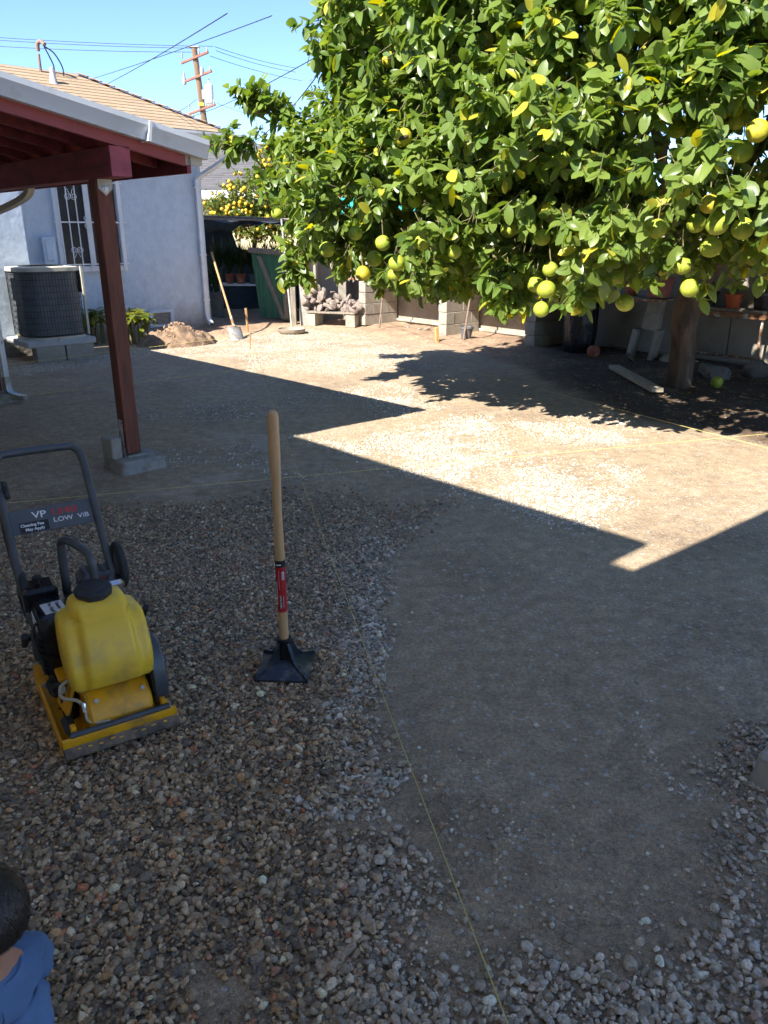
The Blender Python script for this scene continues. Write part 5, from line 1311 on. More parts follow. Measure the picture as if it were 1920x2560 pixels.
# on the wall shelves under the tree
def on_shelf(x, y, zadd=0.0): return wl_(x, y, zs + .03 + zadd)
potted('potted_plant', 'plant in a pale purple pot inside a white wire basket', on_shelf(2.75, -.52, .02), .10, .15, .20, 'pot_purple', 14, .30, .22, .03, 3, 'leaf_plain')
t = thing('wire_basket', 'white wire hanging basket round the purple pot on the shelf', 'basket', on_shelf(2.75, -.52, .02))
for i in range(16):
    a = i / 16 * 2 * math.pi; w = MB(); w.tube(smooth_path([(.07 * math.cos(a), .07 * math.sin(a), .004), (.135 * math.cos(a), .135 * math.sin(a), .07), (.178 * math.cos(a), .178 * math.sin(a), .19)], 3), .003, 4); w.build('wire', 'white', t)
for rr_, z in ((.178, .19), (.150, .10)):
    w = MB(); w.tube([(rr_ * math.cos(2 * math.pi * i / 24), rr_ * math.sin(2 * math.pi * i / 24), z) for i in range(24)], .0035, 4, closed=True); w.build('wire_ring', 'white', t)
potted('potted_plant', 'leafy plant in a dark pot between the wire basket and the black bag', on_shelf(3.2, -.45, .02), .09, .13, .20, 'pot_grey', 16, .35, .25, .04, 4, 'leaf_plain')
potted('potted_plant', 'plant in a ribbed pink pot on the tilted block stand', Vector((bs_.x, bs_.y, 0)) + WD * .13 + Vector((0, 0, zs + .06)), .14, .185, .26, 'terra_pink', 10, .25, .2, .03, 5, 'leaf_plain')
w = MB(); sp_ = Vector((bs_.x, bs_.y, 0)) + WD * .10 + Vector((0, 0, zs + .28)); w.tube(smooth_path([sp_, sp_ + Vector((-.10, 0, .16)), sp_ + Vector((-.28, .05, .36)), sp_ + Vector((-.36, .05, .6))], 4), [.032 - .0015 * j for j in range(13)], 8); o = w.build('plant_stem', 'bark'); tag(o, 'bare grey plant stem leaning out of the ribbed pink pot', 'stem')
potted('potted_plant', 'small terracotta pot with green strap leaves at the back of the shelf', on_shelf(3.75, -.35, .02), .08, .11, .18, 'terra', 14, .3, .22, .03, 6, 'leaf_plain')
potted('potted_plant', 'orange pot of spiky leaves on the shelf near the concrete post', on_shelf(-2.2, -.42, .05), .07, .10, .17, 'pot_orange', 22, .42, .20, .018, 7, 'leaf_plain')
potted('potted_plant', 'dark pot of arching leaves on the shelf above the rubble-side pillar', on_shelf(-1.2, -.42), .08, .12, .18, 'pot_grey', 24, .45, .32, .022, 8, 'leaf_plain')
potted('potted_plant', 'dark pot with broad leaves in the middle of the rusty shelf', on_shelf(1.2, -.42), .09, .13, .2, 'pot_grey', 18, .4, .3, .04, 9, 'leaf_plain')
shelf(-2.5, -1.82, zs + .01, 'short plank shelf between the concrete post and the rubble pillar', 'wood_old', 2, .4)
# rusty table with pots at the right
tb = thing('metal_table', 'rusty tubular table with flowerpots behind the tree trunk', 'table', (4.55, 10.25, gz1(4.55, 10.25)), WA)
for k in range(3):
    w = MB(); w.box((0, -.2 + k * .2, .72), (1.15, .19, .03), b=.004); w.build('table_board', 'wood_old', tb, smooth=0)
w = MB(); w.box((0, -.31, .665), (1.15, .03, .07), b=.004); w.build('apron', 'rust', tb, smooth=0)
for sx in (-1, 1):
    for sy in (-1, 1):
        w = MB(); w.tube(smooth_path([(sx * .50, sy * .27, .70), (sx * .49, sy * .27, .40), (sx * .50, sy * .27, .22), (sx * .56, sy * .28, .10), (sx * .57, sy * .28, 0)], 4), .017, 8); w.build('leg', 'rust', tb)
w = MB(); w.tube([(-.53, -.28, .15), (.53, -.28, .15)], .014, 8); w.build('stretcher', 'rust', tb)
tt = lambda x, y: Vector((4.55, 10.25, gz1(4.55, 10.25) + .737)) + WD * x + WN * y
potted('potted_plant', 'black nursery pot with thin leaves on the rusty table beside the trunk', tt(-.28, -.15), .07, .095, .19, 'black', 10, .3, .2, .02, 10, 'leaf_plain')
potted('potted_plant', 'bright orange-red pot on the rusty table', tt(.03, -.15), .075, .105, .17, 'pot_orange', 8, .25, .18, .02, 11, 'leaf_plain')
potted('potted_plant', 'dark pot with drooping leaves at the far end of the rusty table', tt(.38, -.12), .08, .11, .2, 'black', 16, .35, .3, .03, 12, 'leaf_plain')
# bin inside a black bag
bg_ = thing('rubbish_bin', 'tall bin wrapped in a crumpled black plastic bag under the shelf', 'bin', G3(2.85, 11.42), WA)
w = MB(); rr = random.Random(8); lp = []
for i, (z, r_) in enumerate(((0, .20), (.03, .225), (.18, .225), (.34, .235), (.50, .235), (.60, .232), (.66, .228), (.69, .236), (.70, .225))):
    lp.append([(r_ * math.cos(a) * (1 + .035 * math.sin(9 * a + z * 7) + .03 * math.sin(17 * a - 11 * z) + rr.uniform(-.012, .012)), r_ * math.sin(a) * (1 + .035 * math.sin(9 * a + z * 7) + rr.uniform(-.012, .012)), z) for a in [2 * math.pi * j / 40 for j in range(40)]])
w.loft(lp, cap=False); w.build('bag', 'bag', bg_, smooth=50)
w = MB(); w.lathe([(.212, .0), (.212, .69), (.205, .69), (.205, .02)], 28); w.build('bin', 'black', bg_, smooth=35)
w = MB(); lp = []
for z, r_ in ((.66, .242), (.69, .262), (.675, .272), (.64, .258)): lp.append([(r_ * math.cos(a) * (1 + .05 * math.sin(5 * a) + rr.uniform(-.02, .02)), r_ * math.sin(a) * (1 + rr.uniform(-.02, .02)), z + .02 * math.sin(7 * a)) for a in [2 * math.pi * j / 30 for j in range(30)]])
w.loft(lp, cap=False); w.build('bag_rim', 'bag', bg_, smooth=50)
# lumber on the ground
w = MB(); w.box((0, 0, .022), (1.55, .135, .044), b=.003); o = w.build('lumber_plank', 'wood_pale', None, smooth=0, loc=G3(2.92, 8.98, .03), rot=(0, 0, math.atan2(8.22 - 9.73, 2.93 - 2.9))); tag(o, 'pale timber plank lying on the dirt in the tree shade', 'plank')
w = MB(); w.box((0, 0, .02), (.9, .14, .03), b=.003); o = w.build('lumber_plank', 'wood_old', None, smooth=0, loc=G3(4.75, 8.45, .05), rot=(0, .08, .35)); tag(o, 'weathered board lying by the dark stones at the frame edge', 'plank')
# ---------------------------------------------------------------- dug soil heap with cobbles
hp_ = thing('soil_heap', 'heap of dug brown soil with cobbles against the blue house', 'soil heap', G3(-3.36, 12.66), TH); hp_.scale = (.86, .9, .92)
N = 46; vs = []; fs = []
for i in range(N):
    for j in range(N):
        x = -.85 + 1.7 * i / (N - 1); y = -.62 + 1.24 * j / (N - 1); d = math.hypot(x / .80, y / .58)
        z = .38 * max(0, 1 - d) ** .8 * (1.0 + .55 * (float(fbm(x * 4 + 5, y * 4, 3)) - .5)) + .13 * (float(fbm(x * 11, y * 11, 4)) - .5) * (1 if d < 1 else 0) - (.03 if d >= .98 else 0)
        vs.append((x, y, z))
for i in range(N - 1):
    for j in range(N - 1): fs.append((i * N + j, (i + 1) * N + j, (i + 1) * N + j + 1, i * N + j + 1))
w = MB(); w.add(vs, fs); w.build('mound', 'soil_pile', hp_, smooth=60)
rr = random.Random(6); csm = [mesh_np('cobble', s_ * .5, ff_, 'clod', False) for s_ in shp[:4]]
for i in range(60):
    a, q = rr.uniform(0, 6.28), rr.uniform(.05, .85); x, y = .78 * q * math.cos(a), .56 * q * math.sin(a); s = rr.uniform(.04, .10) * (1.9 if i < 1 else 1)
    if i == 0: x, y, q = .16, .02, .2
    o = obj('cobble', csm[i % 4], hp_, loc=(x, y, .38 * (1 - q) ** .8 - .005), rot=(rr.uniform(0, 3), rr.uniform(0, 3), 0)); o.scale = (s, s, s)
# ---------------------------------------------------------------- lily clumps by the condenser
def lily(x, y, k, label, seed):
    t = thing('lily_clump', label, 'plant', G3(x, y), 0.0, 'lily clumps against the house'); r_ = random.Random(seed); c_ = np.random.default_rng(seed)
    st = []; w = MB(); bpos, bdir, bup, bl, bt = [], [], [], [], []
    for i in range(k):
        x0, y0 = r_.uniform(-.20, .20), r_.uniform(-.12, .12); h = r_.uniform(.34, .56); x1, y1 = x0 + r_.uniform(-.05, .05), y0 + r_.uniform(-.05, .05)
        s_ = MB(); s_.tube([(x0, y0, -.02), ((x0 + x1) / 2, (y0 + y1) / 2, h * .5), (x1, y1, h)], [.020, .018, .012], 7); s_.build('stalk', 'twig', t)
        for q in range(7):
            a = r_.uniform(0, 6.28); e = r_.uniform(-.1, .9); bpos.append((x1, y1, h - r_.uniform(0, .12))); bdir.append((math.cos(a), math.sin(a), e)); bup.append((-.3 * math.cos(a), -.3 * math.sin(a), 1)); bl.append(r_.uniform(.18, .30)); bt.append((r_.uniform(.3, 1), r_.uniform(.0, .25)))
    for pth in range(len(bpos)):
        P, F, T = leaf_arrays(np.array([bpos[pth]]), np.array([bdir[pth]]), np.array([bup[pth]]), np.array([bl[pth]]), np.array([bt[pth]]), leaf_template(.17, .3, .55)); obj('leaf', mesh_np('leaf', P, F, 'leaf_orange', True, [('tint', 'FLOAT_COLOR', T)]), t)
for _p in [(-4.62, 12.60, 9, 'drooping dark green lily clump next to the condenser pad', 31), (-3.98, 12.72, 11, 'bright green lily clump right of the brown post', 32)]: lily(*_p)
w = MB(); w.lathe([(.001, 0), (.055, 0), (.055, .13), (.03, .17), (.001, .175)], 16); o = w.build('plastic_jug', 'white', None, smooth=50, loc=G3(-4.22, 12.55, .10)); tag(o, 'white plastic jug standing on a brick by the lilies', 'jug')
w = MB(); w.box((0, 0, .05), (.2, .1, .1), b=.006); o = w.build('brick', 'brick', None, smooth=0, loc=G3(-4.22, 12.55), rot=.6); tag(o, 'single brick under the white jug', 'brick')

# ---------------------------------------------------------------- shovel against the house corner
sv0, sv1 = Vector((-2.55, 13.35, .20)), site(HC, .05, .10, 1.36)
shv = thing('shovel', 'long handled shovel leaning on the corner of the blue house', 'shovel', (-2.50, 13.0, gz1(-2.5, 13.0)))
r0_ = shv.location
w = MB(); w.tube([sv0.lerp(sv1, .10) - r0_, sv1 - r0_], .019, 10); w.build('handle', 'shovel_wood', shv)
w = MB(); dv = (sv1 - sv0).normalized(); w.tube([sv0 - r0_ - dv * .02, sv0.lerp(sv1, .12) - r0_], [.022, .024], 10); w.build('socket', 'rust', shv)
w = MB(); bd = Vector((.20, -.42, -.42)).normalized(); sd = Vector((.9, .42, 0)).normalized(); nn = sd.cross(bd).normalized(); vs = []; fs = []
for i in range(8):
    t = i / 7; wd_ = .118 * (1 if t < .6 else (1 - ((t - .6) / .4) ** 2) ** .5 * .98 + .02)
    for j in range(7): q = -1 + j / 3; vs.append(sv0 - r0_ + bd * (t * .34) + sd * (q * wd_) + nn * (.035 * q * q))
for i in range(7):
    for j in range(6): a = i * 7 + j; fs.append((a, a + 1, a + 8, a + 7))
w.add(vs, fs); bl = w.build('blade', 'shovel_steel', shv, smooth=60); md = bl.modifiers.new('Solid', 'SOLIDIFY'); md.thickness = .004
# ---------------------------------------------------------------- gate, posts, shade house
gt = thing('garden_gate', 'green plank gate with grey diagonal brace standing ajar', 'gate', (-1.86, 15.55, .06), R(151))
def lean(mb):                                              # the free side has sagged outwards at the top
    mb.v = [(x * (1 + .17 * (z - .0)) if x > 0 else x, y, z + .05 * x) for x, y, z in mb.v]; return mb
for k in range(5):
    w = MB(); w.box((.072 + k * .142, 0, .66), (.139, .018, 1.30 - .012 * (k % 2))); lean(w).build('gate_board', 'green_ply', gt, smooth=0)
w = MB(); w.box((.35, .030, 1.27), (.78, .04, .10), b=.004); lean(w).build('top_rail', 'wood_old', gt, smooth=0)
w = MB(); w.prism([(.06, .02), (.15, .02), (.70, 1.20), (.61, 1.20)], -.018, .018, Matrix.Translation((0, .030, 0)) @ Matrix.Rotation(R(90), 4, 'X')); w.build('brace', 'wood_old', gt, smooth=0)
w = MB(); w.box((.05, .034, .64), (.085, .04, 1.20), b=.004); w.build('stile', 'wood_old', gt, smooth=0)
w = MB(); w.box((-1.76, 15.42, .72), (.10, .10, 1.56), b=.006); o = w.build('gate_post', 'wood_old', None, smooth=0); tag(o, 'weathered wooden gate post beside the concrete end post', 'post')
sh = thing('shade_house', 'lean-to of poles and sagging dark shade cloth over potted plants', 'shade structure', (-2.6, 17.0, 0))
cl = []; NX, NY = 30, 12; vs = []; fs = []
for i in range(NX + 1):
    for j in range(NY + 1):
        u_, v_ = i / NX, j / NY; x = -1.9 + 3.0 * u_; y = -1.05 + 3.6 * v_
        vs.append((x, y, 1.93 + .05 * v_ - .10 * math.sin(u_ * 9) ** 2 * math.sin(math.pi * v_) + .03 * math.sin(u_ * 23) - .06 * u_))
for i in range(NX):
    for j in range(NY): a = i * (NY + 1) + j; fs.append((a, a + NY + 1, a + NY + 2, a + 1))
w = MB(); w.add(vs, fs); w.build('shade_cloth', 'shade_cloth', sh, smooth=60)
vs = []; fs = []
for i in range(NX + 1):
    u_ = i / NX; x = -1.9 + 3.0 * u_; dr = .26 * (.55 + .45 * math.sin(u_ * 5.2 + .6)) * (1 if u_ < .72 else .5) + .03 * math.sin(u_ * 40)
    for j in range(5): t = j / 4; vs.append((x, -1.06 + .08 * math.sin(t * 3 + u_ * 11) * t, 1.93 + .03 * math.sin(u_ * 23) - .06 * u_ - dr * t))
for i in range(NX):
    for j in range(4): a = i * 5 + j; fs.append((a, a + 5, a + 6, a + 1))
w = MB(); w.add(vs, fs); w.build('cloth_flap', 'shade_cloth', sh, smooth=60)
for k, (y, z) in enumerate(((-1.08, 1.95), (-1.02, 1.99))):
    w = MB(); w.tube([(-1.95, y, z + .02), (-.2, y, z - .02), (1.2, y, z - .06 - .02 * k)], .020, 8); w.build('pole', 'wood_old', sh)
for x, y in ((-1.55, -.6), (1.0, -.6), (1.0, 2.4), (-1.6, 2.4)):
    w = MB(); w.tube([(x, y, 0), (x, y, 1.95)], .025, 8); w.build('post', 'wood_old', sh)
w = MB(); vs = []; fs = []
for i in range(13):
    for j in range(7): vs.append((-2.2 + 3.2 * i / 12, 1.2 + .05 * math.sin(i * 1.7), 1.15 * j / 6 if i > 5 else 1.95 * j / 6))
for i in range(12):
    for j in range(6): a = i * 7 + j; fs.append((a, a + 7, a + 8, a + 1))
w.add(vs, fs); w.build('back_tarp_shade', 'shade_cloth', sh, smooth=60)  # tarp carried down to the ground as a dark sheet imitating shade inside
w = MB(); w.box((.1, 2.7, .62), (5.0, .14, 1.35), b=.006); o = w.build('back_fence', 'brick', None, smooth=0, loc=(-2.6, 17.0, 0)); tag(o, 'low orange-tan wall at the back of the shade lean-to', 'wall')
# wire rack with pots inside
rk = thing('wire_rack', 'white wire shelf rack inside the shade lean-to', 'rack', (-2.75, 17.05, 0), R(-4))
for k in range(6):
    w = MB(); w.tube([(-.85, -.25 + k * .1, .66), (.85, -.25 + k * .1, .66)], .009, 6); w.build('wire', 'white', rk)
w = MB(); w.box((0, -.27, .655), (1.72, .02, .035)); w.build('front_rail', 'white', rk, smooth=0)
for sx in (-.82, .82):
    for sy in (-.25, .25): w = MB(); w.tube([(sx, sy, 0), (sx, sy, .66)], .014, 6); w.build('leg', 'white', rk)
for i, (x, m, rr_) in enumerate(((-.52, 'terra', .085), (-.28, 'terra', .10), (-.02, 'pot_grey', .09), (.22, 'terra', .085), (.46, 'pot_grey', .085), (-.75, 'pot_grey', .08))):
    lab = ['dark red pot of long grassy leaves at the left end of the terracotta row', 'wide terracotta pot of grassy leaves in the rack', 'dark pot of grassy leaves between two terracotta pots', 'pale terracotta pot of grassy leaves nearest the gate', 'dark pot of grassy leaves half hidden by the gate', 'dark pot of grassy leaves behind the shovel handle'][i]
    potted('potted_plant', lab, (-2.75 + x, 17.0 - x * .05, .672), rr_ * .75, rr_, .20, m, 110, .85, .45, .022, 40 + i, 'leaf_dark', group='pots on the wire rack')
potted('potted_plant', 'big grassy plant arching out beside the downspout', (-3.45, 16.4, .0), .12, .16, .55, 'pot_grey', 70, .9, .6, .022, 50, 'leaf_dark')
w = MB(); pts = []
for i in range(60):
    a = i / 60 * 2 * math.pi * 2; r_ = .42 + .03 * math.sin(i * .7); pts.append((-2.75 + r_ * 1.2 * math.cos(a), 15.6 + r_ * .9 * math.sin(a), .03 + .012 * (i // 30)))
w.tube(pts, .013, 6); o = w.build('garden_hose', 'hose', None); tag(o, 'coiled pale garden hose on the ground inside the gate', 'hose')
# teal tarp over hoops behind the tree
tp_ = thing('teal_tarp', 'teal tarp stretched over a pipe frame behind the fruit tree', 'tarp', (-.55, 16.8, 0))
vs = []; fs = []
for i in range(13):
    for j in range(9): a = math.pi * j / 8; vs.append((-.35 + 1.6 * i / 12, .55 * math.cos(a), 1.6 + .75 * math.sin(a)))
for i in range(12):
    for j in range(8): a = i * 9 + j; fs.append((a, a + 9, a + 10, a + 1))
w = MB(); w.add(vs, fs); w.build('sheet', 'teal', tp_, smooth=60)
for x in (-.35, 1.25):
    for y in (-.55, .55): w = MB(); w.tube([(x, y, 0), (x, y, 1.62)], .02, 8); w.build('frame_pipe', 'galv', tp_)

# ---------------------------------------------------------------- utility pole, lamp, overhead lines
UP = Vector((-9.05, 42.0, 0))
up = thing('utility_pole', 'brown wooden utility pole with three red-brown crossarms and grey transformer', 'utility pole', UP)
w = MB(); w.tube([(.75, 0, 0), (0, 0, 9.95)], [.18, .13], 14); w.build('pole', 'pole_wood', up, smooth=60)
ax = lambda z: .75 * (1 - z / 9.95)
ad = Vector((math.cos(R(30)), math.sin(R(30)), 0)) 
for z, L, in ((9.50, 1.75), (8.70, 1.85), (7.30, 1.75)):
    w = MB(); w.box((ax(z), -.19, z), (L, .09, .10), Matrix.Rotation(R(-30), 4, 'Z') @ Matrix.Rotation(R(-10), 4, 'Y'), b=.01); arm = w.build('crossarm', 'arm_wood', up, smooth=0)
    for q in (-.95, .35, .95):
        p_ = Vector((ax(z), -.19, z)) + Vector((math.cos(R(-30)), math.sin(R(-30)), .07)) * (q * L / 2.1)
        w = MB(); w.lathe([(.03, .05), (.05, .09), (.035, .13), (.055, .17), (.035, .21), (.02, .30)], 10, Matrix.Translation((p_.x, p_.y, z + .05 * (1 + q * .6))), close=True); w.build('insulator', 'insul', arm)
w = MB(); w.lathe([(.001, 0), (.19, .0), (.20, .06), (.20, .74), (.18, .80), (.06, .84), (.05, 1.06), (.001, 1.08)], 18, Matrix.Translation((ax(7.6) + .46, -.25, 7.55))); w.build('transformer', 'can', up, smooth=40)
w = MB(); w.box((ax(7.9) + .2, -.15, 7.95), (.2, .1, .4)); w.build('bracket', 'insul', up, smooth=0)
w = MB(); w.box((ax(7.5), -.185, 7.52), (.27, .02, .14)); w.build('tag_plate', 'yellow_tank', up, smooth=0)
for q in (-.95, .35):
    w = MB(); w.lathe([(.08, 0), (.10, .05), (.10, .28), (.06, .36)], 12, Matrix.Translation((ax(8.7) + q * .78, -.2 - q * .45, 8.72 - .30 * (q < 0))), close=True); w.build('cutout', 'insul', up, smooth=40)
w = MB(); w.box((ax(9.95), 0, 9.98), (.5, .3, .04)); w.build('cap', 'insul', up, smooth=0)
lm = thing('street_lamp', 'grey street lamp head on a curved arm beyond the tan roof', 'street lamp', (-7.85, 40.0, 0))
w = MB(); w.tube(smooth_path([(-.55, 0, 0), (-.52, 0, 5.0), (-.40, 0, 5.55), (-.15, 0, 5.95), (.1, 0, 6.05)], 5), .05, 8); w.build('arm', 'can', lm)
w = MB(); w.lathe([(.001, -.33), (.12, -.25), (.16, 0), (.12, .25), (.001, .33)], 12, Matrix.Translation((.28, 0, 6.08)) @ Matrix.Rotation(R(80), 4, 'Y') @ Matrix.Diagonal((.6, 1, 1, 1))); w.build('lamp_head', 'can', lm)
def cable(p, q, label, r_, sag=.3, twist=False):
    p, q = Vector(p), Vector(q); w = MB(); pts = []
    for i in range(21):
        t = i / 20; x = p.lerp(q, t); pts.append((x.x, x.y, x.z - sag * 4 * t * (1 - t)))
    w.tube(pts, r_, 5); o = w.build('overhead_cable', 'cable'); return tag(o, label, 'cable', 'overhead lines in the sky')
cable((-21.21, 42.0, 10.57), (-8.14, 42.0, 10.01), 'top thin power line crossing to the utility pole', 0.012, 0.1)
cable((-21.04, 42.0, 10.45), (-8.81, 42.0, 9.93), 'second thin power line just under the top one', 0.012, 0.1)
cable((-21.02, 42.0, 10.17), (-9.08, 42.0, 9.77), 'third thin power line reaching the pole end of the crossarm', 0.012, 0.1)
cable((-8.07, 42.0, 10.0), (-4.94, 50.0, 10.5), 'upper thin line running from the pole towards the tree', 0.012, 0.1)
cable((-8.01, 42.0, 9.83), (-5.04, 50.0, 10.3), 'middle thin line running from the pole towards the tree', 0.012, 0.1)
cable((-8.32, 42.0, 9.61), (-4.7, 50.0, 9.87), 'lower thin line running from the pole towards the tree', 0.012, 0.1)
cable((-6.37, 19.0, 4.61), (-1.58, 9.0, 3.77), 'twisted service cable rising from the tan roof, lower of the crossing pair', 0.0058, 0.03)
cable((-6.75, 19.0, 4.75), (-1.13, 9.0, 3.75), 'straight service cable rising from the tan roof, upper of the crossing pair', 0.005, 0.03)
cable((-10.32, 40.0, 6.59), (-0.99, 14.0, 4.37), 'black cable rising from the roof edge past the pole into the tree', 0.009, 0.25)
cable((-1.08, 15.0, 4.31), (-3.0, 20.0, 3.74), 'black cable dropping behind the tree to the grey roof', 0.010, 0.1)
cable((-9.32, 38.0, 6.6), (-9.08, 42.0, 7.79), 'short line from the lowest crossarm down to the tan roof', 0.012, 0.05)
cable((-8.12, 42.0, 7.59), (-5.5, 50.0, 7.63), 'faint line from the lowest crossarm to the tree sprig', 0.009, 0.1)

# ================================================================== FOREGROUND TOOLS
def text_obj(txt, size, m, parent, mtx, extrude=.0006, bold=0.0, spacing=1.0):
    cu = bpy.data.curves.new('lettering', 'FONT'); cu.body = txt; cu.size = size; cu.extrude = extrude; cu.offset = bold; cu.space_character = spacing
    cu.align_x = 'LEFT'; cu.materials.append(M[m]); cu.resolution_u = 3
    t_o = bpy.data.objects.new('lettering_curve', cu); C.objects.link(t_o)
    me = bpy.data.meshes.new_from_object(t_o.evaluated_get(bpy.context.evaluated_depsgraph_get())); me.name = 'lettering'
    bpy.data.objects.remove(t_o); bpy.data.curves.remove(cu)
    o = obj('lettering', me, parent); o.matrix_local = mtx; return o
def rounded(hx, hy, r, k=4): return rrect(hx, hy, r, k)

# ---------------------------------------------------------------- plate compactor
cz = gz1(-1.09, 2.53) + .004
pc = thing('plate_compactor', 'yellow plate compactor with water tank, black engine and grey tube handle', 'compactor', (-1.075, 2.515, cz), R(32.5))
HW = .195
prof = [(-.300, .085), (-.302, .060), (-.285, .025), (-.255, .004), (-.22, 0), (.20, 0), (.245, .010), (.275, .045), (.285, .085)]
w = MB(); t_ = .014; loops = []
for x in (-HW, HW):
    loops.append([(x, y, z) for y, z in prof] + [(x, y + (.010 if y < -.24 else (-.010 if y > .22 else 0)), z + t_ * (.4 if abs(y) > .27 else 1)) for y, z in prof[::-1]])
w.loft(loops); plate = w.build('base_plate', 'yellow_paint', pc, smooth=40)
for sx in (-1, 1):
    w = MB(); w.box((sx * (HW - .006), -.02, .034), (.012, .44, .05), b=.004); w.build('side_rim', 'yellow_paint', plate, smooth=0)
w = MB(); w.box((0, -.302, .046), (2 * HW + .004, .012, .052), Matrix.Rotation(R(-24), 4, 'X'), b=.004); w.build('front_lip', 'dirty_steel', plate, smooth=0)
rs_ = random.Random(2)
for i in range(9):
    w = MB(); w.box((-.15 + i * .037 + rs_.uniform(-.005, .005), -.3095, .050 + rs_.uniform(-.004, .004)), (rs_.uniform(.008, .022), .005, rs_.uniform(.003, .006)), Matrix.Rotation(R(-24), 4, 'X') @ Matrix.Rotation(rs_.uniform(-.15, .15), 4, 'Y')); w.build('chipped_paint', 'yellow_paint', plate, smooth=0)
w = MB(); w.tube([(-.165, -.285, .094), (.175, -.285, .094)], .011, 10); w.build('spray_bar', 'grey_tube', pc)
for x in (-.15, .16):
    w = MB(); w.box((x, -.262, .10), (.018, .03, .034), b=.003); w.build('spray_bar_clip', 'yellow_paint', pc, smooth=0)
for y in (-.205, .075):
    w = MB(); lp = []
    for i, (z, s) in enumerate(((0, .86), (.004, 1.0), (.018, 1.0), (.024, .8))): lp.append([(a * s, b * s, z) for a, b in rounded(.058, .020, .0199, 6)])
    w.loft(lp)
    w.lathe([(.008, .022), (.008, .034)], 8, Matrix.Translation((.032, 0, 0)), close=True); w.lathe([(.008, .022), (.008, .034)], 8, Matrix.Translation((-.032, 0, 0)), close=True)
    o = w.build('rubber_mount', 'rubber', pc, smooth=50); o.matrix_local = Matrix.Translation((-HW + .034, y, .074)) @ Matrix.Rotation(R(38), 4, 'Y') @ Matrix.Rotation(R(90), 4, 'Z')
# exciter cover: rounded yellow drum across the front
w = MB(); lp = []
cp_ = [(-.262, .014), (-.268, .06), (-.264, .12), (-.245, .172), (-.21, .210), (-.165, .228), (-.11, .230), (-.06, .215), (-.04, .16), (-.03, .014)]
for x in (-.092, -.082, .118, .128):
    s = .93 if x in (-.092, .128) else 1.0
    lp.append([(x, -.15 + (y + .15) * s, .014 + (z - .014) * s * .86) for y, z in cp_])
w.loft(lp); exc = w.build('exciter_cover', 'yellow_paint', pc, smooth=35)
w = MB(); w.box((-.125, -.05, .135), (.012, .17, .15), Matrix.Rotation(R(18), 4, 'Y') @ Matrix.Rotation(R(-8), 4, 'X'), b=.004); br = w.build('bracket', 'yellow_paint', pc, smooth=0)
for i in range(3):
    w = MB(); w.lathe([(.014, 0), (.014, .006)], 10, Matrix.Translation((-.136, -.09 + i * .045, .16 - i * .02)) @ Matrix.Rotation(R(-72), 4, 'Y'), close=True); w.build('bolt', 'galv_dirty', br)
w = MB(); w.box((0, .09, .20), (.30, .36, .016), b=.004); w.build('engine_deck', 'yellow_paint', pc, smooth=0)
for sx in (-1, 1):
    for y in (-.04, .22):
        w = MB(); w.lathe([(.026, .014), (.03, .05), (.03, .15), (.024, .192)], 12, Matrix.Translation((sx * .12, y, 0))); w.build('damper', 'rubber', pc)
# belt guard on the far side
w = MB(); sh = []
for i in range(28):
    a = 2 * math.pi * i / 28; sh.append((-.15 + .10 * math.cos(a) + (.02 if math.cos(a) > 0 else 0), .185 + .115 * math.sin(a) + .06 * max(0, math.sin(a))))
mg = Matrix(((0, 0, 1, 0), (1, 0, 0, 0), (0, 1, 0, 0), (0, 0, 0, 1)))
lp = [[(x, cy_, cz_) for cy_, cz_ in [(-.15 + (a + .15) * s, .17 + (b - .20) * s * .92) for a, b in sh]] for x, s in ((.142, .94), (.145, 1.0), (.182, 1.0), (.191, .93))]
w.loft(lp); w.build('belt_guard', 'grey_tube', pc, smooth=40)
w = MB(); w.lathe([(.085, 0), (.085, .012)], 24, Matrix.Translation((.137, -.15, .16)) @ Matrix.Rotation(R(90), 4, 'Y'), close=True); w.build('pulley', 'rubber', pc)
# moulded water tank: wide lower body, stepped shoulders, raised centre band
w = MB(); lp = []
def tank_loop(z, hw, y0, y1, r, band):
    o = rrect(hw, (y1 - y0) / 2, r, 5); q = []
    for x, y in o:
        yy = y + (y0 + y1) / 2
        if yy < (y0 + y1) / 2 and abs(x) < band: yy -= .020
        q.append((x, yy, z))
    return q
def tank_loop2(z, hw, yf, yb, band, depth):
    """rounded rectangle with a raised centre band on the front face"""
    P_ = []
    N = 44
    for i in range(N):
        u_ = i / (N - 1); x = -hw + 2 * hw * u_
        ed = min(1, (1 - abs(x) / hw) / .14); rnd = (1 - (1 - ed) ** 2) ** .5 if ed < 1 else 1
        st_ = 1 / (1 + math.exp((abs(x) - band) * 260))
        P_.append((x, yf + .035 * (1 - rnd) - depth * st_, z))
    for i in range(12):
        u_ = i / 11; x = hw - 2 * hw * u_
        P_.append((x * .97, yb - .02 * (1 - min(1, (1 - abs(x) / hw) / .2)), z))
    return P_
for z, hw, yf, yb, band, dp in ((.236, .138, -.200, -.05, .105, .004), (.246, .158, -.226, -.035, .108, .006), (.268, .170, -.240, -.03, .108, .012), (.34, .174, -.236, -.02, .106, .020), (.41, .174, -.218, -.015, .104, .024), (.470, .172, -.196, -.01, .102, .028), (.510, .169, -.174, -.01, .101, .034), (.528, .162, -.156, -.012, .100, .042), (.536, .150, -.140, -.014, .100, .052), (.540, .126, -.128, -.014, .099, .056), (.552, .118, -.140, -.014, .099, .036), (.575, .114, -.135, -.016, .096, .026), (.594, .106, -.122, -.020, .09, .018), (.603, .092, -.104, -.032, .08, .010), (.606, .075, -.09, -.042, .07, .004)):
    lp.append([(x * .84 + .014, y, .203 + (q - .236) * .80) for x, y, q in tank_loop2(z, hw, yf, yb, band, dp)])
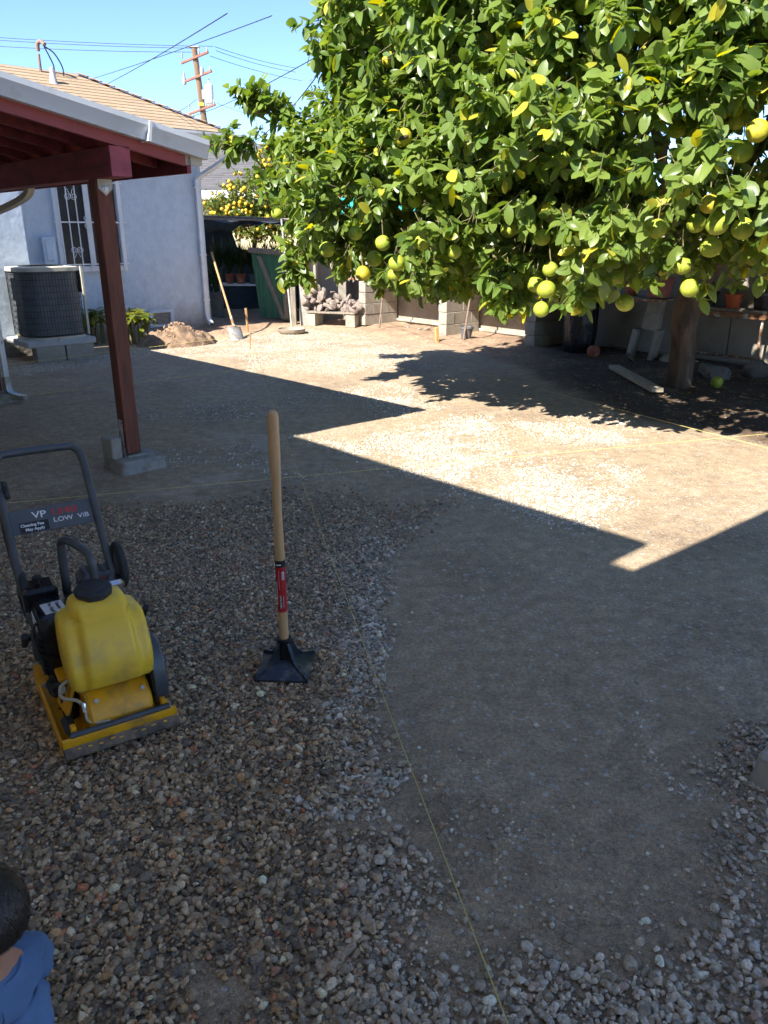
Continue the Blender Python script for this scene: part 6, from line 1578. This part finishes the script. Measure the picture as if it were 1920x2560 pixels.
w.loft(lp); tank = w.build('water_tank', 'yellow_tank', pc, smooth=50)
w = MB(); capm = Matrix.Translation((.010, -.072, .493)) @ Matrix.Rotation(R(6), 4, 'X')
w.lathe([(.045, -.005), (.058, .0), (.062, .006), (.062, .026), (.057, .032), (.040, .033), (.037, .038), (.02, .040), (.001, .040)], 36, capm, wob=lambda i, j: 1.0 + (.035 if (2 <= i <= 3 and j % 4 < 2) else 0))
w.build('cap', 'rubber', tank, smooth=35)
# engine
w = MB(); w.box((-.02, .10, .30), (.24, .22, .18), b=.02); w.box((-.15, .08, .32), (.09, .16, .22), b=.025); eng = w.build('engine', 'black_paint', pc, smooth=0); eng.location = (.005, -.005, -.045); eng.scale = (.92, .95, .95)
for i in range(7):
    w = MB(); w.box((-.197, .08, .245 + i * .026), (.012, .13, .010), b=.002); w.build('cooling_fin', 'black', eng, smooth=0)
w = MB(); lp = []
for z, s in ((.395, .93), (.405, 1), (.462, 1), (.486, .93), (.494, .80)): lp.append([(-.045 + x * s, .075 + y * s, z) for x, y in rrect(.155, .105, .035, 5)])
w.loft(lp); ftank = w.build('fuel_tank', 'black_paint', eng, smooth=40)
w = MB(); w.lathe([(.045, 0), (.046, .022), (.040, .034), (.02, .038), (.001, .038)], 20, Matrix.Translation((.01, .10, .494)), wob=lambda i, j: 1 + (.05 if i == 1 and j % 2 else 0)); w.build('fuel_cap', 'chrome', ftank, smooth=30)
w = MB(); w.box((.115, .17, .49), (.11, .10, .045), b=.014); w.build('heat_shield', 'chrome', eng, smooth=0)
st_m = Matrix.Translation((-.13, .035, .4985)) @ Matrix.Rotation(R(6), 4, 'Z')
w = MB(); w.box((-.128, .05, .4962), (.080, .095, .003), R(4)); stk = w.build('sticker', 'decal_white', ftank, smooth=0)
text_obj('Cleaning', .020, 'decal_black', stk, Matrix.Translation((-.118, .090, .4982)) @ Matrix.Rotation(R(-86), 4, 'Z'), .0003, .0004)
text_obj('Fee Apply', .022, 'decal_black', stk, Matrix.Translation((-.145, .092, .4982)) @ Matrix.Rotation(R(-86), 4, 'Z'), .0003, .0004)
w = MB(); w.box((-.2015, .07, .445), (.002, .09, .05)); w.build('sticker', 'decal_white', ftank, smooth=0)
w = MB(); w.box((-.15, .225, .455), (.13, .125, .15), b=.014); afl = w.build('air_filter', 'black_paint', eng, smooth=0)
w = MB(); w.lathe([(.008, 0), (.008, .02), (.02, .021), (.02, .030)], 8, Matrix.Translation((-.15, .225, .53)), close=True); w.build('wing_nut', 'black', afl)
w = MB(); w.box((.085, .275, .47), (.15, .12, .10), b=.022); mf = w.build('muffler_guard', 'grey_tube', eng, smooth=0)
for i in range(5):
    w = MB(); w.box((.035 + i * .025, .275, .521), (.007, .09, .004)); w.build('louver', 'black', mf, smooth=0)
w = MB(); w.lathe([(.075, 0), (.085, .012), (.085, .03), (.05, .045), (.03, .05)], 22, Matrix.Translation((.10, .08, .30)) @ Matrix.Rotation(R(90), 4, 'Y'), close=True); w.build('recoil_starter', 'black', eng)
# lifting bar
def bend(pts, k=5): return smooth_path(pts, k)
w = MB(); w.tube(bend([(.030, -.018, .38), (.030, -.015, .54), (.028, -.008, .595), (.020, .025, .622), (-.010, .13, .628), (-.027, .195, .612), (-.033, .212, .57), (-.035, .215, .38)]), .0155, 12); w.build('lifting_bar', 'grey_tube', pc)
# handle with sign panel and wheels
HX = -.022
hp = lambda sx: [(sx * .160 + HX * .3, .10, .27), (sx * .164 + HX * .6, .16, .36), (sx * .164 + HX, .255, .47), (sx * .164 + HX, .335, .585), (sx * .163 + HX, .43, .73), (sx * .162 + HX, .50, .83)]
top = [(-.185, .47, .79), (-.183, .505, .84), (-.161, .53, .876), (-.124, .535, .884), (.080, .535, .884), (.117, .53, .876), (.139, .505, .84), (.141, .47, .79)]
w = MB(); w.tube(bend(hp(-1)[:-1] + top[1:-1] + hp(1)[:-1][::-1], 4), .0155, 12); hd = w.build('handle', 'grey_tube', pc)
pn = (Vector((0, .43, .73)) - Vector((0, .335, .585))).normalized()
pm = Matrix.Translation((HX, .380, .650)) @ Matrix((Vector((1, 0, 0)), pn, Vector((1, 0, 0)).cross(pn))).transposed().to_4x4()
w = MB(); w.box((0, 0, .0), (.302, .098, .004), b=.0015); sg = w.build('sign_panel', 'sign', pc, smooth=0); sg.matrix_local = pm; SGS = .84
T_ = lambda x, y, z=.0026: Matrix.Translation((x * SGS, y * SGS, z)) @ Matrix.Scale(SGS, 4)
text_obj('VP', .044, 'decal_white', sg, T_(-.085, .008) @ Matrix.Diagonal((1.25, 1, 1, 1)), .0004, .0006)
text_obj('1340', .044, 'decal_red', sg, T_(-.008, .008) @ Matrix.Diagonal((1.30, 1, 1, 1)), .0004, .0010, 1.08)
text_obj('LOW  ViB', .031, 'decal_white', sg, T_(.0, -.026) @ Matrix.Diagonal((1.2, 1, 1, 1)), .0004, .0003)
w = MB(); w.box((-.085 * SGS, -.030 * SGS, .0028), (.125 * SGS, .048 * SGS, .0014)); dk = w.build('decal', 'decal_black', sg, smooth=0)
text_obj('Cleaning Fee', .0185, 'decal_white', dk, T_(-.143, -.026, .0038) @ Matrix.Diagonal((1.05, 1, 1, 1)), .0003, .0007)
text_obj('May Apply', .0185, 'decal_white', dk, T_(-.125, -.047, .0038) @ Matrix.Diagonal((1.05, 1, 1, 1)), .0003, .0007)
for sx in (-1, 1):
    mw = Matrix.Translation((sx * .180 - .013, .27, .40 if sx < 0 else .44)) @ Matrix.Rotation(R(90), 4, 'Y')
    w = MB(); w.lathe([(.055, 0), (.085, .0), (.095, .008), (.095, .022), (.085, .03), (.055, .03)], 26, mw); wh = w.build('wheel', 'rubber', pc, smooth=40)
    w = MB(); w.lathe([(.001, .004), (.056, .004), (.056, .026), (.001, .026)], 20, mw); w.build('rim', 'grey_tube', wh, smooth=40)
for sx in (-1, 1):
    w = MB(); w.tube([(sx * .165, .12, .305), (sx * .215, .10, .295)], .012, 8); w.tube([(sx * .218, .07, .325), (sx * .218, .135, .26)], .013, 8); w.build('clamp_knob', 'black', pc)
w = MB(); w.box((-.140, .16, .285), (.03, .14, .07), b=.01); w.build('handle_mount', 'yellow_paint', pc, smooth=0)
w = MB(); w.box((-.175, .13, .23), (.04, .075, .10), b=.02); w.build('throttle_box', 'grey_tube', pc, smooth=0)
w = MB(); w.tube(bend([(-.11, -.12, .215), (-.15, -.12, .195), (-.155, -.155, .17), (-.115, -.20, .17), (-.098, -.225, .145), (-.097, -.245, .11), (-.07, -.262, .10), (-.03, -.275, .102)]), .0062, 8); w.build('hose', 'clear_hose', pc)
w = MB(); w.tube([(-.099, -.215, .165), (-.099, -.228, .135)], .0095, 8); w.build('hose_clamp', 'chrome', pc)

w = MB(); w.tube(bend([(-.185, .50, .80), (-.200, .42, .66), (-.198, .30, .50), (-.19, .20, .38), (-.17, .14, .30), (-.12, .12, .29)]), .0045, 6); w.build('throttle_cable', 'black', pc)
w = MB(); w.tube([(-.168, .44, .735), (-.168, .475, .79)], .019, 8); w.box((-.168, .44, .775), (.012, .05, .012)); w.build('throttle_lever', 'black', pc)
w = MB(); w.tube(bend([(-.17, .03, .40), (-.20, .0, .36), (-.19, -.02, .29), (-.14, -.01, .26)]), .005, 6); w.build('spark_lead', 'black', pc)
for bx_, by_ in ((-.17, -.24), (.165, -.24), (-.17, .22), (.165, .22), (-.06, -.275), (.09, -.275)):
    w = MB(); w.lathe([(.011, 0), (.011, .008), (.006, .009), (.006, .015)], 6, Matrix.Translation((bx_, by_, .014)), close=True); w.build('bolt', 'galv_dirty', plate, smooth=0)
for bx_, bz_ in ((-.06, .05), (.10, .05), (-.06, .17), (.10, .17)):
    w = MB(); w.lathe([(.008, 0), (.008, .006)], 6, Matrix.Translation((bx_, -.262 if bz_ < .1 else -.238, bz_)) @ Matrix.Rotation(R(90 if bz_ < .1 else 60), 4, 'X'), close=True); w.build('bolt', 'galv_dirty', exc, smooth=0)
for i in range(5):
    w = MB(); w.box((-.02, -.012 + .0, .235 + i * .026), (.20, .012, .008), b=.002); w.build('cooling_fin', 'black', eng, smooth=0)

# ---------------------------------------------------------------- hand tamper
tz = gz1(-.405, 2.745) + .012
tm = thing('hand_tamper', 'upright wooden handled tamper with black square steel foot and red label', 'tamper', (-.405, 2.75, tz), R(-3))
hl = .108
w = MB(); w.box((0, 0, .008), (2 * hl, 2 * hl, .012), b=.003)
# low pyramid between the ribs
k = 4; w.add([(-hl, -hl, .013), (hl, -hl, .013), (hl, hl, .013), (-hl, hl, .013), (-.03, -.03, .055), (.03, -.03, .055), (.03, .03, .055), (-.03, .03, .055)], [(0, 1, 5, 4), (1, 2, 6, 5), (2, 3, 7, 6), (3, 0, 4, 7), (4, 5, 6, 7)])
foot = w.build('foot_plate', 'tamper_steel', tm, smooth=0)
for q in range(4):
    w = MB(); ang = math.pi / 4 + q * math.pi / 2
    pf = [(.015, .02), (.148, .010), (.148, .026), (.138, .036), (.115, .040), (.085, .050), (.060, .075), (.045, .105), (.030, .128), (.015, .128)]
    w.prism(pf, -.007, .007, Matrix.Rotation(ang, 4, 'Z') @ Matrix.Rotation(R(90), 4, 'X')); w.build('rib', 'tamper_steel', tm, smooth=30)
w = MB(); w.lathe([(.028, .03), (.028, .128), (.0305, .132), (.0305, .146), (.024, .148)], 20); w.build('socket', 'black', tm, smooth=35)
hz = [(.145, .0195), (.20, .0196), (.30, .0200), (.45, .0200), (.55, .0185), (.68, .0168), (.80, .0180), (.90, .0205), (.98, .0215), (1.04, .0215), (1.062, .0205), (1.074, .016), (1.079, .008), (1.080, .001)]
w = MB(); w.lathe([(r_, z) for z, r_ in hz], 20); hnd = w.build('handle', 'ash', tm, smooth=50)
w = MB(); w.lathe([(.0203, .268), (.0206, .40), (.0204, .462)], 24); lb2 = w.build('label', 'label_red', hnd, smooth=60)
w = MB(); w.lathe([(.0206, .462), (.0205, .490)], 24); w.build('label_band', 'decal_black', hnd, smooth=60)
def on_handle(x0, z0, wdt, hgt, m, rad=.0212):
    mb = MB(); n_ = 5; vs = []
    for i in range(n_ + 1):
        a = -math.pi / 2 + (x0 + wdt * i / n_) / rad
        for z in (z0, z0 + hgt): vs.append((rad * math.cos(a), rad * math.sin(a), z))
    mb.add(vs, [(2 * i, 2 * i + 2, 2 * i + 3, 2 * i + 1) for i in range(n_)]); return mb.build('label_print', m, lb2, smooth=60)
on_handle(-.006, .285, .011, .058, 'decal_black'); on_handle(.008, .410, .010, .034, 'decal_white'); on_handle(-.017, .30, .004, .10, 'decal_white', .0211); on_handle(.010, .29, .0015, .05, 'decal_white', .0213); on_handle(-.004, .37, .001, .08, 'decal_white', .0213)
text_obj('HEAVY DUTY', .0095, 'decal_white', lb2, Matrix.Translation((.0035, -.0214, .287)) @ Matrix.Rotation(R(90), 4, 'X') @ Matrix.Rotation(R(90), 4, 'Z'), .0002, .0003)
for i in range(6): on_handle(.0092, .413 + i * .005, .0075, .0022, 'decal_black', .0214)
on_handle(-.012, .470, .010, .005, 'decal_white', .0212); on_handle(.0, .4715, .006, .005, 'decal_white', .0212)

# ---------------------------------------------------------------- child at the lower left corner
def skin_mesh(name, verts, edges, radii, m, parent, sub=2):
    me = bpy.data.meshes.new(name); me.from_pydata(verts, edges, []); me.materials.append(M[m])
    o = obj(name, me, parent)
    md = o.modifiers.new('Skin', 'SKIN'); md.use_smooth_shade = True
    if not me.skin_vertices:
        b = bmesh.new(); b.from_mesh(me); b.verts.layers.skin.verify(); b.to_mesh(me); b.free()
    for i, sv in enumerate(me.skin_vertices[0].data):
        r_ = radii[i]; sv.radius = r_ if isinstance(r_, tuple) else (r_, r_); sv.use_root = (i == 0)
    s_ = o.modifiers.new('Subsurf', 'SUBSURF'); s_.levels = sub; s_.render_levels = sub
    return o
person = thing('person', 'dark-haired small child in a blue T-shirt at the lower left corner', 'person', (-.655, .955, 0), R(80)); person.scale = (.92, .92, .94)
pv = [(0, 0, .34), (0, .005, .43), (0, .005, .50), (0, 0, .548), (0, .008, .585), (0, .016, .63), (0, .018, .695), (0, .012, .745),
      (.045, 0, .532), (.080, .0, .515), (.100, .015, .43), (.105, .065, .35), (.11, .085, .325), (-.045, 0, .532), (-.080, .0, .515), (-.100, .015, .43), (-.115, .065, .35), (-.11, .085, .325),
      (.05, 0, .31), (.055, .01, .18), (.055, -.005, .06), (.055, .005, .03), (.058, .07, .022), (-.05, 0, .31), (-.055, .01, .18), (-.055, -.005, .06), (-.055, .005, .03), (-.058, .07, .022)]
pe = [(0, 1), (1, 2), (2, 3), (3, 4), (4, 5), (5, 6), (6, 7), (3, 8), (8, 9), (9, 10), (10, 11), (11, 12), (3, 13), (13, 14), (14, 15), (15, 16), (16, 17), (0, 18), (18, 19), (19, 20), (20, 21), (21, 22), (0, 23), (23, 24), (24, 25), (25, 26), (26, 27)]
pr = [(.075, .06), (.078, .062), (.075, .058), (.05, .045), .030, (.052, .058), (.066, .076), (.045, .05), .030, .026, .022, .020, .017, .030, .026, .022, .020, .017, .046, .034, .024, .024, .02, .046, .034, .024, .024, .02]
body = skin_mesh('body', pv, pe, pr, 'skin', person)
for sx in (-1, 1):
    hnd_v = [(sx * .11, .085, .325), (sx * .108, .105, .305)]; hnd_e = [(0, 1)]; hr = [(.018, .012), (.02, .011)]
    for f_ in range(4):
        a = len(hnd_v); bx_ = sx * (.095 + f_ * .009)
        hnd_v += [(bx_, .115, .295), (bx_, .128, .278), (bx_, .128, .262)]; hnd_e += [(1, a), (a, a + 1), (a + 1, a + 2)]; hr += [.0055, .005, .0045]
    a = len(hnd_v); hnd_v += [(sx * .088, .10, .30), (sx * .082, .112, .285)]; hnd_e += [(0, a), (a, a + 1)]; hr += [.006, .005]
    skin_mesh('hand', hnd_v, hnd_e, hr, 'skin', person, 1)
sv_ = [(0, .003, .36), (0, .005, .43), (0, .005, .50), (0, .0, .545), (0, .006, .568), (.05, 0, .535), (.086, .0, .512), (.108, .012, .435), (-.05, 0, .535), (-.086, .0, .512), (-.108, .012, .435)]
se = [(0, 1), (1, 2), (2, 3), (3, 4), (3, 5), (5, 6), (6, 7), (3, 8), (8, 9), (9, 10)]
shirt = skin_mesh('shirt', sv_, se, [(.098, .085), (.094, .08), (.086, .074), (.064, .058), (.046, .044), (.054, .050), (.048, .046), (.046, .046), (.054, .050), (.048, .046), (.046, .046)], 'tshirt', person, 3)
tx = bpy.data.textures.new('folds', 'CLOUDS'); tx.noise_scale = .05
dm = shirt.modifiers.new('Displace', 'DISPLACE'); dm.texture = tx; dm.strength = .024; dm.mid_level = .5
skin_mesh('shorts', [(0, 0, .355), (0, 0, .31), (.052, 0, .27), (.056, .008, .19), (-.052, 0, .27), (-.056, .008, .19)], [(0, 1), (1, 2), (2, 3), (1, 4), (4, 5)], [(.09, .075), (.08, .07), .056, .05, .056, .05], 'shorts', person)
v, f = ico(4)
hv = v.copy(); hv = hv * np.array([.076, .089, .085])
hn = fbm(v[:, 0] * 7 + 3, v[:, 1] * 7 + v[:, 2] * 5, 4) - .5
hv = hv * (1 + .05 * hn[:, None]); hv += np.array([0, .012, .70])
cut = (hv[:, 2] < .665) & (hv[:, 1] > .04)                # face stays clear of hair
hv[cut] = hv[cut] * np.array([.70, .55, 1]) + np.array([0, .0, .03])
hair = obj('hair', mesh_np('hair', hv, f, 'hair', True), person)
rh = np.random.default_rng(9); K = 5200; vs = []; fs = []      # short strands combed out from the crown
dd = norm(rh.normal(0, 1, (K, 3))); dd = dd[(dd[:, 2] > -.55) & ~((dd[:, 1] > .45) & (dd[:, 2] < .1))]
for d in dd:
    p = np.array([0, .012, .70]) + d * np.array([.077, .090, .086]); tg = np.array([d[0] * .8 + rh.normal(0, .25), d[1] * .8 - .15 + rh.normal(0, .25), -.55 + rh.normal(0, .2)]); tg -= d * (tg @ d); tg /= np.linalg.norm(tg) + 1e-6
    sd_ = np.cross(tg, d); L_ = rh.uniform(.014, .034); o_ = len(vs); wdt = rh.uniform(.0005, .0011)
    for t_, lift_ in ((0, -.002), (.5, .004), (1, .0035 + rh.uniform(-.002, .004))):
        q = p + tg * L_ * t_ + d * (lift_ - .010 * t_ * t_ * L_ / .03)
        vs += [q - sd_ * wdt * (1 - .8 * t_), q + sd_ * wdt * (1 - .8 * t_)]
    fs += [(o_, o_ + 1, o_ + 3, o_ + 2), (o_ + 2, o_ + 3, o_ + 5, o_ + 4)]
st_o = obj('strands', mesh_np('strands', np.array(vs), np.array(fs), 'hair_strand', True), hair); st_o['kind'] = 'stuff'
w = MB(); w.tube([(.047 * math.cos(a), .006 + .046 * math.sin(a), .566 + .006 * math.sin(a)) for a in [2 * math.pi * q / 24 for q in range(24)]], .0055, 6, closed=True); w.build('collar', 'tshirt', person)
for sx in (-1, 1):
    w = MB(); w.lathe([(.001, -.006), (.013, -.005), (.016, .0), (.013, .005), (.001, .003)], 12, Matrix.Translation((sx * .074, .022, .672)) @ Matrix.Rotation(R(90), 4, 'Y') @ Matrix.Diagonal((1.35, 1, 1, 1))); w.build('ear', 'skin', person)
    w = MB(); w.lathe([(.001, -.008), (.006, -.006), (.008, 0), (.006, .006), (.001, .008)], 10, Matrix.Translation((sx * .026, .083, .69))); w.build('eye', 'decal_white', person)
    w = MB(); w.box((sx * .056, .035, .02), (.06, .13, .045), b=.016); w.build('shoe', 'shoe', person, smooth=0)
w = MB(); w.lathe([(.004, .012), (.008, .0), (.010, -.008), (.002, -.012)], 10, Matrix.Translation((0, .093, .668))); w.build('nose', 'skin', person)
w = MB(); w.box((0, .083, .642), (.03, .008, .006), b=.002); w.build('mouth', 'terra_pink', person, smooth=0)

# ---------------------------------------------------------------- mason's lines
def line(p, q, label, r_=.0016, z=.07, sag=.0):
    p, q = Vector(p), Vector(q); mb = MB(); pts = []
    for i in range(13):
        t = i / 12; x = p.lerp(q, t); pts.append((x.x, x.y, z - sag * 4 * t * (1 - t)))
    mb.tube(pts, r_, 5); o = mb.build('mason_line', 'string', None); return tag(o, label, 'string', 'mason lines stretched over the yard')
line((.44, .42), (-2.06, 11.99), 'yellow mason line running from the front edge to the far wooden stick', .0017)
line((-4.6, 3.96), (5.6, 7.17), 'mason line crossing behind the tamper and over the pale sunlit gravel', .0020)
line((-4.04, 7.91), (-1.27, 10.14), 'mason line from the downspout outlet across the shaded dirt', .0026)
line((-5.5, 9.47), (-2.39, 13.05), 'mason line along the foot of the blue house past the condenser', .0030)
line((.95, 9.85), (4.3, 3.77), 'mason line slanting through the tree shade to the sunlit dirt', .0017)
